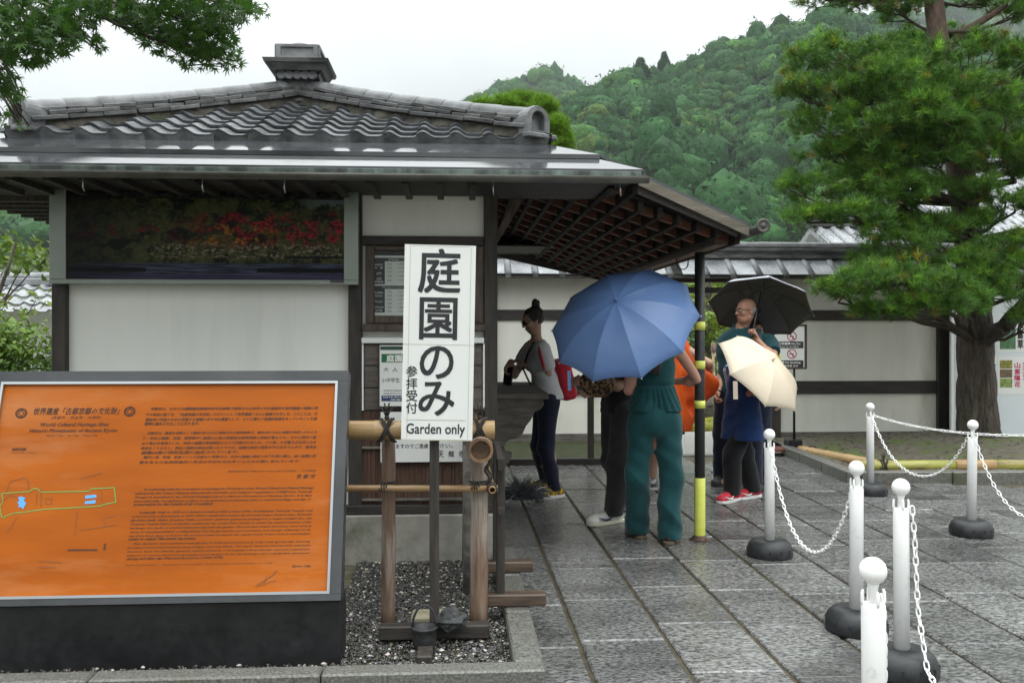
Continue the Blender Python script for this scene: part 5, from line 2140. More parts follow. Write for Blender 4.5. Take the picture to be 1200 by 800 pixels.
chain("white chain sagging low between the two middle posts", sag(PT['A'], PT['B'], at(948, 643, (PT['A'].y + PT['B'].y) / 2).z), True)
chain("white chain sagging in front of the bamboo bed rail", sag(PT['C'], PT['D'], at(1078, 556, (PT['C'].y + PT['D'].y) / 2).z), False)
chain("upper white chain running from the bed corner behind the pine post", sag(PT['C'], PT['H'], .60), False)
chain("white chain dropping from the pine post out of the frame", sag(PT['D'], PT['G'], .22), False)
e, f = PT['E'], PT['F']
ef = Vector((f.x - e.x, f.y - e.y, 0)).normalized()
chain("white chain hanging straight down from the second nearest post", [(e.x + .035, e.y - .02, .735), (e.x + .042, e.y - .03, .6), (e.x + .04, e.y - .06, .3), (e.x + .03, e.y - .16, .06), (e.x + .02, e.y - .34, .02), (e.x + .0, e.y - .55, .02)], True)
chain("white chain hanging down beside the nearest post", [(f.x + .030, f.y + .028, .735), (f.x + .042, f.y + .035, .6), (f.x + .05, f.y + .06, .3), (f.x + .05, f.y + .14, .06), (f.x + .04, f.y + .3, .02)], True)
# ------------------------------------------------------------------ tile-coped boundary wall and the gate in it
YW = 12.30


def wall_span(label, xa, xb, posts, roof_a, roof_b, rails=True):
    w = thing("boundary_wall", label, "wall", ((xa + xb) / 2, YW, 0))
    zb, zt = .13, 2.30
    zr = [Zp(375.5, 1000, YW), Zp(363.5, 1000, YW), Zp(461, 1000, YW), Zp(446, 1000, YW)]
    mb = MB()
    mb.span((xa, YW, -.05), (xb, YW + .16, 2.42))
    mb.build("plaster_panel", M['plaster_old'], w)
    for z0, z1 in ((zr[0], zr[1]), (zr[2], zr[3])):
        mb = MB()
        mb.span((xa + .001, YW - .03, z0), (xb - .001, YW - .001, z1), .005)
        mb.build("rail", M['wood_dark_x'], w)
    mb = MB()
    mb.span((xa, YW - .04, -.04), (xb, YW - .001, zb), .006)
    mb.build("base_board", M['wood_brown'] if False else M['wood_grey'], w)
    for px in posts:
        x = px
        mb = MB()
        mb.span((x - .10, YW - .06, -.04), (x + .10, YW + .1, 2.40), .008)
        mb.build("post", M['wood_dark'], w)
    return w


def coping(w, xa, xb):
    """short pent roof of flat tiles with raised rolls, topped by a stacked ridge"""
    Y0, Y1 = YW - .36, YW + .02
    z0, z1 = Zp(322.5, 980, Y0), Zp(303, 980, Y1)
    p = .365
    d = Vector((0, Y1 - Y0, z1 - z0))
    sl = d.length
    ey = d.normalized()
    ez = Vector((1, 0, 0)).cross(ey)
    R3 = Matrix((Vector((1, 0, 0)), ey, ez)).transposed().to_4x4()
    mb = MB()
    mb.box((0, sl / 2, 0), (p - .075, sl, .02), None, .004)
    pan = mb.mesh("coping_tile", M['coping'])
    mb = MB()
    V, Fs = [], []
    for (y, r) in ((-.012, .055), (sl, .050)):
        for k in range(9):
            t = math.pi * k / 8
            V.append((r * math.cos(t) * .95, y, -.01 + r * math.sin(t) * .62))
    for k in range(8):
        Fs.append((k, k + 1, 9 + k + 1, 9 + k))
    Fs.append(tuple(range(9)))
    mb.add(V, Fs, True)
    roll = mb.mesh("coping_roll", M['coping_roll'])
    mb = MB()
    mb.box((0, -.004, -.03), (.075, .03, .045), None, .004)
    rend = mb.mesh("roll_end", M['noshi'])
    n = int((xb - xa) / p)
    off = (xb - xa - n * p) / 2
    for i in range(n):
        xc = xa + off + (i + .5) * p
        place_copy("coping_tile", pan, Matrix.Translation((xc, Y0, z0 + rnd.uniform(-.003, .003))) @ R3 @ Matrix.Rotation(rnd.uniform(-.01, .01), 4, 'Y'), w)
        place_copy("coping_roll", roll, Matrix.Translation((xc + p / 2, Y0, z0 + .012)) @ R3, w)
        place_copy("roll_end", rend, Matrix.Translation((xc + p / 2, Y0, z0)), w)
    # eave boards and rafters
    mb = MB()
    mb.span((xa, Y0 + .02, z0 - .05), (xb, Y0 + .06, z0 - .014), .004)
    mb.build("eave_board", M['wood_dark_x'], w)
    mb = MB()
    mb.add([(xa, Y0 + .06, z0 - .045), (xb, Y0 + .06, z0 - .045), (xb, YW - .001, z0 - .01), (xa, YW - .001, z0 - .01), (xa, Y0 + .06, z0 - .03), (xb, Y0 + .06, z0 - .03), (xb, YW - .001, z0 + .01), (xa, YW - .001, z0 + .01)],
           [(0, 1, 2, 3), (7, 6, 5, 4), (0, 4, 5, 1), (2, 6, 7, 3), (1, 5, 6, 2), (3, 7, 4, 0)])
    mb.build("eave_soffit", M['wood_dark_x'], w)
    # ridge courses
    zz = z1
    for (h, dp, m) in ((.05, .17, M['noshi']), (.045, .15, M['noshi']), (.05, .165, M['noshi']), (.035, .13, M['noshi'])):
        mb = MB()
        mb.span((xa, YW + .02 - dp / 2, zz - .012), (xb, YW + .02 + dp / 2 + .1, zz + h - .0145), .006)
        mb.build("ridge_course", m, w)
        zz += h
    nl = int((xb - xa) / .55)
    CP = to_mesh("ridge_cap", *cap_mesh(.078, (xb - xa) / nl), M['tile_ridge'])
    for i in range(nl):
        place_copy("ridge_cap", CP, Matrix.Translation((xa + i * (xb - xa) / nl, YW + .05, zz - .03)) @ Matrix.Rotation(-math.pi / 2, 4, 'Z'), w)
    # back slope
    mb = MB()
    mb.add([(xa, YW + .1, z1 + .05), (xb, YW + .1, z1 + .05), (xb, YW + .5, z0), (xa, YW + .5, z0), (xa, YW + .1, z1 + .02), (xb, YW + .1, z1 + .02), (xb, YW + .5, z0 - .03), (xa, YW + .5, z0 - .03)],
           [(0, 1, 2, 3), (7, 6, 5, 4), (0, 4, 5, 1), (2, 6, 7, 3), (1, 5, 6, 2), (3, 7, 4, 0)])
    mb.build("back_slope", M['coping'], w)


M['coping'] = mat("coping_tile", L(.12, .127, .137), L(.24, .25, .262), 5, .28, .2, 30, rand=.3, rvar=.1, stain=L(.07, .072, .075), sscale=4)
M['coping_roll'] = mat("coping_roll", L(.10, .105, .11), L(.22, .226, .235), 7, .33, .2, 30, rand=.25, stain=L(.05, .052, .05), sscale=5)
gx0, gx1 = Xp(772, YW), Xp(897, YW)
wl_ = wall_span("white plastered wall under grey tiles seen beneath the booth canopy", -.9, gx0, [.45, gx0 - .1], -.9, gx0)
wr_ = wall_span("white plastered wall with dark rails between the gateway and the pine", gx1, 7.05, [gx1 + .1, Xp(1105, YW)], gx1, 7.05)
coping(wl_, -.9, gx0 + .2)
coping(wr_, gx0 + .2, 9.6)
mb = MB()
mb.span((gx0, YW - .06, 2.22), (gx1, YW + .12, 2.33), .006)
mb.build("lintel", M['wood_dark_x'], wr_)
mb = MB()
mb.span((gx0, YW - .03, 2.07), (gx1, YW + .08, 2.15), .006)
mb.build("lintel", M['wood_dark_x'], wr_)
mb = MB()
mb.span((gx1 + .0, YW - .12, Zp(343, 910, YW)), (gx1 + .42, YW - .061, Zp(337, 910, YW)), .005)
mb.build("bracket_beam", M['wood_dark_x'], wr_)
mb = MB()
mb.span((7.051, YW + .3, -.05), (9.6, YW + .45, 2.42))
mb.build("plaster_panel", M['plaster_old'], wr_)

# dark timber rail frame in front of the left wall
fx, fy = Xp(692, 10.25), 10.24
rf = thing("timber_frame", "low dark timber frame on the sill behind the woman at the counter", "barrier", (fx - .4, fy, .0))
for x in (fx, fx - 1.55):
    mb = MB()
    mb.span((x - .035, fy - .03, .076), (x + .035, fy + .03, .85), .005)
    mb.build("upright", M['wood_dark'], rf)
mb = MB()
mb.span((fx - 1.6, fy - .025, .851), (fx + .05, fy + .025, .91), .005)
mb.build("rail", M['wood_dark_x'], rf)

# no-smoking board on its stand by the wall
pb = Plane2((Xp(905, 10.9), 10.9, at(905, 432.5, 10.9).z), (1, 0, 0), (0, 0, 1))
W_, H_ = pb.uv(945.5, 380)
c0 = ground(931.5, 531)
nos = thing("prohibition_sign", "white no smoking notice in a brown frame on a thin stand against the wall", "sign", (c0.x, 10.93, .0))
mb = MB()
for a, b, c_, d in ((0, 0, W_, .022), (0, H_ - .022, W_, H_), (0, .0222, .025, H_ - .0222), (W_ - .03, .0222, W_, H_ - .0222)):
    pb.rect(mb, a, b, c_, d, -.02, .008)
mb.build("frame", M['wood_brown'], nos)
mb = MB()
pb.rect(mb, .024, .021, W_ - .029, H_ - .021, -.012, .0)
mb.build("paper", M['sign_white'], nos)
mb = MB()
for y0, y1 in ((400, 408), (422, 430.5)):
    a, b = pb.uv(908, y1), pb.uv(941.5, y0)
    patch(mb, pb, [a, (b[0], a[1]), b, (a[0], b[1])], .0008)
mb.build("text_band", flat("dark_band", L(.03, .027, .027)), nos)
mb = MB()
for cx, cy in ((928, 394), (928, 414.5)):
    c = pb.uv(cx, cy)
    r = .056
    strip(mb, pb, [(c[0] + r * math.cos(k * .3142), c[1] + r * math.sin(k * .3142)) for k in range(20)], .012, .0012, True)
    strip(mb, pb, [(c[0] - r * .7, c[1] + r * .7), (c[0] + r * .7, c[1] - r * .7)], .011, .0014)
mb.build("red_ring", flat("sign_red", L(.55, .02, .09)), nos)
mb = MB()
for cx, cy in ((928, 394), (928, 414.5)):
    c = pb.uv(cx, cy)
    patch(mb, pb, [(c[0] - .032, c[1] - .008), (c[0] + .022, c[1] - .008), (c[0] + .022, c[1] + .004), (c[0] - .032, c[1] + .004)], .0010)
    patch(mb, pb, [(c[0] + .006, c[1] - .038), (c[0] + .024, c[1] - .034), (c[0] + .018, c[1] - .014), (c[0] + .004, c[1] - .018)], .0010)
mb.build("pictogram", M['ink'], nos)
text_mesh([T(pb, "禁煙 No Smoking", 912, 423, 938, 426.3, bold=.02), T(pb, "严禁吸烟 금연", 915, 427, 935, 430), T(pb, "火気厳禁 No fire", 912, 401, 938, 404, bold=.02), T(pb, "Keep out 立入禁止", 914, 404.8, 936, 407.4)], pb.O, pb.r, pb.u, wi, "lettering", nos, eps=.0018)
mb = MB()
x = at(931, 480, 10.93).x
mb.tube([(x, 10.94, .12), (x, 10.94, pb.O.z + .3)], .016, 8)
mb.build("stand_pole", M['black_steel'], nos)
mb = MB()
mb.span((x - .1, 10.84, .085), (x + .07, 11.04, .19), .01)
mb.build("stand_weight", M['black_steel'], nos)
mb = MB()
mb.span((x - .34, 10.78, .05), (x + .26, 11.1, .084), .006)
mb.build("base_plate", mat("red_plate", L(.10, .028, .018), L(.17, .05, .03), 6, .5, .1, 20), nos)

# ground-level bamboo rail round the pine bed
br = thing("bamboo_rail", "low bamboo rail on stub posts edging the soil bed under the pine", "bamboo rail", (4.7, 9.4, .08))
a, b, c_ = at(938, 527, 10.7), at(1040, 546.5, 9.15), at(1330, 545, 9.0)
mb = MB()
bamboo(mb, a, (b.x, b.y - .0, b.z), .055, .4, 14, 3)
mb.build("bamboo_pole", M['bamboo'], br)
mb = MB()
bamboo(mb, (b.x - .28, 9.2, b.z + .0), (at(1128, 545, 9.18).x, 9.18, b.z), .058, .45, 14, 5)
mb.build("bamboo_pole", M['bamboo_green'], br)
mb = MB()
p, q = at(1119, 546, 9.17), at(1165, 546, 9.165)
bamboo(mb, (p.x, 9.175, b.z), (q.x, 9.17, b.z), .062, .8, 14, 6)
mb.build("bamboo_pole", M['bamboo'], br)
mb = MB()
bamboo(mb, (q.x - .02, 9.17, b.z), (c_.x, 9.1, b.z), .057, .45, 14, 8)
mb.build("bamboo_pole", M['bamboo_green'], br)
for px, Y in ((962, 10.35), (1036, 9.25), (1122, 9.25), (1240, 9.2)):
    x = at(px, 540, Y).x
    mb = MB()
    mb.tube([(x, Y, .02), (x, Y, b.z - .03)], .035, 8)
    mb.build("stub_post", M['wood_dark'], br)
mb = MB()
rope_tie(mb, (b.x - .03, 9.19, b.z), .06, .04, .08)
lashing(mb, (b.x - .05, 9.2, b.z), (1, 0, 0), .06, 3, .012)
mb.build("cord", M['rope'], br)
mb = MB()
lashing(mb, (a.x + .1, a.y - .12, a.z), (0, 1, 0), .058, 3, .012)
mb.build("cord", M['rope'], br)

# poster board right of the pine
YPB = 12.05
pp_ = Plane2((Xp(1114, YPB), YPB, .10), (1, 0, 0), (0, 0, 1))
pob = thing("poster_board", "large pale board pinned with flower posters behind the pine trunk", "notice board", (pp_.O.x + 1.3, YPB, .05))
mb = MB()
pp_.rect(mb, 0, 0, 2.7, 1.95, -.03, 0)
mb.build("board", mat("pale_board", L(.58, .63, .655), L(.64, .68, .705), 2, .4), pob)
mb = MB()
pp_.rect(mb, 0, 0, .035, 1.95, .0005, .02)
mb.build("edge_strip", M['white_plastic'], pob)
mb = MB()
for x in (.1, 2.5):
    pp_.rect(mb, x, -.12, x + .06, 1.9, -.09, -.031)
mb.build("board_legs", M['wood_dark'], pob)


def poster(nm, box, pics, texts):
    mb = MB()
    a, b = pp_.uv(box[0], box[3]), pp_.uv(box[2], box[1])
    pp_.rect(mb, a[0], a[1], b[0], b[1], .0005, .003)
    po_ = mb.build("poster", M['sign_white'], pob)
    for i, (x0, y0, x1, y1, m) in enumerate(pics):
        mb = MB()
        a, b = pp_.uv(x0, y1), pp_.uv(x1, y0)
        pp_.rect(mb, a[0], a[1], b[0], b[1], .003, .0038)
        mb.build("photo_print", m, po_)
    for s, x0, y0, x1, y1, m in texts:
        n = len(s)
        text_mesh([T(pp_, ch, x0, y0 + (y1 - y0) * i / n + .4, x1, y0 + (y1 - y0) * (i + 1) / n - .4, bold=.035) for i, ch in enumerate(s)], pp_.O, pp_.r, pp_.u, m, "lettering", po_, eps=.0045)


def flower_print(nm, base1, base2, dot):
    return mat(nm, base1, base2, 22, .4, stain=dot, sscale=26, slo=.58, shi=.63)


gr = flower_print("print_iris", L(.03, .10, .03), L(.10, .22, .07), L(.16, .22, .62))
p1, p2, p3 = flower_print("print_hydrangea", L(.06, .09, .02), L(.35, .30, .05), L(.45, .35, .10)), flower_print("print_mauve", L(.06, .08, .03), L(.20, .12, .06), L(.45, .16, .20)), flower_print("print_meadow", L(.05, .14, .03), L(.35, .42, .08), L(.30, .30, .55))
inkb, inkr = flat("poster_blue", L(.05, .07, .40)), flat("poster_red", L(.45, .03, .10))
poster("a", (1169, 372, 1203, 412), [(1171.5, 377, 1190, 409, gr)], [("紫露草", 1192, 374, 1199, 409, M['ink'])])
poster("b", (1169, 418, 1207, 462), [(1171.5, 422, 1186, 431.5, p1), (1171.5, 432.5, 1186, 442.5, p2), (1171.5, 443.5, 1186, 454, p3)], [("山紫陽花", 1188.5, 424, 1195.5, 454, inkr), ("ヤマアジサイ", 1198, 424, 1200.5, 446, inkr)])
poster("c", (1146, 418, 1168, 462), [], [("夏椿", 1161.5, 426, 1167, 452, inkb)])

# ------------------------------------------------------------------ things seen through the gate
rp = thing("rope_fence", "low stump and twine fence in the gravel garden beyond the gate", "fence", (4.6, 14.6, 0))
for px in (806, 831, 862):
    x = at(px, 500, 14.6).x
    mb = MB()
    mb.tube([(x, 14.6, -.02), (x, 14.6, .3), (x + .01, 14.6, .50)], [.085, .08, .075], 10, wob=.04, seed=px)
    mb.build("stump_post", M['wood_grey'], rp)
mb = MB()
mb.tube([(at(780, 480, 14.5).x, 14.52, .33), (at(806, 480, 14.5).x, 14.51, .36), (at(831, 480, 14.5).x, 14.51, .33), (at(862, 480, 14.5).x, 14.51, .36), (at(900, 480, 14.5).x, 14.52, .32)], .012, 6)
mb.build("twine", M['wood_brown'], rp)
x = at(836, 430, 18).x
lamp = thing("bamboo_lamp_stake", "slim bamboo stake with a brown cap before the clipped garden shrubs", "garden stake", (x, 18, 0))
mb = MB()
mb.tube([(x, 18, -.02), (x, 18, 1.15)], .025, 8)
mb.build("stake", M['bamboo'], lamp)
mb = MB()
mb.lathe([(.05, 1.15), (.055, 1.17), (.05, 1.32), (.0, 1.34)], 10, Matrix.Translation((x, 18, 0)))
mb.build("cap", M['bark_post'], lamp)

# low wall behind the garden
gw = thing("garden_wall", "long low white wall at the far side of the gravel garden", "wall", (4, 33, 0))
mb = MB()
mb.span((-4, 33, -.05), (16, 33.25, .62))
mb.build("plaster_panel", M['plaster_old'], gw)
mb = MB()
mb.span((-4, 32.85, .62), (16, 33.4, .75), .03)
mb.build("coping", M['dark_stone'], gw)

# ------------------------------------------------------------------ temple halls behind
def hall(label, x0, x1, y0, depth, ze, zr, over=.9):
    h = thing("temple_hall", label, "temple building", ((x0 + x1) / 2, y0 + depth / 2, 0))
    mb = MB()
    mb.span((x0 + over, y0 + over, -.05), (x1 - over, y0 + depth - over, ze + .25))
    mb.build("wall", M['plaster'], h)
    for i in range(5):
        x = x0 + over + (x1 - x0 - 2 * over) * i / 4
        mb = MB()
        mb.span((x - .1, y0 + over - .03, -.05), (x + .1, y0 + over - .001, ze))
        mb.build("column", M['wood_dark'], h)
    ym = y0 + depth / 2
    V, Fs = [], []
    n = 10
    def prof(t): return ze + (zr - ze) * (t ** 1.15)
    mb = MB()
    for sgn in (-1, 1):
        V = []
        for i in range(n + 1):
            t = i / n
            y = ym + sgn * (depth / 2) * (1 - t)
            z = prof(t)
            V += [(x0, y, z), (x1, y, z), (x0, y, z - .14), (x1, y, z - .14)]
        Fs = []
        for i in range(n):
            a = i * 4
            Fs += [(a, a + 1, a + 5, a + 4), (a + 3, a + 2, a + 6, a + 7), (a, a + 4, a + 6, a + 2), (a + 1, a + 3, a + 7, a + 5)]
        Fs.append((0, 2, 3, 1))
        mb.add(V, Fs)
    rf_ = mb.build("roof", M['hall_tile'], h)
    # rolls of round tile and stepped courses, far too many to pick apart
    VS, FS = [], []
    b = 0
    xs = np.arange(x0 + .1, x1 - .05, .27)
    t = np.linspace(0, 1, 26)
    yy = ym - (depth / 2) * (1 - t)
    zz = ze + (zr - ze) * t ** 1.15
    for x in xs:
        for dx, dz in ((-.055, 0), (0, .075), (.055, 0)):
            pass
        ring = []
        st = (np.arange(26) % 2) * .03
        for dx, dz in ((-.06, -.005), (-.03, .055), (.03, .055), (.06, -.005)):
            ring.append(np.stack([np.full(26, x + dx), yy, zz + dz + st], 1))
        VV = np.stack(ring, 1).reshape(-1, 3)
        for i in range(25):
            for k in range(3):
                FS.append((b + i * 4 + k, b + i * 4 + k + 1, b + i * 4 + k + 5, b + i * 4 + k + 4))
        VS.append(VV)
        b += len(VV)
    inv = root_inv(h)
    VV = np.concatenate(VS) + np.array(inv.translation)
    o = link_mesh("roof_tiles", np_mesh("roof_tiles", VV, np.array(FS), M['hall_tile']), h)
    o["kind"] = "stuff"
    mb = MB()
    mb.span((x0 - .05, ym - .2, zr - .05), (x1 + .05, ym + .2, zr + .35), .03)
    mb.tube([(x0 - .1, ym, zr + .38), (x1 + .1, ym, zr + .38)], .14, 10)
    mb.build("ridge", M['tile_ridge'], h)
    return h


M['hall_tile'] = mat("hall_tile", L(.20, .21, .22), L(.36, .37, .385), 3, .3, .2, 20, rvar=.1)
hall("big temple hall with a grey tiled roof glimpsed through the pine branches", at(1082, 300, 24).x, at(1480, 300, 24).x, 21.0, 11.0, 3.55, 6.5)
hall("small tiled gate roof peeping over the boundary wall beside the pine", at(952, 280, 17).x, at(1052, 280, 17).x, 15.6, 3.0, 2.95, 3.62, .5)

# tile-topped garden wall behind the hedge on the far side of the booth
lw = thing("tiled_garden_wall", "garden wall with wavy grey pan tiles showing between hedge and booth", "wall", (-7.0, 12.2, 0))
xa, xb = -9.2, -5.0
mb = MB()
mb.span((xa, 12.9, -.05), (xb, 13.1, 1.95))
mb.build("plaster_panel", M['plaster_old'], lw)
za, zc_ = at(20, 366, 12.2).z, at(20, 333, 13.0).z
d = Vector((0, .8, zc_ - za))
ey = d.normalized()
ez = Vector((1, 0, 0)).cross(ey)
R3 = Matrix((Vector((1, 0, 0)), ey, ez)).transposed().to_4x4()
M['tile_light'] = mat("tile_light", L(.16, .17, .18), L(.30, .31, .325), 6, .3, .2, 40, rand=.2, rvar=.1)
T_L = to_mesh("roof_tile", *tile_mesh(False), M['tile_light'])
for r in range(4):
    for i in range(int((xb - xa) / TW)):
        place_copy("roof_tile", T_L, Matrix.Translation((xa + (i + .5) * TW, 12.2, za)) @ R3 @ Matrix.Translation((0, r * .235, 0)), lw)
mb = MB()
mb.span((xa, 12.92, zc_ - .02), (xb, 13.12, zc_ + .08), .01)
mb.tube([(xa, 13.02, zc_ + .1), (xb, 13.02, zc_ + .1)], .07, 10)
mb.build("ridge", M['tile_light'], lw)
# ------------------------------------------------------------------ pine
def tuft_protos(n, k, rg, ln=(.08, .14), w=.0058, spread=1.05):
    out = []
    for _ in range(n):
        V, Fs, tn = [], [], []
        for i in range(k):
            th = spread * math.sqrt(rg.random()) * 1.15
            ph = rg.uniform(0, 6.28)
            d = np.array([math.sin(th) * math.cos(ph), math.sin(th) * math.sin(ph), math.cos(th)])
            l = rg.uniform(*ln) * (1.0 if th < .9 else .85)
            c = np.array([0, 0, rg.uniform(-.035, .03)])
            s = np.cross(d, rg.normal(0, 1, 3))
            s /= np.linalg.norm(s)
            tip = c + d * l + np.array([0, 0, -.012 * th])
            b = len(V)
            V += [c + s * w / 2, c - s * w / 2, tip]
            Fs.append((b, b + 1, b + 2))
            t = rg.uniform(.7, 1.35)
            tn += [t] * 3
        out.append((np.array(V), np.array(Fs), np.array(tn)))
    return out


def put_tufts(name, P, D, S, C, protos, rg, m):
    """tufts at P pointing along D with size S and tint C"""
    VS, FS, CS = [], [], []
    b = 0
    n = len(P)
    pick = rg.integers(0, len(protos), n)
    D = D / np.linalg.norm(D, axis=1)[:, None]
    ref = np.where(np.abs(D[:, 2:3]) < .95, np.array([[0, 0, 1.]]), np.array([[1., 0, 0]]))
    X = np.cross(ref, D)
    X /= np.linalg.norm(X, axis=1)[:, None]
    Y = np.cross(D, X)
    a = rg.uniform(0, 6.28, n)[:, None]
    X, Y = X * np.cos(a) + Y * np.sin(a), Y * np.cos(a) - X * np.sin(a)
    for k, (PV, PF, PT_) in enumerate(protos):
        I = np.nonzero(pick == k)[0]
        if not len(I):
            continue
        W = PV[None, :, 0:1] * X[I][:, None] + PV[None, :, 1:2] * Y[I][:, None] + PV[None, :, 2:3] * D[I][:, None]
        W = W * S[I][:, None, None] + P[I][:, None]
        VS.append(W.reshape(-1, 3))
        FS.append((PF[None] + (np.arange(len(I)) * len(PV))[:, None, None]).reshape(-1, PF.shape[1]) + b)
        CS.append((C[I][:, None, :] * PT_[None, :, None]).reshape(-1, 3))
        b += len(I) * len(PV)
    me = np_mesh(name, np.concatenate(VS), np.concatenate(FS), m)
    add_color(me, np.concatenate(CS))
    return me


def limb(mb, a, b, r0, r1, rr, bend=.12, n=7, sides=8):
    a, b = Vector(a), Vector(b)
    L_ = (b - a).length
    o1 = Vector((rr.uniform(-1, 1), rr.uniform(-1, 1), rr.uniform(-.6, .8))) * L_ * bend
    pts = []
    for i in range(n):
        t = i / (n - 1)
        p = a.lerp(b, t) + o1 * math.sin(math.pi * t) + Vector((rr.uniform(-1, 1), rr.uniform(-1, 1), rr.uniform(-1, 1))) * L_ * .018 * (0 < i < n - 1)
        pts.append(p)
    mb.tube(pts, [r0 + (r1 - r0) * i / (n - 1) for i in range(n)], sides, caps=True, wob=.06, seed=int(L_ * 1000))
    return pts


rg = np.random.default_rng(21)
rr = random.Random(21)
TUFT = tuft_protos(7, 40, rg)
YT = 11.2
tb = at(1146, 513, YT)
pine = thing("pine_tree", "tall old pine with layered needle pads rising from the soil bed by the wall", "pine tree", (tb.x, YT, .12))
tp = [(1148, 520, .30), (1147, 505, .262), (1145, 480, .25), (1144, 440, .225), (1143, 400, .215), (1142, 360, .20), (1139, 320, .185), (1135, 280, .17), (1131, 240, .165), (1125, 190, .17), (1117, 140, .155), (1107, 90, .14), (1099, 40, .125), (1094, 0, .115), (1090, -60, .10), (1098, -130, .075), (1095, -200, .04)]
tr_pts = [at(a, b, YT + .05 * math.sin(i)) for i, (a, b, r) in enumerate(tp)]


def bark_trunk(pts, rad, name, m, parent, n=40, sub=9, ridge=.10):
    P, R = [], []
    for i in range(len(pts) - 1):
        for k in range(sub):
            t = k / sub
            P.append(pts[i].lerp(pts[i + 1], t))
            R.append(rad[i] * (1 - t) + rad[i + 1] * t)
    P.append(pts[-1]); R.append(rad[-1])
    V, Fs = [], []
    for i, (p, r) in enumerate(zip(P, R)):
        for k in range(n):
            a = 2 * math.pi * k / n
            q = Vector((math.cos(a) * 3.2, math.sin(a) * 3.2, p.z * 1.7))
            d = noise.fractal(q, .8, 2.2, 4)
            cell = noise.voronoi(Vector((math.cos(a) * 2.4, math.sin(a) * 2.4, p.z * 2.2)))[0]
            crack = min((cell[1] - cell[0]) * 2.2, 1)
            flare = 1 + (.20 * max(0, 1 - i / 9) ** 2) * (0.5 + .5 * math.sin(a * 5 + 1))
            rad_ = r * flare * (1 + ridge * .5 * d + ridge * (crack - .6))
            V.append(p + Vector((math.cos(a), math.sin(a), 0)) * rad_)
    for i in range(len(P) - 1):
        for k in range(n):
            k2 = (k + 1) % n
            Fs.append((i * n + k, i * n + k2, (i + 1) * n + k2, (i + 1) * n + k))
    inv = np.array(root_inv(parent).translation)
    return link_mesh(name, np_mesh(name, np.array([v[:] for v in V]) + inv, np.array(Fs), m, True), parent)


bark_trunk(tr_pts[:9], [t[2] for t in tp[:9]], "trunk", M['bark'], pine)
bark_trunk(tr_pts[8:], [t[2] for t in tp[8:]], "upper_trunk", M['bark_red'], pine, 24, 5, .05)
mb = MB()
limb(mb, at(1148, 402, YT - .1), at(1178, 383, YT - .45), .13, .10, rr, .05)
limb(mb, at(1178, 383, YT - .45), at(1225, 330, YT - .6), .10, .05, rr, .1)
mb.build("low_limb", M['bark'], pine)

PADS = [(950, 78, 10.6, 28, 24), (985, 66, 10.7, 36, 26), (1030, 62, 10.9, 36, 24), (1075, 76, 10.7, 36, 24), (945, 112, 10.4, 24, 18), (985, 108, 10.5, 38, 22), (1040, 104, 10.3, 50, 26), (1095, 108, 10.3, 46, 26), (1150, 72, 10.6, 50, 30), (1195, 84, 10.5, 40, 30),
        (962, 146, 10.5, 36, 24), (1010, 148, 10.3, 50, 26), (1060, 150, 10.1, 50, 28), (1112, 150, 10.1, 50, 28), (1168, 142, 10.3, 50, 34), (1005, 182, 10.6, 42, 22), (1050, 190, 10.3, 46, 22), (1100, 188, 10.2, 42, 22), (1162, 190, 10.3, 46, 28), (1200, 190, 10.6, 40, 30),
        (958, 226, 10.5, 30, 20), (1000, 232, 10.3, 46, 20), (1048, 238, 10.2, 40, 20), (948, 254, 10.3, 26, 14), (990, 260, 10.1, 44, 15), (1040, 262, 10.4, 36, 15),
        (1060, 292, 10.0, 42, 18), (1030, 306, 10.2, 34, 15), (1092, 284, 10.3, 34, 16),
        (986, 346, 9.7, 22, 14), (1022, 336, 9.6, 38, 18), (1062, 328, 9.5, 46, 22), (1108, 330, 9.6, 46, 22), (1152, 338, 9.8, 36, 20), (1032, 362, 9.7, 32, 10), (1082, 362, 9.6, 44, 13), (1128, 362, 9.8, 36, 15),
        (1178, 285, 10.1, 40, 24), (1200, 316, 9.9, 34, 26), (1172, 345, 10.2, 30, 18), (1200, 372, 10.0, 24, 18), (1142, 262, 10.4, 30, 14),
        (975, 2, 11.6, 30, 9), (1015, 6, 11.5, 34, 10), (1048, 16, 11.4, 32, 10), (1150, -4, 11.3, 50, 14), (1188, 14, 11.2, 34, 14), (1120, -30, 11.2, 60, 16), (1040, -40, 11.4, 60, 18), (1170, -60, 11.0, 50, 20), (1090, -100, 11.2, 60, 24),
        (1000, 206, 10.4, 32, 12), (1062, 222, 10.2, 36, 13), (1092, 262, 10.2, 30, 12), (1122, 300, 9.9, 30, 14), (1156, 226, 10.2, 30, 13), (975, 178, 10.5, 30, 14), (1122, 150, 10.0, 40, 22), (1080, 128, 10.1, 40, 18), (1185, 236, 10.2, 30, 16), (1018, 90, 10.5, 40, 16), (1140, 108, 10.2, 44, 20),
        (1240, 100, 11.0, 45, 34), (1245, 180, 11.2, 45, 34), (1240, 250, 10.6, 45, 30), (1250, 320, 10.4, 45, 26), (1265, 40, 11.2, 45, 34),
        (1080, 60, 12.2, 60, 26), (1040, 130, 12.3, 60, 28), (1120, 120, 12.4, 60, 30), (1170, 110, 12.3, 60, 30), (1020, 200, 12.0, 50, 24), (1130, 170, 12.3, 60, 26), (1195, 150, 12.4, 50, 30), (1070, 215, 11.9, 44, 14)]
PP, DD, SS, CC = [], [], [], []
br_mb = MB()
PX = 94.0
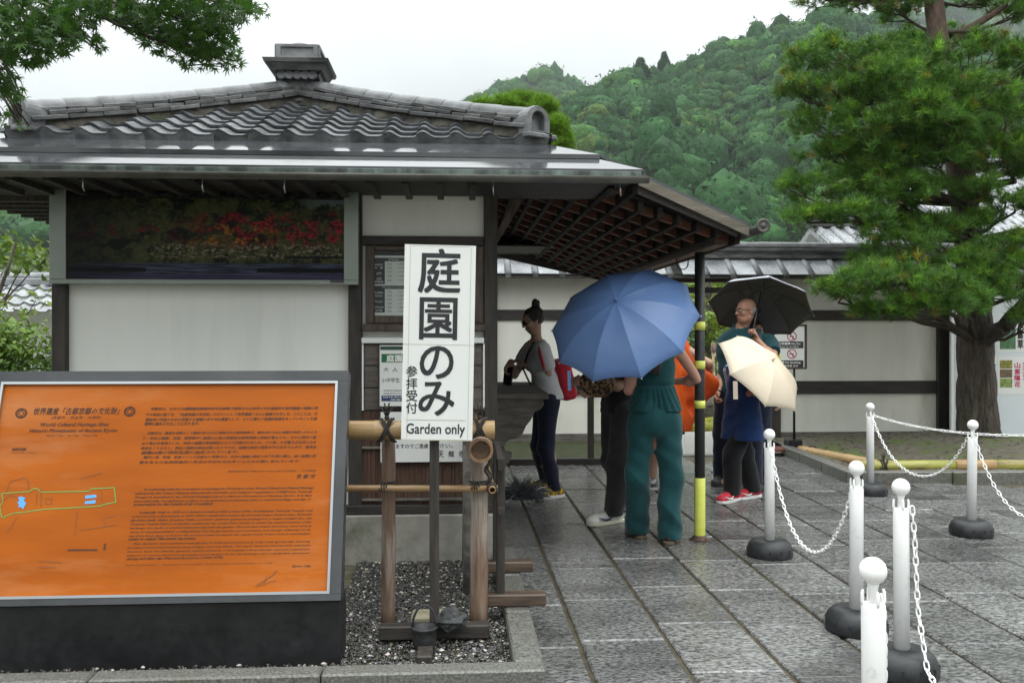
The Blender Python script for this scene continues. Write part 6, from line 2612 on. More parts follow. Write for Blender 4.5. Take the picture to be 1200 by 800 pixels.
for (px, py, Y, rx, ry) in PADS:
    c = at(px, py, Y)
    Rx, Rz, Ry = rx / PX, ry / PX, max(.30, rx / PX * .8)
    # twig ends first, then tufts gathered round each twig end
    c = c + Vector((rr.uniform(-.12, .12), 0, rr.uniform(-.07, .07)))
    m_ = int(12 + 95 * Rx * (Rz + .12))
    uc_ = rg.normal(0, 1, (m_, 3))
    uc_ /= np.linalg.norm(uc_, axis=1)[:, None]
    uc_[:, 2] = np.where(rg.random(m_) < .66, np.abs(uc_[:, 2]), uc_[:, 2] * .6)
    rc_ = rg.uniform(.5, 1.16, (m_, 1))
    kt = rg.integers(4, 8, m_)
    n = int(kt.sum())
    own = np.repeat(np.arange(m_), kt)
    u = uc_[own]
    rad = rc_[own]
    P = np.array(c[:])[None] + u * rad * np.array([[Rx, Ry, Rz]])
    P += rg.normal(0, 1, P.shape) * np.array([[.055, .055, .035]])
    D = u * np.array([[.9, .9, .4]]) + np.array([[0, 0, .5]]) + rg.normal(0, .28, u.shape)
    twig_tint = np.exp(rg.normal(0, .22, (m_, 1)))
    up = np.clip(u[:, 2] * rad[:, 0], -1, 1)
    tint = twig_tint[own] * np.array([[1.0, 1.0, 1.0]]) * np.exp(rg.normal(0, .14, (n, 1)))
    old = rg.random(n) < .05
    tint[old] *= np.array([[2.2, .9, .8]])
    new = (up > .2) & (rg.random(n) < .40)
    tint[new] *= np.array([[1.9, 1.7, .9]])
    PP.append(P); DD.append(D); SS.append(rg.uniform(.8, 1.25, n)); CC.append(tint)
    # branch from trunk to pad, twigs into the pad
    k = min(range(len(tr_pts)), key=lambda i: abs(tr_pts[i].z - (c.z - .12 - .08 * abs(c.x - tr_pts[i].x))))
    a = tr_pts[k]
    e = c + Vector((0, 0, -Rz * .55))
    r0 = .018 + .012 * (e - a).length
    pts = limb(br_mb, a, e, min(r0, .05), .012, rr, .10, 7, 7)
    for j in range(7):
        q = Vector(P[rg.integers(0, n)])
        limb(br_mb, pts[rr.randrange(4, 7)], q, .009, .004, rr, .12, 4, 5)
big = MB()
for (pa, pb, Ya, Yb, r0, r1) in (((1130, 235), (990, 214), YT, 10.5, .06, .025), ((1133, 232), (1190, 212), YT, 10.6, .07, .04), ((1102, 60), (1180, 6), YT, 11.0, .07, .03), ((1135, 290), (1040, 330), YT, 9.7, .05, .02), ((1120, 170), (960, 160), YT, 10.5, .055, .02), ((1108, 95), (970, 90), YT, 10.6, .05, .02), ((1125, 200), (1240, 180), YT, 11.0, .06, .03), ((1138, 310), (1220, 320), YT, 10.2, .05, .025)):
    limb(big, at(pa[0], pa[1], Ya), at(pb[0], pb[1], Yb), r0, r1, rr, .07, 9, 9)
big.build("branch", M['bark_red'], pine)
br_mb.build("twigs", M['twig'], pine)["kind"] = "stuff"
inv = np.array(root_inv(pine).translation)
me = put_tufts("needles", np.concatenate(PP) + inv, np.concatenate(DD), np.concatenate(SS), np.concatenate(CC), TUFT, rg, M['pine_needle'])
print("pine tris", len(me.polygons))
link_mesh("needles", me, pine)["kind"] = "stuff"

# ------------------------------------------------------------------ maple boughs hanging over the roof
def maple_leaf():
    lob = [(0, 1.0), (38, .92), (78, .72), (118, .42)]
    out = []
    ang = []
    for a, l in reversed(lob[1:]):
        ang.append((-a, l))
    ang += [(0, 1.0)] + [(a, l) for a, l in lob[1:]]
    V = [(0, -.05, 0)]
    ring = []
    for i, (a, l) in enumerate(ang):
        t = math.radians(a)
        ring.append((math.sin(t) * l * .55 - math.cos(t) * .085 * l, math.cos(t) * l * .55 + math.sin(t) * .085 * l))
        ring.append((math.sin(t) * l, math.cos(t) * l))
        ring.append((math.sin(t) * l * .55 + math.cos(t) * .085 * l, math.cos(t) * l * .55 - math.sin(t) * .085 * l))
        if i < len(ang) - 1:
            t2 = math.radians((a + ang[i + 1][0]) / 2)
            ring.append((math.sin(t2) * .26, math.cos(t2) * .26))
    V += [(x, y, -.10 * (x * x + y * y) + .05 * abs(x)) for x, y in ring]
    Fs = [(0, i + 1, i) for i in range(1, len(ring))]
    # stalk
    b = len(V)
    V += [(-.015, -.04, 0), (.015, -.04, 0), (.01, -.75, .10), (-.01, -.75, .10)]
    Fs += [(b, b + 1, b + 2), (b, b + 2, b + 3)]
    return np.array(V), np.array(Fs)


LV, LF = maple_leaf()
rg = np.random.default_rng(5)
rr = random.Random(5)
maple = thing("maple_tree", "maple boughs with small star shaped green leaves hanging over the tiled roof", "maple tree", (-4.3, 4.6, 0))
mb = MB()
mb.tube([(-4.3, 4.6, -.05), (-4.25, 4.6, .8), (-4.35, 4.55, 1.8), (-4.2, 4.6, 2.7), (-4.0, 4.5, 3.5)], [.17, .14, .125, .11, .08], 14, wob=.05)
mb.build("trunk", M['bark'], maple)
CL = [(20, 20, 3.6, 60, 34, 330), (60, 40, 3.8, 40, 26, 200), (30, 62, 4.0, 40, 16, 110), (80, 22, 3.9, 26, 24, 110), (112, 28, 4.2, 8, 26, 34), (100, 8, 4.0, 26, 10, 60), (135, 8, 4.2, 22, 12, 60), (160, 20, 4.3, 26, 18, 110), (185, 38, 4.3, 34, 18, 150),
      (215, 24, 4.1, 44, 24, 260), (240, 45, 4.2, 36, 22, 190), (215, 58, 4.2, 36, 14, 80), (255, 60, 4.4, 28, 14, 70), (240, 76, 4.3, 34, 7, 26), (265, 20, 4.2, 24, 20, 100), (285, 8, 4.3, 14, 10, 24), (303, 16, 4.35, 12, 8, 8), (296, 6, 4.3, 20, 8, 14), (278, 72, 4.4, 8, 8, 10), (215, 0, 4.0, 80, 16, 260),
      (8, 95, 4.2, 14, 16, 44), (10, 114, 4.4, 12, 12, 20), (2, 136, 4.6, 8, 12, 10), (24, 112, 4.5, 8, 10, 10), (22, 146, 4.6, 4, 4, 3), (34, 148, 4.6, 3, 3, 2), (118, 58, 4.3, 6, 6, 6), (-40, 60, 4.2, 60, 60, 300), (-30, -10, 3.8, 70, 40, 300), (120, -30, 3.7, 120, 26, 340), (270, -25, 3.8, 80, 20, 160)]
P, S = [], []
for (px, py, Y, rx, ry, n) in CL:
    for i in range(int(n * 1.2)):
        a = rr.uniform(0, 6.28)
        q = math.sqrt(rr.random())
        P.append(at(px + rx * q * math.cos(a), py + ry * q * math.sin(a), Y + rr.uniform(-.28, .28)))
P = np.array([p[:] for p in P])
n = len(P)
nrm = rg.normal(0, .75, (n, 3)) + np.array([[.0, -.35, .75]])
nrm /= np.linalg.norm(nrm, axis=1)[:, None]
fw = rg.normal(0, .7, (n, 3)) + np.array([[.1, -.1, -.75]])
fw -= nrm * (fw * nrm).sum(1)[:, None]
fw /= np.linalg.norm(fw, axis=1)[:, None]
sd = np.cross(fw, nrm)
sz_ = rg.uniform(.029, .048, n)
# the 290 that hang lowest against the sky are leaves of their own
pix = 393 - (P[:, 2] - CAMZ) / (P[:, 1] * CA + P[:, 0] * SA) * 1050
ppx = 600 + 1050 * np.tan(np.arctan2(P[:, 0], P[:, 1]) - YAW)
vis = (ppx > -5) & (pix > 0)
score = np.full(n, -1e9)
iv = np.nonzero(vis)[0]
for i in iv:
    near = (np.abs(ppx[iv] - ppx[i]) < 14)
    score[i] = -np.sum(near & (pix[iv] > pix[i]))
single = np.argsort(-score)[:290]
lone = np.zeros(n, bool)
lone[single] = True
leaf_me = np_mesh("leaf", LV, LF, M['maple'])
add_color(leaf_me, np.full(len(LV), 1.15))
for i in single:
    Mw = Matrix(((sd[i, 0], fw[i, 0], nrm[i, 0], P[i, 0]), (sd[i, 1], fw[i, 1], nrm[i, 1], P[i, 1]), (sd[i, 2], fw[i, 2], nrm[i, 2], P[i, 2]), (0, 0, 0, 1))) @ Matrix.Scale(float(sz_[i]), 4)
    place_copy("leaf", leaf_me, Mw, maple)
I = np.nonzero(~lone)[0]
W = (LV[None, :, 0:1] * sd[I][:, None] + LV[None, :, 1:2] * fw[I][:, None] + LV[None, :, 2:3] * nrm[I][:, None]) * sz_[I][:, None, None] + P[I][:, None]
inv = np.array(root_inv(maple).translation)
me = np_mesh("leaves", W.reshape(-1, 3) + inv, (LF[None] + (np.arange(len(I)) * len(LV))[:, None, None]).reshape(-1, 3), M['maple'])
add_color(me, np.repeat(rg.uniform(.6, 1.25, len(I)), len(LV)))
link_mesh("leaves", me, maple)["kind"] = "stuff"
mb = MB()
base = Vector((-4.0, 4.5, 3.5))
for (px, py, Y, rx, ry, k) in CL:
    c = at(px, py, Y)
    mid_ = at(px * .5 - 60, py * .5 - 45, Y)
    pts = limb(mb, base, mid_, .03, .014, rr, .05, 6, 6)
    pts = limb(mb, mid_, c, .012, .004, rr, .06, 6, 5)
    for j in range(6):
        a = rr.uniform(0, 6.28)
        limb(mb, pts[rr.randrange(2, 6)], at(px + rx * .8 * math.cos(a), py + ry * .8 * math.sin(a), Y + rr.uniform(-.2, .2)), .004, .0015, rr, .08, 4, 4)
mb.build("twigs", M['twig'], maple)["kind"] = "stuff"


# ------------------------------------------------------------------ leaf-cloud trees and hedges
def leaf_cloud(pads, n_of, size, rg, tintf, flat=.6, jitter=.06):
    """small folded leaves spread through pads (centre, radii): arrays for one mesh"""
    V, C = [], []
    for c, R, tcol in pads:
        n = n_of(R)
        u = rg.normal(0, 1, (n, 3))
        u /= np.linalg.norm(u, axis=1)[:, None]
        rad = rg.uniform(.25, 1, (n, 1)) ** .5
        P = np.array(c)[None] + u * rad * np.array(R)[None] + rg.normal(0, jitter, (n, 3))
        nn = u * .8 + rg.normal(0, .5, (n, 3)) + np.array([[0, 0, flat]])
        nn /= np.linalg.norm(nn, axis=1)[:, None]
        e1 = np.cross(nn, rg.normal(0, 1, (n, 3)))
        e1 /= np.linalg.norm(e1, axis=1)[:, None]
        e2 = np.cross(nn, e1)
        s = size * np.exp(rg.normal(0, .25, (n, 1)))
        q = np.stack([P - e1 * s, P + e2 * s * .45 + nn * s * .12, P + e1 * s, P - e2 * s * .45 + nn * s * .12], 1)
        V.append(q.reshape(-1, 3))
        t = np.array(tcol)[None] * np.exp(rg.normal(0, .2, (n, 1)))
        C.append(np.repeat(t, 4, 0))
    V = np.concatenate(V)
    return V, np.arange(len(V)).reshape(-1, 4), np.concatenate(C)


def leaf_tree(name, label, cat, base, pads, size, dens, seed, m, trunk_r=.12, group=None, stuffname="leaves"):
    rg = np.random.default_rng(seed)
    rr = random.Random(seed)
    t = thing(name, label, cat, base, 0, group)
    V, Fq, C = leaf_cloud(pads, lambda R: int(dens * (R[0] * R[1] + R[0] * R[2] + R[1] * R[2])), size, rg, None)
    me = np_mesh(stuffname, V + np.array(root_inv(t).translation), Fq, m)
    add_color(me, C)
    link_mesh(stuffname, me, t)["kind"] = "stuff"
    if trunk_r:
        mb = MB()
        top = max(p[0][2] for p in pads)
        x = sum(p[0][0] for p in pads) / len(pads)
        y = sum(p[0][1] for p in pads) / len(pads)
        pts = [Vector(base).lerp(Vector((x, y, top)), k / 6) + Vector((rr.uniform(-1, 1), rr.uniform(-1, 1), 0)) * trunk_r * .6 * (k > 0) for k in range(7)]
        mb.tube(pts, [trunk_r * (1 - .11 * k) for k in range(7)], 10, wob=.06)
        mb.build("trunk", M['bark'], t)
        mb = MB()
        for c, R, _ in pads:
            a = pts[min(5, max(1, int(6 * (c[2] - base[2]) / max(top - base[2], .1)) - 1))]
            limb(mb, a, c, trunk_r * .35, trunk_r * .08, rr, .08, 6, 6)
        mb.build("branches", M['twig'], t)["kind"] = "stuff"
    return t


def pad(px, py, Y, rx, ry, tint, dy=None):
    c = at(px, py, Y)
    k = Y / 1050.0
    return (c[:], (rx * k, dy or rx * k, ry * k), tint)


Gb = (1.55, 1.35, .9)
leaf_tree("maple_tree", "bright green spreading maple seen under the far eave of the booth", "maple tree", (-6.2, 11.3, 0),
          [pad(30, 300, 11.2, 26, 15, Gb), (pad(10, 288, 11.3, 16, 9, Gb)), pad(45, 308, 11.2, 18, 9, (1.2, 1.1, .9)), pad(-20, 300, 11.4, 34, 20, Gb), pad(42, 352, 10.2, 6, 14, (1.9, 1.35, .6)), pad(8, 356, 10.2, 8, 8, (1.7, 1.2, .6))], .05, 900, 31, M['garden_leaf'], .045)
rg_h = np.random.default_rng(8)
hp = []
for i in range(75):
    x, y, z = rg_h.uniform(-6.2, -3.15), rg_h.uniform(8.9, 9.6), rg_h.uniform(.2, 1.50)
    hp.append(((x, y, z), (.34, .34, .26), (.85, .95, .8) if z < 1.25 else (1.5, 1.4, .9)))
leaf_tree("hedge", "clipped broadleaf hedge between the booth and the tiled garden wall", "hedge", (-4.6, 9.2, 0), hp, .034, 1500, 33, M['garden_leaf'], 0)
# small pine crown behind the roof
rg = np.random.default_rng(41)
TU2 = tuft_protos(4, 30, rg, (.10, .18), .012, 1.2)
pads = [(565, 128, 15, 16, 10), (592, 124, 15, 20, 11), (612, 120, 15.3, 20, 11), (636, 126, 15, 18, 13), (628, 140, 15, 20, 16), (648, 150, 14.8, 20, 16), (658, 166, 14.8, 13, 13), (640, 172, 14.8, 26, 14), (600, 150, 15.2, 30, 20), (655, 182, 14.9, 14, 12), (620, 185, 15.2, 40, 20)]
PP, DD, SS, CC = [], [], [], []
bt = thing("pine_tree", "bushy light green pine crown showing just behind the end of the booth roof", "pine tree", (at(615, 300, 15).x, 15, 0))
mb = MB()
trunk_pts = [Vector((at(615, 300, 15).x, 15, z)) for z in (-.05, 1.5, 3, 4.2)]
mb.tube(trunk_pts, [.14, .12, .1, .05], 10, wob=.05)
mb.build("trunk", M['bark_red'], bt)
mb = MB()
for px, py, Y, rx, ry in pads:
    c = np.array(at(px, py, Y)[:])
    k = Y / 1050
    n = int(80 + rx * ry * .42)
    u = rg.normal(0, 1, (n, 3))
    u /= np.linalg.norm(u, axis=1)[:, None]
    PP.append(c + u * rg.uniform(.5, 1, (n, 1)) * np.array([rx * k, rx * k, ry * k]))
    DD.append(u * .8 + np.array([0, 0, .7]))
    SS.append(rg.uniform(.7, 1.1, n))
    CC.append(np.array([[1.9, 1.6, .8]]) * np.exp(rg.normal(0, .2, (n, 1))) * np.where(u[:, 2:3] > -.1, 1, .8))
    limb(mb, trunk_pts[2], c, .035, .012, rr, .08, 5, 6)
mb.build("branches", M['twig'], bt)["kind"] = "stuff"
link_mesh("needles", put_tufts("needles", np.concatenate(PP) + np.array(root_inv(bt).translation), np.concatenate(DD), np.concatenate(SS), np.concatenate(CC), TU2, rg, M['pine_needle']), bt)["kind"] = "stuff"

# shrubs and trees in the garden beyond the gate
Ga, Gd, Gy = (1.6, 1.4, .7), (.75, .85, .8), (2.6, 1.75, .5)
leaf_tree("garden_tree", "layered yellow green garden tree framed by the gateway", "garden tree", (at(830, 450, 26).x, 26, 0),
          [pad(812, 352, 25, 24, 9, Gy), pad(845, 345, 26, 26, 9, Gy), pad(872, 356, 26, 22, 10, Ga), pad(818, 372, 24.5, 24, 10, Ga), pad(850, 378, 25, 26, 9, Gy), pad(800, 338, 27, 30, 10, Ga), pad(840, 395, 25, 24, 10, Ga), pad(808, 398, 25, 20, 12, Gd), pad(870, 395, 26, 22, 14, Gd), pad(780, 365, 26, 22, 16, Ga), pad(835, 330, 28, 44, 10, Ga)], .10, 230, 51, M['garden_leaf'], .22)
leaf_tree("garden_shrub", "rounded dark green shrub below the yellow green garden tree", "shrub", (at(812, 450, 24).x, 24, 0), [pad(806, 424, 24, 20, 18, Gd), pad(828, 430, 24, 16, 12, (1.0, 1.0, .8))], .09, 330, 52, M['garden_leaf'], .05)
leaf_tree("garden_shrub", "rounded mid green shrub further along the garden edge behind the man", "shrub", (at(862, 450, 24.5).x, 24.5, 0), [pad(860, 420, 24.5, 24, 20, (1.0, 1.1, .8)), pad(885, 428, 24.5, 18, 14, Gd)], .09, 330, 53, M['garden_leaf'], .05)
leaf_tree("garden_shrub", "rounded shrub at the garden edge behind the striped canopy post", "shrub", (at(775, 450, 24.5).x, 24.5, 0), [pad(775, 415, 24.5, 24, 24, Ga), pad(748, 425, 24.5, 20, 16, Gd)], .09, 330, 54, M['garden_leaf'], .05)
# two trees standing clear on the skyline
for px, py, w, h, lab in ((750.5, 78, 13, 13, "dark round topped tree standing clear on the hill skyline"), (778.5, 71, 9.5, 13, "slim dark conical tree standing clear on the hill skyline")):
    Yk = 545.0
    k = Yk / 1050
    leaf_tree("skyline_tree", lab, "tree", at(px, py + h + 8, Yk)[:], [pad(px, py + 3, Yk, w * .75, h * .6, (.5, .62, .6)), pad(px - w * .35, py + 6, Yk, w * .6, h * .45, (.5, .62, .6)), pad(px + w * .35, py + 7, Yk, w * .6, h * .4, (.5, .62, .6)), pad(px, py - h * .35, Yk, w * .45, h * .5, (.5, .62, .6)), pad(px, py + h * .8, Yk, w * .5, h * .4, (.5, .62, .6))], .55, 30, int(px), M['hill_leaf'], .5, "trees on the hill skyline")
# ------------------------------------------------------------------ bodies: one smooth surface grown from joints
def smin(a, b, k):
    if k <= 0:
        return np.minimum(a, b)
    h = np.clip(.5 + .5 * (b - a) / k, 0, 1)
    return b * (1 - h) + a * h - k * h * (1 - h)


class Field:
    def __init__(self):
        self.p = []

    def cone(self, a, b, ra, rb=None, k=.02, op='+', flat=None):
        self.p.append(('cone', np.array(a, float), np.array(b, float), ra, ra if rb is None else rb, k, op, flat))
        return self

    def ell(self, c, r, R=None, k=.02, op='+'):
        self.p.append(('ell', np.array(c, float), np.array(r, float), None if R is None else np.array(R), k, op))
        return self

    def box(self, c, half, R=None, rad=.01, k=.01, op='+'):
        self.p.append(('box', np.array(c, float), np.array(half, float), None if R is None else np.array(R), rad, k, op))
        return self

    def slab(self, a, b, ra, rb, z0, z1, k=.004):
        self.p.append(('slab', np.array(a, float), np.array(b, float), ra, rb, z0, z1, k, '+'))
        return self

    def bounds(self, q):
        if q[0] == 'cone':
            r = max(q[3], q[4])
            return np.minimum(q[1], q[2]) - r, np.maximum(q[1], q[2]) + r
        if q[0] == 'ell':
            r = q[2] if q[3] is None else np.full(3, q[2].max())
            return q[1] - r, q[1] + r
        if q[0] == 'box':
            r = (q[2] if q[3] is None else np.full(3, np.linalg.norm(q[2]))) + q[4]
            return q[1] - r, q[1] + r
        r = max(q[3], q[4])
        lo = np.minimum(q[1], q[2]) - r
        hi = np.maximum(q[1], q[2]) + r
        lo[2], hi[2] = q[5], q[6]
        return lo, hi

    def grid(self, h, cuts=(), fold=None, pad=.03):
        los, his = zip(*[self.bounds(q) for q in self.p if q[0] and (q[-1] if q[0] != 'cone' else q[6]) == '+'])
        lo, hi = np.min(los, 0) - pad, np.max(his, 0) + pad
        n = np.ceil((hi - lo) / h).astype(int) + 1
        D = np.full(n, .2, np.float32)
        ax_ = [lo[i] + h * np.arange(n[i]) for i in range(3)]
        for q in self.p:
            k = {'cone': lambda: q[5], 'ell': lambda: q[4], 'box': lambda: q[5], 'slab': lambda: q[7]}[q[0]]()
            op = q[6] if q[0] == 'cone' else q[-1]
            a, b = self.bounds(q)
            m = k + 3 * h
            i0 = np.clip(np.floor((a - m - lo) / h).astype(int), 0, n)
            i1 = np.clip(np.ceil((b + m - lo) / h).astype(int) + 1, 0, n)
            if np.any(i1 <= i0):
                continue
            sl = tuple(slice(i0[i], i1[i]) for i in range(3))
            X = ax_[0][sl[0]][:, None, None]
            Y = ax_[1][sl[1]][None, :, None]
            Z = ax_[2][sl[2]][None, None, :]
            if q[0] == 'cone':
                ba = q[2] - q[1]
                L2 = max(ba @ ba, 1e-9)
                px, py, pz = X - q[1][0], Y - q[1][1], Z - q[1][2]
                t = np.clip((px * ba[0] + py * ba[1] + pz * ba[2]) / L2, 0, 1)
                d = np.sqrt((px - t * ba[0]) ** 2 + (py - t * ba[1]) ** 2 + (pz - t * ba[2]) ** 2) - (q[3] + (q[4] - q[3]) * t)
                if q[7] is not None:
                    nrm, c = np.array(q[7][0], float), np.array(q[7][1], float)
                    d = np.maximum(d, (X - c[0]) * nrm[0] + (Y - c[1]) * nrm[1] + (Z - c[2]) * nrm[2])
            elif q[0] == 'slab':
                ba = (q[2] - q[1])[:2]
                L2 = max(ba @ ba, 1e-9)
                px, py = X - q[1][0], Y - q[1][1]
                t = np.clip((px * ba[0] + py * ba[1]) / L2, 0, 1)
                d = np.sqrt((px - t * ba[0]) ** 2 + (py - t * ba[1]) ** 2) - (q[3] + (q[4] - q[3]) * t)
                zm = (q[5] + q[6]) / 2
                d = np.maximum(d + 0 * Z, np.abs(Z - zm) - (q[6] - q[5]) / 2)
            else:
                px, py, pz = X - q[1][0] + 0 * Y + 0 * Z, Y - q[1][1] + 0 * X + 0 * Z, Z - q[1][2] + 0 * X + 0 * Y
                if q[3] is not None:
                    R = q[3]
                    px, py, pz = (R[0, 0] * px + R[1, 0] * py + R[2, 0] * pz, R[0, 1] * px + R[1, 1] * py + R[2, 1] * pz, R[0, 2] * px + R[1, 2] * py + R[2, 2] * pz)
                r = q[2]
                if q[0] == 'ell':
                    k0 = np.sqrt((px / r[0]) ** 2 + (py / r[1]) ** 2 + (pz / r[2]) ** 2)
                    k1 = np.sqrt((px / r[0] ** 2) ** 2 + (py / r[1] ** 2) ** 2 + (pz / r[2] ** 2) ** 2) + 1e-9
                    d = k0 * (k0 - 1) / k1
                else:
                    qx, qy, qz = np.abs(px) - r[0] + q[4], np.abs(py) - r[1] + q[4], np.abs(pz) - r[2] + q[4]
                    d = np.sqrt(np.maximum(qx, 0) ** 2 + np.maximum(qy, 0) ** 2 + np.maximum(qz, 0) ** 2) + np.minimum(np.maximum(qx, np.maximum(qy, qz)), 0) - q[4]
            d = d.astype(np.float32)
            if op == '+':
                D[sl] = smin(D[sl], d, k)
            else:
                D[sl] = -smin(-D[sl], d, k)
        if fold is not None:
            D += fold(ax_[0][:, None, None], ax_[1][None, :, None], ax_[2][None, None, :]).astype(np.float32)
        for nrm, c in cuts:
            D = np.maximum(D, ((ax_[0][:, None, None] - c[0]) * nrm[0] + (ax_[1][None, :, None] - c[1]) * nrm[1] + (ax_[2][None, None, :] - c[2]) * nrm[2]).astype(np.float32))
        return D, lo

    def build(self, name, h, m, parent, cuts=(), fold=None):
        D, lo = self.grid(h, cuts, fold)
        V, Fq = surface_net(D, lo, h)
        return link_mesh(name, np_mesh(name, V, Fq, m, True), parent)


def surface_net(D, lo, h):
    S = D < 0
    n = np.array(D.shape)
    c = np.zeros(n - 1, np.int8)
    for i in (0, 1):
        for j in (0, 1):
            for k in (0, 1):
                c += S[i:n[0] - 1 + i, j:n[1] - 1 + j, k:n[2] - 1 + k]
    act = (c > 0) & (c < 8)
    I = np.argwhere(act)
    acc = np.zeros((len(I), 3))
    cnt = np.zeros(len(I))
    corner = {(i, j, k): D[I[:, 0] + i, I[:, 1] + j, I[:, 2] + k] for i in (0, 1) for j in (0, 1) for k in (0, 1)}
    for ax in range(3):
        o = [a for a in range(3) if a != ax]
        for u in (0, 1):
            for v in (0, 1):
                a = [0, 0, 0]
                a[o[0]], a[o[1]] = u, v
                b = list(a)
                b[ax] = 1
                da, db = corner[tuple(a)], corner[tuple(b)]
                x = (da < 0) != (db < 0)
                t = np.where(x, da / np.where(x, da - db, 1), 0)
                p = np.tile(np.array(a, float), (len(I), 1))
                p[:, ax] = t
                acc += np.where(x[:, None], p, 0)
                cnt += x
    V = (I + acc / cnt[:, None]) * h + lo
    idx = np.full(n - 1, -1, np.int32)
    idx[I[:, 0], I[:, 1], I[:, 2]] = np.arange(len(I))
    Fs = []
    for ax in range(3):
        u, v = (ax + 1) % 3, (ax + 2) % 3
        sl0, sl1 = [slice(None)] * 3, [slice(None)] * 3
        sl0[ax], sl1[ax] = slice(0, n[ax] - 1), slice(1, n[ax])
        E = S[tuple(sl0)] != S[tuple(sl1)]
        A = np.argwhere(E)
        A = A[(A[:, u] > 0) & (A[:, v] > 0) & (A[:, u] < n[u] - 1) & (A[:, v] < n[v] - 1)]
        q = []
        for du, dv in ((-1, -1), (0, -1), (0, 0), (-1, 0)):
            B = A.copy()
            B[:, u] += du
            B[:, v] += dv
            q.append(idx[B[:, 0], B[:, 1], B[:, 2]])
        Q = np.stack(q, 1)
        flip = ~S[A[:, 0], A[:, 1], A[:, 2]]
        Q[flip] = Q[flip][:, ::-1]
        Fs.append(Q)
    return V, np.concatenate(Fs)


def folds(amp, seed, fx=9, fz=14, zlo=-1, zhi=9):
    """drape folds with sharp crests: ridged waves, bent and broken up"""
    r = random.Random(seed)
    ph = [r.uniform(0, 6.28) for _ in range(10)]
    def f(X, Y, Z):
        w = 1.4 * np.sin(4.3 * Z + ph[0]) + .9 * np.sin(9 * X + 5 * Y + ph[1])
        a = 1 - 2 * np.abs(np.sin(.5 * (fx * 2.6 * X - 6 * Y + 3.2 * Z + w + ph[2])))
        b = 1 - 2 * np.abs(np.sin(.5 * (fz * 1.5 * Z + fx * 1.3 * X + 5 * Y + 1.8 * np.sin(6 * Z + 7 * X + ph[3]) + ph[4])))
        m = .5 + .5 * np.sin(5.1 * Z + 3 * X + ph[5])
        g = .5 + .5 * np.sin(3.7 * Z - 4 * Y + ph[6])
        return -amp * (.75 * a * m + .65 * b * g) + amp * .25 * np.sin(31 * X + 27 * Z + 2 * np.sin(11 * Z + ph[7]))
    return f


def rot(yaw=0, pitch=0, roll=0):
    """columns right, forward, up; yaw turns to the person's left, pitch nods down for negative"""
    return np.array((Matrix.Rotation(yaw, 3, 'Z') @ Matrix.Rotation(pitch, 3, 'X') @ Matrix.Rotation(roll, 3, 'Y')))


def ik(s, w, l1, l2, pole):
    s, w, pole = np.array(s, float), np.array(w, float), np.array(pole, float)
    d = w - s
    D_ = np.linalg.norm(d)
    if D_ > (l1 + l2) * .995:
        w = s + d * (l1 + l2) * .995 / D_
        d = w - s
        D_ = np.linalg.norm(d)
    u = d / D_
    a = (l1 ** 2 - l2 ** 2 + D_ ** 2) / (2 * D_)
    hh = math.sqrt(max(l1 ** 2 - a ** 2, 0))
    p = pole - u * (pole @ u)
    p /= np.linalg.norm(p)
    return s + u * a + p * hh, w


def std_joints(h):
    J = {'h': h, 'pelvis': (0, 0, .545 * h), 'waist': (0, .005, .625 * h), 'chest': (0, 0, .735 * h), 'neck': (0, -.015, .845 * h), 'head': (0, .015, .925 * h)}
    for s, n in ((1, 'R'), (-1, 'L')):
        J['hip' + n] = (s * .052 * h, 0, .525 * h)
        J['knee' + n] = (s * .055 * h, .01, .285 * h)
        J['ank' + n] = (s * .06 * h, -.02, .05 * h)
        J['sh' + n] = (s * .102 * h, -.01, .812 * h)
        J['el' + n] = (s * .135 * h, -.02, .635 * h)
        J['wr' + n] = (s * .14 * h, .05, .49 * h)
    J = {k: (np.array(v, float) if k != 'h' else v) for k, v in J.items()}
    J['headR'] = rot()
    J['torsoR'] = rot()
    return J


def add_hand(f, w, d, pn, thumb, curl=(.35, .45, .3), s=1.0, spread=.0):
    """w wrist, d towards the fingers, pn out of the palm, thumb side vector"""
    d = np.array(d, float); d /= np.linalg.norm(d)
    pn = np.array(pn, float); pn -= d * (pn @ d); pn /= np.linalg.norm(pn)
    sd = np.cross(d, pn)
    if sd @ np.array(thumb, float) < 0:
        sd = -sd
    R = np.stack([sd, d, pn], 1)
    f.box(w + d * .048 * s, (.038 * s, .046 * s, .0135 * s), R, .012 * s, .012)
    f.cone(w, w + d * .03 * s, .026 * s, .024 * s, .02)
    for i, (o, l) in enumerate(((.030, .072), (.0105, .082), (-.009, .076), (-.0275, .060))):
        b = w + d * (.090 - .004 * abs(i - 1)) * s + sd * o * s
        dr = d + sd * (o * spread)
        ang = 0
        for j, (fr, c) in enumerate(zip((.45, .31, .24), curl)):
            ang += c * (1 + .08 * i)
            v = dr * math.cos(ang) + pn * math.sin(ang)
            e = b + v * l * fr * s
            f.cone(b, e, (.0092 - .0008 * j) * s, (.0088 - .001 * j) * s, .0035)
            b = e
    b = w + d * .028 * s + sd * .028 * s + pn * .006 * s
    e = b + (sd * .62 + d * .62 + pn * .42) * .042 * s
    f.cone(b, e, .0135 * s, .011 * s, .01)
    v = sd * (.18 - .35 * min(curl[0], 1)) + d * .8 + pn * .45
    f.cone(e, e + v / np.linalg.norm(v) * .034 * s, .0105 * s, .0085 * s, .004)


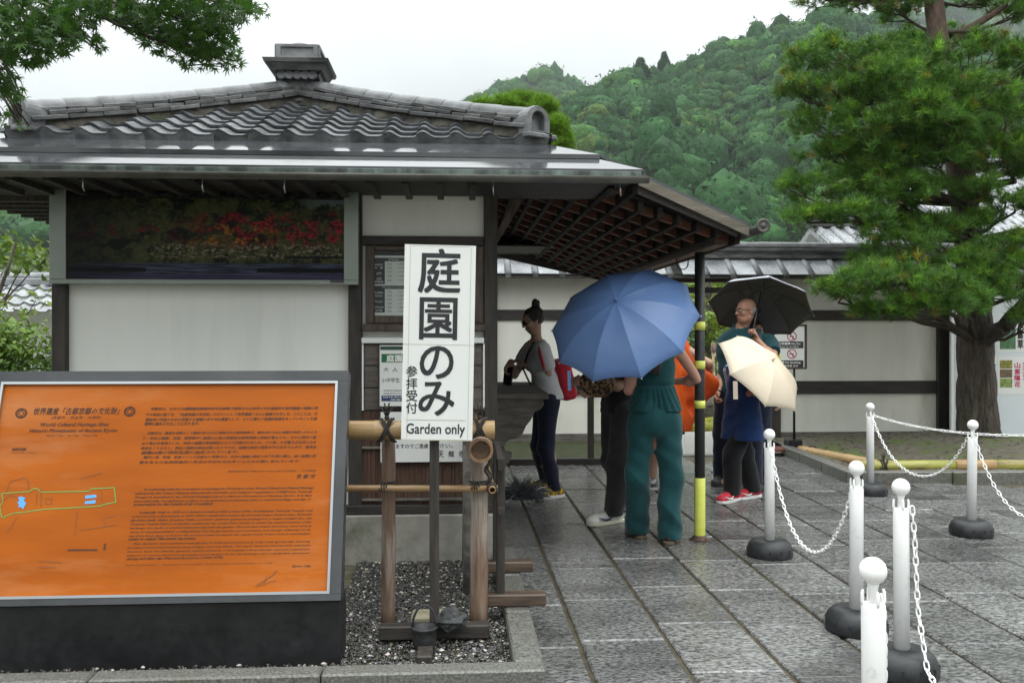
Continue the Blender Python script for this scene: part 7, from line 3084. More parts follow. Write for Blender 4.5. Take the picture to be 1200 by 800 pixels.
def add_head(f, J, female=False):
    c, R, s = J['head'], J['headR'], J['h'] / 1.75 * (1.0 if not female else .97)
    s = .5 + .5 * s
    L_ = lambda x, y, z: c + R @ (np.array((x, y, z)) * s)
    f.ell(L_(0, -.012, .030), np.array((.074, .093, .083)) * s, R, .02)
    f.ell(L_(0, .028, -.028), np.array((.058, .062, .082)) * s, R, .03)
    f.ell(L_(0, .040, -.078), np.array((.040 if not female else .034, .040, .030)) * s, R, .03)
    f.cone(L_(-.045, .0, -.06), L_(-.02, .05, -.085), .022 * s, .018 * s, .03)
    f.cone(L_(.045, .0, -.06), L_(.02, .05, -.085), .022 * s, .018 * s, .03)
    f.ell(L_(0, .078, .026), np.array((.048, .016, .010)) * s, R, .012)
    for x in (-1, 1):
        f.ell(L_(x * .030, .094, .006), np.array((.017, .012, .010)) * s, R, .010, '-')
        f.ell(L_(x * .040, .066, -.022), np.array((.022, .022, .018)) * s, R, .018)
        f.ell(L_(x * .074, -.004, -.006), np.array((.010, .020, .031)) * s, R, .006)
        f.ell(L_(x * .083, .002, -.004), np.array((.006, .010, .016)) * s, R, .006, '-')
    f.cone(L_(0, .088, .016), L_(0, .108, -.022), .0085 * s, .0125 * s, .012)
    for x in (-1, 1):
        f.ell(L_(x * .011, .098, -.025), np.array((.009, .010, .008)) * s, R, .006)
    f.ell(L_(0, .089, -.052), np.array((.023, .010, .0065)) * s, R, .006)
    f.ell(L_(0, .087, -.063), np.array((.020, .010, .0065)) * s, R, .006)
    f.ell(L_(0, .100, -.0575), np.array((.026, .012, .0016)) * s, R, .004, '-')
    f.cone(L_(0, -.02, -.055), J['neck'], (.050 if not female else .042), (.056 if not female else .048), .03)
    return L_


def add_body(f, J, female=False, g=1.0):
    h = J['h']
    k = h / 1.75
    R = J['torsoR']
    f.ell(J['pelvis'], np.array((.155, .108, .115)) * k * g, R, .03)
    f.ell(J['waist'], np.array((.130, .092, .13)) * k * g, R, .05)
    f.ell(J['chest'], np.array((.150 if female else .165, .105, .165)) * k * g, R, .05)
    if female:
        for x in (-1, 1):
            f.ell(J['chest'] + R @ np.array((x * .07, .075, -.01)) * k, np.array((.062, .055, .06)) * k, R, .03)
    f.cone(J['shL'] * .85 + J['neck'] * .15, J['shR'] * .85 + J['neck'] * .15, .055 * k, .055 * k, .05)
    f.cone(J['neck'], J['chest'] + R @ np.array((0, 0, .1)), .055 * k, .08 * k, .05)
    for n in 'LR':
        f.cone(J['hip' + n], J['knee' + n], .088 * k * g, .057 * k, .04)
        f.cone(J['knee' + n], J['ank' + n], .055 * k, .036 * k, .03)
        m = J['knee' + n] * .68 + J['ank' + n] * .32
        f.ell(m + np.array((0, -.018, 0)), np.array((.050, .052, .11)) * k, None, .03)
        a = J['ank' + n]
        fd = J.get('foot' + n, np.array((0, 1.0, 0)))
        f.cone(a, np.array((a[0] - fd[0] * .03, a[1] - fd[1] * .03, .04)), .036 * k, .034, .02)
        f.cone((a[0], a[1], .045), np.array((a[0], a[1], .03)) + fd * .15, .035, .024, .02)
        f.cone(J['sh' + n], J['el' + n], .050 * k * (.86 if female else 1), .040 * k * (.88 if female else 1), .04)
        f.cone(J['el' + n], J['wr' + n], .040 * k * (.88 if female else 1), .026 * k * (.9 if female else 1), .02)
        m = J['el' + n] * .72 + J['wr' + n] * .28
        f.ell(m, np.array((.041, .041, .055)) * k * (.86 if female else 1), None, .03)


def add_shirt(f, J, o, hem, sleeve=.55, female=False, flare=0.0, neck=True, sl_r=.0):
    h = J['h']
    k = h / 1.75
    R = J['torsoR']
    f.ell(J['chest'], np.array(((.150 if female else .165) + o, .105 + o, .170 + o)) * k, R, .05)
    if female:
        for x in (-1, 1):
            f.ell(J['chest'] + R @ np.array((x * .07, .078, -.01)) * k, np.array((.066 + o, .055 + o, .062)) * k, R, .04)
    f.ell(J['waist'], np.array((.135 + o, .096 + o, .15)) * k, R, .06)
    f.cone(J['shL'] * .9 + J['neck'] * .1, J['shR'] * .9 + J['neck'] * .1, .054 * k + o, .054 * k + o, .05)
    f.cone(J['neck'] + np.array((0, 0, -.02)), J['chest'], .066 * k + o, .09 * k, .05)
    # skirt of the shirt down to the hem: flattened by pairing two cones
    for x in (-1, 1):
        p0 = J['waist'] + R @ np.array((x * .05, 0, 0))
        p1 = np.array((J['pelvis'][0] + x * (.065 + flare * .5), J['pelvis'][1], hem + .005))
        f.cone(p0, p1, .094 * k + o, .105 * k + o + flare, .05)
    for n in 'LR':
        a, b = J['sh' + n], J['el' + n]
        if sleeve > 0:
            e = a + (b - a) * min(sleeve, 1)
            u = (b - a) / np.linalg.norm(b - a)
            f.cone(a, a + (b - a) * min(sleeve + .12, 1.1 if sleeve < 1 else 1), .056 * k + o + sl_r * .5, .050 * k + o + sl_r, .03, '+', (u, e) if sleeve < 1 else None)
        if sleeve > 1:
            w = J['wr' + n]
            u = (w - b) / np.linalg.norm(w - b)
            f.cone(b, w, .048 * k + o, .036 * k + o, .03, '+', (u, w - u * .005))


def add_pants(f, J, o, top=None, knee_r=.062, hem_r=.055, hem_z=.05, thigh_r=.092):
    k = J['h'] / 1.75
    R = J['torsoR']
    f.ell(J['pelvis'] + np.array((0, 0, -.01)), np.array((.158 + o, .112 + o, .125)) * k, R, .03)
    for n in 'LR':
        a = J['ank' + n].copy()
        e = np.array((a[0], a[1] + .005, hem_z))
        f.cone(J['hip' + n], J['knee' + n], thigh_r * k + o, knee_r * k + o, .03)
        f.cone(J['knee' + n], e, knee_r * k + o, hem_r + o * .5, .03)


def waist_cut(J, z):
    return ((0, 0, 1), (0, 0, z))


def add_shoe(t, a, d, L_=.27, m_up=None, m_sole=None, mark=None, name="shoe", h=.005):
    """a: ankle ground point (x, y); d: unit direction of the toe"""
    d = np.array((d[0], d[1], 0.0)); d /= np.linalg.norm(d)
    s = np.array((d[1], -d[0], 0))
    a = np.array((a[0], a[1], 0.0))
    heel, toe = a - d * .055, a + d * (L_ - .055 - .05)
    up = Field()
    up.cone(heel + np.array((0, 0, .05)), heel + d * .05 + np.array((0, 0, .085)), .037, .041, .03)
    up.cone(heel + d * .03 + np.array((0, 0, .055)), toe - d * .01 + np.array((0, 0, .040)), .042, .038, .03)
    up.ell(toe + np.array((0, 0, .036)), (.050, .050, .032), None, .03)
    up.cone(heel + d * .06 + np.array((0, 0, .09)), toe - d * .045 + np.array((0, 0, .062)), .030, .022, .02)
    o = up.build(name, h, m_up, t, [((0, 0, -1), (0, 0, .022))])
    so = Field()
    so.slab(heel, toe, .043, .052, .0, .030, .004)
    so.slab(heel + d * .08, toe - d * .03, .040, .048, .0, .026, .01)
    so.build("sole", h, m_sole, o)
    if mark is not None:
        mb = MB()
        for sg in (-1, 1):
            pts = []
            for t_, zz in ((.02, .062), (.045, .044), (.075, .040), (.11, .050), (.15, .066)):
                w = .053 if t_ < .1 else .056
                p = heel + d * (t_ + .085) + s * sg * (w - .002 - (zz - .05) * .25) + np.array((0, 0, zz))
                pts.append(Vector(p))
            mb.tube(pts, [.003, .008, .009, .006, .002], 6)
        mb.v = [v for v in mb.v]
        mb.build("side_mark", mark, o, world=False)
    return o


def face_bits(t, L_, R, iris, brow=None):
    R3 = Matrix([list(r) for r in R])
    for x in (-1, 1):
        mb = MB()
        mb.ball(Vector(L_(x * .030, .0795, .006)), .0115, 12, 8)
        mb.cur = 1
        mb.ball(Vector(L_(x * .030, .0875, .006)), .0048, 8, 6)
        mb.build("eye", [M['eye_white'], iris], t, world=False)
        if brow is not None:
            mb = MB()
            mb.tube([Vector(L_(x * .012, .093, .026)), Vector(L_(x * .030, .091, .032)), Vector(L_(x * .047, .080, .026))], [.003, .0038, .002], 6)
            mb.build("eyebrow", brow, t, world=False)
    mb = MB()
    mb.tube([Vector(L_(-.022, .0925, -.0575)), Vector(L_(0, .0995, -.0560)), Vector(L_(.022, .0925, -.0575))], [.0022, .0042, .0022], 6)
    mb.build("lips", M['lips'], t, world=False)


def glasses(t, L_, m, lens=None, name="glasses"):
    mb = MB()
    for x in (-1, 1):
        pts = []
        for k in range(17):
            a = 2 * math.pi * k / 16
            ex, ez = math.cos(a), math.sin(a)
            ex = math.copysign(abs(ex) ** .7, ex)
            ez = math.copysign(abs(ez) ** .7, ez)
            pts.append(Vector(L_(x * .032 + ex * .024, .104 - abs(x * .032 + ex * .024) * .18, .006 + ez * .017)))
        mb.tube(pts, .0026, 6)
        mb.tube([Vector(L_(x * .056, .093, .012)), Vector(L_(x * .074, .05, .012)), Vector(L_(x * .079, -.012, .006))], .0026, 6)
    mb.tube([Vector(L_(-.009, .103, .010)), Vector(L_(.009, .103, .010))], .0024, 6)
    o = mb.build(name, m, t, world=False)
    if lens is not None:
        mb = MB()
        for x in (-1, 1):
            c = [L_(x * .032 + ex * .022, .1035 - abs(x * .032 + ex * .022) * .18, .006 + ez * .0155) for ex, ez in ((-1, -.6), (-.6, -1), (.6, -1), (1, -.6), (1, .6), (.6, 1), (-.6, 1), (-1, .6))]
            mb.prism([Vector(p) for p in c], Vector(L_(0, .002, 0) - L_(0, 0, 0)))
        mb.build("lens", lens, o, world=False)


M['eye_white'] = flat("eye_white", L(.7, .68, .65), .3)
M['iris_brown'] = flat("iris_brown", L(.03, .018, .01), .2)
M['iris_blue'] = flat("iris_blue", L(.08, .13, .18), .2)
M['lips'] = flat("lips", L(.36, .12, .10), .45)
M['brow_dark'] = flat("eyebrow", L(.03, .02, .015), .8)
M['brow_grey'] = flat("eyebrow_grey", L(.20, .17, .15), .8)
M['black_gloss'] = flat("black_gloss", L(.008, .008, .009), .18)


def cloth(nm, c1, c2=None, rough=.85, sc=40, bump=.25, sheen=.15, **kw):
    return mat(nm, c1, c2, sc, rough, .55, 16, bdist=.012, sheen=sheen, spec=.2, **kw)


M['teal_cloth'] = cloth("teal_cloth", L(.005, .046, .052), L(.008, .060, .066), sc=7)
M['charcoal'] = cloth("charcoal_cloth", L(.028, .027, .028), L(.038, .036, .037), sc=9)
M['black_cloth'] = cloth("black_cloth", L(.008, .008, .009), L(.014, .014, .016), sc=9)
M['navy'] = cloth("navy_cloth", L(.010, .014, .030), L(.016, .021, .044), sc=9)
M['blue_shirt'] = cloth("blue_shirt", L(.012, .035, .125), L(.016, .046, .155), sc=7)
M['white_tee'] = cloth("white_tee", L(.50, .51, .53), L(.58, .59, .61), sc=5)
M['lilac'] = cloth("lilac_cloth", L(.32, .34, .44), L(.40, .42, .53), sc=5)
M['orange_poncho'] = mat("orange_poncho", L(.78, .115, .012), L(.86, .145, .02), 5, .38, .1, 30, trans=.25, spec=.4)
M['polo'] = cloth("teal_polo", L(.006, .040, .048), L(.009, .050, .058), sc=7)
M['yellow_green'] = cloth("yellow_green_cloth", L(.45, .46, .015), L(.55, .55, .03), sc=6, rough=.5)
M['red_cloth'] = cloth("red_cloth", L(.42, .02, .035), L(.5, .03, .045), sc=6)
M['shoe_white'] = mat("shoe_white", L(.60, .60, .56), L(.68, .68, .64), 14, .6, .1, 80, stain=L(.45, .43, .36), sscale=9, slo=.55, shi=.8)
M['shoe_sole'] = mat("shoe_sole_cream", L(.52, .49, .38), L(.60, .57, .47), 12, .7)
M['sole_white'] = mat("shoe_sole_white", L(.66, .65, .62), L(.72, .71, .69), 12, .6)
M['shoe_black'] = mat("shoe_black", L(.010, .010, .011), L(.022, .021, .021), 30, .6, .2, 120)
M['sole_brown'] = mat("shoe_sole_brown", L(.06, .045, .025), L(.11, .085, .05), 20, .8)
M['shoe_red'] = mat("shoe_red", L(.45, .012, .03), L(.55, .02, .04), 20, .5, .1, 80)
M['shoe_yellow'] = mat("shoe_yellow", L(.05, .05, .035), L(.62, .40, .02), 26, .6, .2, 80, lo=.46, hi=.5)
M['shoe_grey'] = mat("shoe_grey", L(.10, .10, .11), L(.5, .5, .5), 30, .6, .2, 80, lo=.48, hi=.52)
M['swoosh_navy'] = flat("mark_navy", L(.015, .03, .10))
M['swoosh_white'] = flat("mark_white", L(.7, .7, .68))
M['leopard'] = mat("leopard_print", L(.012, .008, .006), L(.20, .115, .05), 34, .8, .3, 200, lo=.47, hi=.53, detail=2)


# ------------------------------------------------------------------ umbrellas
def umbrella(label, C, A, R, depth, n, outer, inner, grip, strap=None, spin=0.0, metal=None):
    """C rim centre, A unit axis pointing out of the top, grip: point the shaft runs to"""
    C, A = Vector(C), Vector(A).normalized()
    ref = Vector((0, 0, 1)) if abs(A.z) < .9 else Vector((1, 0, 0))
    X = ref.cross(A).normalized()
    Y = A.cross(X)
    Mw = Matrix((X, Y, A)).transposed().to_4x4()
    Mw.translation = C
    t = thing("umbrella", label, "umbrella", tuple(C))
    phi = math.radians(58)
    da = 2 * math.pi / n
    nu, nv = 8, 10
    def rib(tv):
        return R * math.sin(tv * phi) / math.sin(phi), depth * (math.cos(tv * phi) - math.cos(phi)) / (1 - math.cos(phi))
    V, Fs = [], []
    for off in (0, -.0022):
        for j in range(nv + 1):
            for i in range(nu + 1):
                f = i / nu
                tv = j / nv
                sc_ = math.sin(math.pi * f)
                tv2 = tv * (1 - .035 * sc_ * tv ** 3)
                r, z = rib(tv2)
                p0 = Vector((r * math.cos(-da / 2), r * math.sin(-da / 2), z))
                p1 = Vector((r * math.cos(da / 2), r * math.sin(da / 2), z))
                p = p0.lerp(p1, f)
                p.z -= .012 * R * sc_ * math.sin(math.pi * tv) + .0035 * math.sin(9 * f + 5 * tv + 3 * j) * sc_ * .5
                V.append((p.x, p.y, p.z + off))
    m = (nu + 1) * (nv + 1)
    for j in range(nv):
        for i in range(nu):
            a = j * (nu + 1) + i
            Fs.append((a, a + nu + 1, a + nu + 2, a + 1))
    nf = len(Fs)
    Fs += [tuple(reversed([x + m for x in q])) for q in Fs]
    for i in range(nu):
        a = nv * (nu + 1) + i
        Fs.append((a, a + m, a + m + 1, a + 1))
    me = bpy.data.meshes.new("canopy_panel")
    me.from_pydata(V, [], Fs)
    me.materials.append(outer)
    me.materials.append(inner)
    for i, p in enumerate(me.polygons):
        p.use_smooth = True
        p.material_index = 0 if i < nf or i >= 2 * nf else 1
    bm = bmesh.new(); bm.from_mesh(me)
    bmesh.ops.remove_doubles(bm, verts=bm.verts, dist=1e-6)
    bm.to_mesh(me); bm.free()
    metal = metal or M['silver']
    mb = MB()
    pts = []
    for j in range(9):
        r, z = rib(j / 8)
        pts.append(Vector((r, 0, z - .006)))
    mb.tube(pts, .0028, 6)
    mb.tube([Vector((R * .42, 0, rib(.45)[1] - .006)), Vector((.012, 0, -.02))], .0026, 6)
    mb.ball(pts[-1] + Vector((.004, 0, .003)), .006, 8, 6)
    rib_me = mb.mesh("rib", metal)
    for i in range(n):
        Rz = Matrix.Rotation(spin + i * da, 4, 'Z')
        place_copy("canopy_panel", me, Mw @ Rz @ Matrix.Rotation(da / 2, 4, 'Z'), t)
        place_copy("rib", rib_me, Mw @ Rz, t)
    top = C + A * (depth + .0)
    mb = MB()
    mb.tube([top - A * .01, top + A * .012, top + A * .035], [.014, .010, .006], 10)
    mb.build("top_cap", outer, t)
    g = Vector(grip)
    d = (g - top).normalized()
    mb = MB()
    mb.tube([top, g - d * .02], .0055, 10)
    mb.build("shaft", metal, t)
    mb = MB()
    mb.tube([top + (C - top) * 1.05, top + (C - top) * 1.05 + d * .1], .010, 10)
    mb.build("runner", M['black_steel'], t)
    mb = MB()
    mb.tube([g - d * .05, g - d * .03, g + d * .05, g + d * .065], [.010, .0135, .0145, .011], 12)
    mb.build("handle", M['black_gloss'], t)
    if strap is not None:
        a, L_, w = strap
        r, z = rib(1)
        p = Mw @ Vector((r * .985 * math.cos(a), r * .985 * math.sin(a), z - .004))
        mb = MB()
        mb.bar(p, p + Vector((.004, 0, -L_)), w, .003, up=(0, -1, 0))
        mb.build("closing_strap", outer, t)
    return t, Mw


def nylon(nm, c1, c2, **kw):
    return mat(nm, c1, c2, 3, .42, .3, 9, trans=.10, spec=.45, bdist=.012, **kw)


M['u_blue'] = nylon("umbrella_blue", L(.088, .162, .345), L(.102, .185, .385))
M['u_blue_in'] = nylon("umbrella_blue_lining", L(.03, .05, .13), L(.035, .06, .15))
M['u_grey'] = nylon("umbrella_grey", L(.24, .255, .29), L(.30, .315, .35))
M['u_black'] = nylon("umbrella_black_lining", L(.060, .060, .063), L(.076, .075, .079))
M['u_cream'] = nylon("umbrella_cream", L(.62, .53, .40), L(.68, .59, .46))
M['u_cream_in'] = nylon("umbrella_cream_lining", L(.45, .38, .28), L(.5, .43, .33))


def to_loc(t, p):
    return np.array((INV[t.name] @ Vector(p))[:])


VB = .0075
# ---- woman in teal under the blue umbrella
b0 = ground(767, 637)
p1 = thing("person", "woman seen from behind in sleeveless teal top and wide teal trousers", "person", (b0.x, b0.y, 0), 0.0)
J = std_joints(1.68)
gl_, gr_ = ground(750, 631), ground(786, 638)
J['ankL'] = np.array((gl_.x - b0.x, gl_.y - b0.y + .06, .08)); J['ankR'] = np.array((gr_.x - b0.x, gr_.y - b0.y + .06, .08))
J['kneeL'] = np.array((-.108, .035, .47)); J['kneeR'] = np.array((.112, .0, .47)); J['hipL'][0] = -.098; J['hipR'][0] = .098
UC = at(731, 379, 5.98)
UA = Vector((-.36, -.66, .66))
hw_ = UC - UA.normalized() * .42
J['wrL'] = to_loc(p1, hw_) + np.array((.0, .03, -.05))
J['shL'] = np.array((-.165, 0, 1.375)); J['shR'] = np.array((.165, 0, 1.385))
J['elL'] = np.array(to_loc(p1, at(737, 457, 6.3)))
v = J['wrL'] - J['elL']; J['wrL'] = J['elL'] + v / np.linalg.norm(v) * .245
J['elR'] = np.array(to_loc(p1, at(821, 450, 6.42)))
v = J['elR'] - J['shR']; J['elR'] = J['shR'] + v / np.linalg.norm(v) * .31
J['wrR'] = J['elR'] + np.array((-.155, .17, -.02)) / np.linalg.norm((-.155, .17, -.02)) * .245
f = Field()
add_body(f, J, True)
L_ = add_head(f, J, True)
add_hand(f, J['wrL'], J['wrL'] - J['elL'], (1, 0, 0), (0, 0, 1), (1.2, 1.3, .8), .95)
add_hand(f, J['wrR'], J['wrR'] - J['elR'], (-.5, -1, .2), (0, 0, 1), (.4, .5, .3), .95)
f.build("body", VB, M['skin_pink'], p1)
f = Field()
add_pants(f, J, .006, knee_r=.082, hem_r=.094, hem_z=.035, thigh_r=.094)
f.ell((0, -.055, .875), (.150, .082, .11), None, .04)
f.build("trousers", .008, M['teal_cloth'], p1, [waist_cut(J, 1.08), ((0, 0, -1), (0, 0, .035))], folds(.015, 3, 8, 7))
f = Field()
kk = 1.68 / 1.75
f.ell(J['chest'], (.150, .112, .18), None, .04)
f.ell(J['waist'] + np.array((0, 0, .03)), (.132, .10, .15), None, .05)
f.cone((-.105, 0, 1.375), (.105, 0, 1.38), .052, .052, .04)
for x in (-1, 1):
    f.cone((x * .045, 0, 1.12), (x * .075, -.005, .935), .095, .118, .03)
f.build("top", .007, M['teal_cloth'], p1, [((0, 0, -1), (0, 0, .945))],
        lambda X, Y, Z: np.where(Z < 1.125, .0042 * np.sin(44 * np.arctan2(X, -Y - .02) * .35 + 5 * np.sin(11 * Z + 9 * X)) * np.clip((1.14 - Z) * 9, 0, 1), .002 * np.sin(22 * X + 30 * Z)) + .010 * np.exp(-((Z - 1.13) / .012) ** 2) + 0 * Y)
f = Field()
f.ell(J['head'] + np.array((0, -.022, .022)), (.086, .098, .100), None, .02)
f.cone(J['head'] + np.array((0, -.07, .0)), (-.02, -.125, 1.40), .075, .07, .04)
f.cone((-.02, -.125, 1.40), (-.025, -.128, 1.24), .066, .035, .04)
f.build("hair", .007, M['hair'], p1, [((0, 1, 0), (0, .05, 0))], lambda X, Y, Z: .0045 * np.sin(95 * X + 6 * np.sin(7 * Z)) + .002 * np.sin(190 * X + 9 * Z) + 0 * Y)
face_bits(p1, L_, J['headR'], M['iris_brown'], M['brow_dark'])
for n in 'LR':
    add_shoe(p1, J['ank' + n][:2], (-.12 if n == 'L' else .2, 1), .255, M['shoe_black'] if n == 'L' else M['shoe_black'], M['sole_brown'])
umbrella("large open blue umbrella held by the woman in teal, outside facing the camera", UC, UA, .512, .22, 10, M['u_blue'], M['u_blue_in'], hw_ + Vector((0, .0, .0)), (4.1, .13, .022), .12)

# ---- dark-dressed person beside her
b0 = ground(727, 613)
p2 = thing("person", "person in black top and loose charcoal trousers with one big white sneaker showing", "person", (b0.x, b0.y, 0), math.radians(105))
J = std_joints(1.74)
J['ankR'] = to_loc(p2, ground(747, 603)); J['ankR'][2] = .085
J['ankL'] = to_loc(p2, ground(719, 612)); J['ankL'][2] = .085
J['kneeL'] = np.array((-.10, .05, .49)); J['kneeR'] = np.array((.09, .02, .49))
J['elL'], J['wrL'] = ik(J['shL'], np.array((-.12, .26, 1.06)), .30, .25, (0, -1, -.3))
J['elR'], J['wrR'] = ik(J['shR'], np.array((.10, .28, 1.12)), .30, .25, (0, -1, -.3))
f = Field()
add_body(f, J)
L_ = add_head(f, J)
for n, s in (('L', 1), ('R', -1)):
    add_hand(f, J['wr' + n], J['wr' + n] - J['el' + n], (s, 0, -.3), (0, 0, 1), (.7, .8, .5))
f.build("body", .0085, M['skin'], p2)
f = Field()
add_pants(f, J, .010, knee_r=.092, hem_r=.078, hem_z=.06, thigh_r=.112)
f.build("trousers", .008, M['charcoal'], p2, [waist_cut(J, 1.06), ((0, 0, -1), (0, 0, .06))], folds(.013, 8, 8, 6))
f = Field()
add_shirt(f, J, .022, .86, .9, False, .01, sl_r=.02)
f.build("top", .008, M['black_cloth'], p2, [((0, 0, -1), (0, 0, .87)), ((0, 0, 1), (0, 0, 1.475))], folds(.009, 12))
f = Field()
f.ell(J['head'] + np.array((0, -.02, .028)), (.083, .100, .094), None, .02)
f.build("hair", .007, M['hair'], p2, [((0, .8, -.6), (0, .055, .0) + J['head'] * np.array((0, 0, 1)))], lambda X, Y, Z: .003 * np.sin(120 * X) + 0 * Y + 0 * Z)
face_bits(p2, L_, J['headR'], M['iris_brown'], M['brow_dark'])
add_shoe(p2, J['ankL'][:2], (-.22, 1), .31, M['shoe_white'], M['shoe_sole'], M['swoosh_navy'])
add_shoe(p2, J['ankR'][:2], (.15, 1), .30, M['shoe_white'], M['shoe_sole'], M['swoosh_navy'])
bc = at(699, 447, 6.62)
bag = thing("shoulder_bag", "round leopard print bag held at the waist beneath the blue umbrella", "bag", tuple(bc))
f = Field()
f.ell((0, 0, 0), (.125, .085, .105), None, .02)
f.ell((.03, 0, -.03), (.12, .08, .08), None, .04)
f.build("bag_body", .008, M['leopard'], bag, (), lambda X, Y, Z: .004 * np.sin(40 * X + 30 * Z) * np.sin(33 * Y + 20 * X))
mb = MB()
mb.tube([bc + Vector((-.07, 0, .08)), bc + Vector((.0, .08, .26)), bc + Vector((.12, .12, .52)), bc + Vector((.14, .2, .62)), bc + Vector((.12, .22, .3)), bc + Vector((.08, .05, .07))], .010, 8)
mb.build("strap", M['black_cloth'], bag)

# ---- person in the orange rain poncho
b0 = ground(775, 580)
p3 = thing("person", "bare legged person in a bright orange hooded rain poncho behind the teal woman", "person", (b0.x, b0.y, 0), math.radians(-12))
J = std_joints(1.70)
J['ankL'] = to_loc(p3, ground(765, 573)); J['ankL'][2] = .085
J['ankR'] = to_loc(p3, ground(789, 578)); J['ankR'][2] = .085
for n in 'LR':
    J['knee' + n] = np.array((J['ank' + n][0] * .9, J['ank' + n][1] + .03, .48))
tip = to_loc(p3, at(839, 450, b0.y + .1))
J['elR'], J['wrR'] = ik(J['shR'], np.array((tip[0] - .06, .16, 1.06)), .30, .25, (1, -.6, -.2))
J['elL'], J['wrL'] = ik(J['shL'], np.array((-.06, .24, 1.1)), .30, .25, (-1, -.4, -.2))
f = Field()
add_body(f, J)
L_ = add_head(f, J)
for n, s in (('L', 1), ('R', -1)):
    add_hand(f, J['wr' + n], J['wr' + n] - J['el' + n], (s, 0, -.3), (0, 0, 1), (.7, .8, .5))
f.build("body", .0085, M['skin'], p3)
f = Field()
add_pants(f, J, .012, knee_r=.10, hem_r=.10, hem_z=.56, thigh_r=.105)
f.build("shorts", .009, M['navy'], p3, [waist_cut(J, 1.05), ((0, 0, -1), (0, 0, .56))])
f = Field()
f.cone((0, -.02, 1.42), (0, -.01, .72), .14, .26, .06)
f.cone((-.14, -.01, 1.38), (.14, -.01, 1.38), .075, .075, .06)
f.cone((.14, 0, 1.38), (tip[0] - .03, .0, tip[2] + .02), .10, .018, .08)
f.cone((tip[0] - .03, .0, tip[2] + .02), (.17, .0, .56), .018, .06, .14)
f.cone((-.14, 0, 1.38), (-.26, .05, 1.05), .10, .06, .12)
for t_ in (.25, .5, .75):
    f.cone((.10, -.01, 1.30 - .55 * t_), (tip[0] - .07 - .04 * t_, 0, tip[2] + .13 - .26 * t_), .10, .026, .06)
f.ell(J['head'] + np.array((0, -.018, .015)), (.115, .125, .135), None, .05)
f.ell(J['head'] + np.array((0, .12, -.01)), (.075, .08, .095), None, .02, '-')
f.build("poncho", .011, M['orange_poncho'], p3, [((0, 0, -1), (0, 0, .60))], lambda X, Y, Z: (.016 * (2 * np.abs(np.sin(6.5 * np.arctan2(X, Y + .01) + 1.5 * np.sin(4 * Z))) - 1) + .010 * (2 * np.abs(np.sin(16 * X + 5 * Z)) - 1) + 0 * Y) * np.clip((1.5 - Z) * 1.6, 0, 1))
face_bits(p3, L_, J['headR'], M['iris_brown'], M['brow_dark'])
for n in 'LR':
    add_shoe(p3, J['ank' + n][:2], (-.1 if n == 'L' else .1, 1), .275, M['shoe_grey'], M['sole_white'])

# ---- bald man with the black umbrella
b0 = ground(863, 573)
p4 = thing("person", "bald man in glasses and teal polo shirt holding a black umbrella", "person", (b0.x, b0.y, 0), math.radians(163))
J = std_joints(1.84)
J['ankR'] = to_loc(p4, ground(845, 566)); J['ankR'][2] = .085
J['ankL'] = to_loc(p4, ground(884, 572)); J['ankL'][2] = .085
for n in 'LR':
    J['knee' + n] = np.array((J['ank' + n][0] * .92, J['ank' + n][1] * .5 + .05, .52))
hp_ = at(874, 364, b0.y - .05)
hl = to_loc(p4, hp_)
J['head'] = np.array((hl[0], .03, hl[2]))
J['neck'] = np.array((hl[0] * .5, -.02, 1.55))
J['headR'] = rot(math.radians(-52), math.radians(-4), 0)
J['shR'] = to_loc(p4, at(851, 402, b0.y)); J['shR'][1] = -.02
J['shL'] = to_loc(p4, at(901, 401, b0.y)); J['shL'][1] = -.0
J['elR'] = to_loc(p4, at(848, 432, b0.y - .02))
J['elR'] = J['shR'] + np.array((.13, .02, -1)) / 1.01 * .30
wr = to_loc(p4, at(841, 458, b0.y - .10)); v = wr - J['elR']; J['wrR'] = J['elR'] + v / np.linalg.norm(v) * .265
hand_w = at(882, 389, b0.y - .26)
J['elL'], J['wrL'] = ik(J['shL'], to_loc(p4, hand_w) + np.array((-.03, -.02, -.06)), .31, .265, (-.8, .3, -1))
f = Field()
add_body(f, J, g=1.06)
L4 = add_head(f, J)
add_hand(f, J['wrR'], J['wrR'] - J['elR'], (-1, .2, 0), (0, 1, 0), (.75, .85, .5))
add_hand(f, J['wrL'], (to_loc(p4, hand_w) - J['wrL']) + np.array((.02, .0, .06)), (.6, 1, .2) if False else (.8, .5, 0), (0, 1, .4), (1.2, 1.3, .8))
f.build("body", .0066, M['skin_tan'], p4)
f = Field()
add_pants(f, J, .008, knee_r=.080, hem_r=.074, hem_z=.05, thigh_r=.104)
f.build("trousers", .008, M['navy'], p4, [waist_cut(J, 1.10), ((0, 0, -1), (0, 0, .05))], folds(.010, 18))
f = Field()
add_shirt(f, J, .019, .92, .60, False, .004, sl_r=.006)
f.build("polo_shirt", .007, M['polo'], p4, [((0, 0, -1), (0, 0, .93)), ((0, .25, 1), J['neck'] + np.array((0, .0, .015)))], folds(.008, 22))
mb = MB()
nk = J['neck']
for s in (-1, 1):
    mb.prism([Vector(nk + np.array(q)) for q in ((s * .012, .085, -.055), (s * .075, .055, -.005), (s * .085, -.02, .03), (s * .062, -.04, .055), (s * .055, .03, .03), (s * .02, .075, -.005))], (0, .006, .004))
mb.build("collar", M['polo'], p4, world=False)
f = Field()
c = J['head']
R4 = J['headR']
f.ell(c + R4 @ np.array((0, -.020, .012)), (.0765, .090, .068), R4, .01)
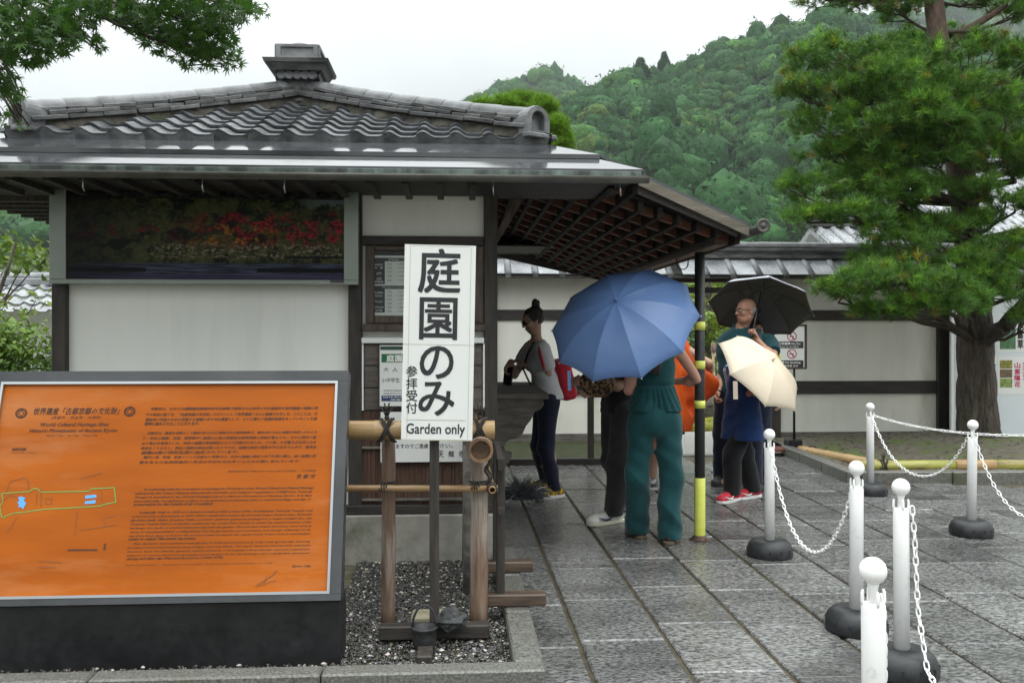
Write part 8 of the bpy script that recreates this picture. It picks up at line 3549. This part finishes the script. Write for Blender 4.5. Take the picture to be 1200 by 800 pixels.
f.build("cropped_hair", .006, M['hair_grey'], p4, [(R4 @ np.array((0, .75, .65)), c + R4 @ np.array((0, -.012, .02))), (R4 @ np.array((0, 0, 1)), c + R4 @ np.array((0, 0, .055))), (R4 @ np.array((0, 0, -1)), c + R4 @ np.array((0, 0, -.05)))])
face_bits(p4, L4, R4, M['iris_blue'], M['brow_grey'])
glasses(p4, L4, M['black_gloss'])
for s, n in ((1, 'R'), (-1, 'L')):
    sh = J['sh' + n]
    base_ = nk + (sh - nk) * .62
    mb = MB()
    q = [base_ + np.array((0, -.14, -.10)), base_ + np.array((0, -.10, .045)), base_ + np.array((0, -.02, .072)), base_ + np.array((0, .075, .03)), base_ + np.array((s * .008, .125, -.08)), base_ + np.array((s * .02, .13, -.22))]
    for a, b in zip(q, q[1:]):
        mb.bar(Vector(a), Vector(b), .052, .014, up=(0, .4, 1) if abs(b[2] - a[2]) < .1 else (0, 1, 0))
    mb.build("backpack_strap", mat("strap_teal", L(.012, .045, .055), rough=.7), p4, world=False)
f = Field()
f.box(J['chest'] + np.array((0, -.20, -.06)), (.15, .085, .22), None, .06)
bp_ = f.build("backpack", .01, M['navy'], p4)
mb = MB()
u = (J['wrR'] - J['elR']); u /= np.linalg.norm(u)
wc = J['wrR'] - u * .012
x = np.cross(u, (0, 1, 0)); x /= np.linalg.norm(x); y = np.cross(u, x)
mb.tube([Vector(wc + (x * math.cos(a) + y * math.sin(a)) * .031) for a in np.linspace(0, 2 * math.pi, 17)], .009, 8)
mb.lathe([(.0, 0), (.020, .0), (.020, .010), (.017, .012), (0, .012)], 14, Matrix.Translation(Vector(wc + x * .031)) @ Vector(x).to_track_quat('Z', 'Y').to_matrix().to_4x4())
mb.build("wristwatch", M['black_gloss'], p4, world=False)
for n in 'LR':
    add_shoe(p4, J['ank' + n][:2], (.25 if n == 'R' else -.15, 1), .30, M['shoe_black'], M['shoe_black'])
uc = at(891, 362, b0.y - .02)
ua = Vector((.24, .52, .82))
umbrella("open black lined umbrella with pale grey outside held by the bald man", uc, ua, .50, .235, 8, M['u_grey'], M['u_black'], hand_w, None, .25, M['grey_steel'])

# ---- short person in front with the cream umbrella
b0 = ground(870, 587)
p5 = thing("person", "short person in long blue shirt and red sneakers hidden behind the cream umbrella", "person", (b0.x, b0.y, 0), math.radians(122))
J = std_joints(1.42)
J['ankL'] = to_loc(p5, ground(858, 587)); J['ankL'][2] = .08
J['ankR'] = to_loc(p5, ground(882, 583)); J['ankR'][2] = .08
for n in 'LR':
    J['knee' + n] = np.array((J['ank' + n][0] * .95, J['ank' + n][1] * .6 + .03, .42))
uc5 = at(890, 437, 7.62)
ua5 = Vector((.46, -.58, .66))
g5 = uc5 - ua5.normalized() * .13
J['elL'], J['wrL'] = ik(J['shL'], to_loc(p5, g5) + np.array((0, -.02, -.06)), .26, .22, (-.4, -.5, -1))
J['elR'], J['wrR'] = ik(J['shR'], to_loc(p5, g5) + np.array((.03, -.02, -.10)), .26, .22, (.6, -.3, -1))
f = Field()
add_body(f, J)
L5 = add_head(f, J)
add_hand(f, J['wrL'], to_loc(p5, g5) - J['wrL'] + np.array((0, .0, .03)), (1, .3, 0), (0, 1, .3), (1.2, 1.3, .8), .9)
add_hand(f, J['wrR'], J['wrR'] - J['elR'], (-1, 0, 0), (0, 0, 1), (.9, 1.0, .6), .9)
f.build("body", .008, M['skin_tan'], p5)
f = Field()
add_pants(f, J, .012, knee_r=.088, hem_r=.072, hem_z=.06, thigh_r=.105)
f.build("trousers", .008, M['black_cloth'], p5, [waist_cut(J, .9), ((0, 0, -1), (0, 0, .06))], folds(.012, 28, 8, 9))
f = Field()
add_shirt(f, J, .034, .55, 0, False, .02)
f.build("long_shirt", .008, M['blue_shirt'], p5, [((0, 0, -1), (0, 0, .555)), ((0, 0, 1), (0, 0, 1.205))], folds(.012, 31, 12, 4))
f = Field()
for n in 'LR':
    a, b = J['sh' + n], J['el' + n]
    u = (b - a) / np.linalg.norm(b - a)
    f.cone(a, b + u * .02, .068, .066, .02, '+', (u, b + u * .01))
f.build("sleeves", .007, M['lilac'], p5, (), folds(.003, 35))
f = Field()
f.ell(J['head'] + np.array((0, -.02, .028)), (.083, .100, .094), None, .02)
f.cone(J['head'] + np.array((0, -.06, 0)), J['neck'] + np.array((0, -.05, -.03)), .07, .06, .04)
f.build("hair", .007, M['hair'], p5, [((0, .8, -.6), J['head'] + np.array((0, .055, 0)))], lambda X, Y, Z: .003 * np.sin(120 * X) + 0 * Y + 0 * Z)
face_bits(p5, L5, J['headR'], M['iris_brown'], M['brow_dark'])
add_shoe(p5, J['ankL'][:2], (-.12, 1), .265, M['shoe_red'], M['sole_white'], M['swoosh_white'])
add_shoe(p5, J['ankR'][:2], (.1, 1), .265, M['shoe_red'], M['sole_white'], M['swoosh_white'])
umbrella("open cream umbrella tilted towards the camera in front of the bald man", uc5, ua5, .44, .17, 7, M['u_cream'], M['u_cream_in'], g5, (3.3, .15, .038), .45)

# ---- person mostly hidden behind the bald man
b0 = ground(884, 565)
p6 = thing("person", "person in yellow green jacket and navy trousers mostly hidden behind the bald man", "person", (b0.x, b0.y, 0), math.radians(188))
J = std_joints(1.66)
J['shL'] = np.array((-.19, 0, 1.36))
J['elL'] = np.array((-.235, -.02, 1.09)); J['wrL'] = np.array((-.22, .08, .86))
J['elR'] = np.array((.21, -.02, 1.07)); J['wrR'] = np.array((.19, .08, .84))
f = Field()
add_body(f, J)
L6 = add_head(f, J)
for n, s in (('L', 1), ('R', -1)):
    add_hand(f, J['wr' + n], J['wr' + n] - J['el' + n], (s, 0, 0), (0, 1, 0), (.4, .5, .3))
f.build("body", .010, M['skin'], p6)
f = Field()
add_pants(f, J, .008, knee_r=.075, hem_r=.066, hem_z=.06, thigh_r=.10)
f.build("trousers", .009, M['navy'], p6, [waist_cut(J, 1.02), ((0, 0, -1), (0, 0, .06))], folds(.009, 41))
f = Field()
add_shirt(f, J, .026, .84, 1.2, False, .01)
f.build("jacket", .009, M['yellow_green'], p6, [((0, 0, -1), (0, 0, .85)), ((0, 0, 1), (0, 0, 1.43))], folds(.005, 43))
f = Field()
f.ell(J['head'] + np.array((0, -.02, .028)), (.083, .100, .094), None, .02)
f.build("hair", .008, M['hair'], p6, [((0, .8, -.6), J['head'] + np.array((0, .055, 0)))])
face_bits(p6, L6, J['headR'], M['iris_brown'], M['brow_dark'])
for n in 'LR':
    add_shoe(p6, J['ank' + n][:2], (0, 1), .265, M['shoe_black'], M['sole_brown'], h=.006)

# ---- woman at the ticket counter
b0 = ground(640, 584)
p7 = thing("person", "woman in white tee with hair bun and dark glasses leaning at the ticket counter", "person", (b0.x, b0.y, 0), math.radians(100))
J = std_joints(1.70)
J['ankL'] = to_loc(p7, ground(651, 583)); J['ankL'][2] = .085
J['ankR'] = to_loc(p7, ground(641, 573)); J['ankR'][2] = .085
lean = math.radians(13)
J['torsoR'] = rot(0, -lean)
def ln(y, z): return np.array((0, math.sin(lean) * (z - .93), .93 + math.cos(lean) * (z - .93)))
J['pelvis'] = np.array((0, -.02, .925)); J['waist'] = ln(0, 1.06) + np.array((0, -.02, 0)); J['chest'] = ln(0, 1.25) + np.array((0, -.02, 0)); J['neck'] = ln(0, 1.43) + np.array((0, -.02, 0))
hd = to_loc(p7, at(624, 375, b0.y - .02))
J['head'] = np.array((.0, hd[1], hd[2]))
J['headR'] = rot(math.radians(6), math.radians(-22), 0)
J['shR'] = J['neck'] + np.array((.17, -.005, -.06)); J['shL'] = J['neck'] + np.array((-.17, -.005, -.06))
J['kneeL'] = np.array((-.09, .03, .48)); J['kneeR'] = np.array((.09, .05, .48))
wl7 = to_loc(p7, at(617, 428, b0.y - .05))
J['elL'], J['wrL'] = ik(J['shL'], wl7, .30, .25, (-.5, -1, -.6))
wr7 = to_loc(p7, at(599, 424, b0.y - .0)); wr7[0] = max(wr7[0], .06)
J['elR'], J['wrR'] = ik(J['shR'], wr7, .30, .26, (.8, -.2, -.6))
f = Field()
add_body(f, J, True)
L7 = add_head(f, J, True)
add_hand(f, J['wrL'], J['wrL'] - J['elL'], (.3, 0, -1), (.5, 1, .2), (.5, .6, .4), .95)
add_hand(f, J['wrR'], (-.1, .55, -.8), (-.6, -.3, -.3), (-1, .2, 0), (.5, .6, .4), .95)
f.build("body", .0068, M['skin'], p7)
f = Field()
add_pants(f, J, .006, knee_r=.070, hem_r=.058, hem_z=.07, thigh_r=.098)
f.build("jeans", .0075, M['navy'], p7, [waist_cut(J, 1.0), ((0, 0, -1), (0, 0, .07))], folds(.008, 51))
f = Field()
add_shirt(f, J, .014, .90, .62, True, .006, sl_r=.018)
f.build("tee_shirt", .007, M['white_tee'], p7, [((0, 0, -1), (0, 0, .91)), ((0, .35, .94), J['neck'] + np.array((0, .02, .0)))], folds(.010, 55, 8, 9))
for n in 'LR':
    a, b = J['sh' + n], J['el' + n]
    s_ = 1 if n == 'R' else -1
    u = (b - a) / np.linalg.norm(b - a)
    o = np.array((s_ * .50, .45, .75)); o -= u * (o @ u); o /= np.linalg.norm(o)
    mb = MB()
    mb.tube([Vector(a + o * .066 - u * .05), Vector(a + o * .080), Vector(a + o * .084 + u * .08), Vector(a + o * .080 + u * .165)], [.008, .013, .014, .012], 8)
    mb.build("red_sleeve_stripe", M['red_cloth'], p7, world=False)
f = Field()
R7, c7 = J['headR'], J['head']
f.ell(c7 + R7 @ np.array((0, -.024, .024)), (.083, .098, .094), R7, .02)
f.cone(c7 + R7 @ np.array((0, -.08, .08)), c7 + R7 @ np.array((0, -.085, .125)), .030, .034, .02)
f.ell(c7 + R7 @ np.array((0, -.085, .135)), (.034, .034, .038), R7, .015)
f.build("hair", .006, M['hair'], p7, [(R7 @ np.array((0, .9, -.42)), c7 + R7 @ np.array((0, .034, .02)))], lambda X, Y, Z: .0025 * np.sin(130 * Y + 40 * Z) + 0 * X)
face_bits(p7, L7, R7, M['iris_brown'], M['brow_dark'])
glasses(p7, L7, M['black_gloss'], M['black_gloss'], "sunglasses")
mb = MB()
nk = J['neck']
q = [nk + np.array((-.075, -.05, .01)), nk + np.array((-.08, .05, -.01)), J['chest'] + np.array((-.06, .135, .08)), J['chest'] + np.array((.0, .165, -.06)), J['waist'] + np.array((.08, .12, -.02)), J['pelvis'] + np.array((.15, .03, .06))]
mb.tube([Vector(p) for p in q], .009, 8)
mb.build("bag_strap", M['black_cloth'], p7, world=False)
rb = thing("backpack", "red and white backpack on the back of the woman at the counter", "backpack", (b0.x, b0.y, 0), math.radians(100))
f = Field()
f.box(J['chest'] + np.array((0, -.215, -.16)), (.13, .075, .19), J['torsoR'], .05)
f.build("pack", .009, M['red_cloth'], rb)
f = Field()
f.box(J['chest'] + np.array((0, -.285, -.2)), (.10, .018, .09), J['torsoR'], .015)
f.build("front_pocket", .008, M['white_tee'], rb)
add_shoe(p7, J['ankL'][:2], (-.35, .95), .27, M['shoe_yellow'], M['sole_white'])
add_shoe(p7, J['ankR'][:2], (.0, 1), .27, M['shoe_yellow'], M['sole_white'])
pb_ = at(595.5, 455, b0.y - .02)
mb = MB()
mb.box((0, 0, .085), (.022, .085, .17), Matrix.Rotation(.1, 3, 'X'), .008)
ph_ = mb.build("phone_case", M['black_gloss'])
ph_.location = (pb_.x, b0.y - .02, zt + .0)
ph_.rotation_euler = (0, .06, 1.3)
tagit(ph_, "black upright wallet case standing on the counter under the woman's hand", "phone")
# ------------------------------------------------------------------ moist air
mb = MB()
mb.span((-1450, -55, -3), (1450, 1480, 480))
hz = mb.build("haze", [], None)
hm = bpy.data.materials.new("haze")
hm.use_nodes = True
hn = hm.node_tree.nodes
hn.remove(hn["Principled BSDF"])
pv = hn.new("ShaderNodeVolumePrincipled")
pv.inputs["Color"].default_value = (.90, .96, .98, 1)
pv.inputs["Density"].default_value = .00012
pv.inputs["Anisotropy"].default_value = 0.0
hm.node_tree.links.new(pv.outputs[0], hn["Material Output"].inputs["Volume"])
hz.data.materials.clear()
hz.data.materials.append(hm)
hz["kind"] = "stuff"
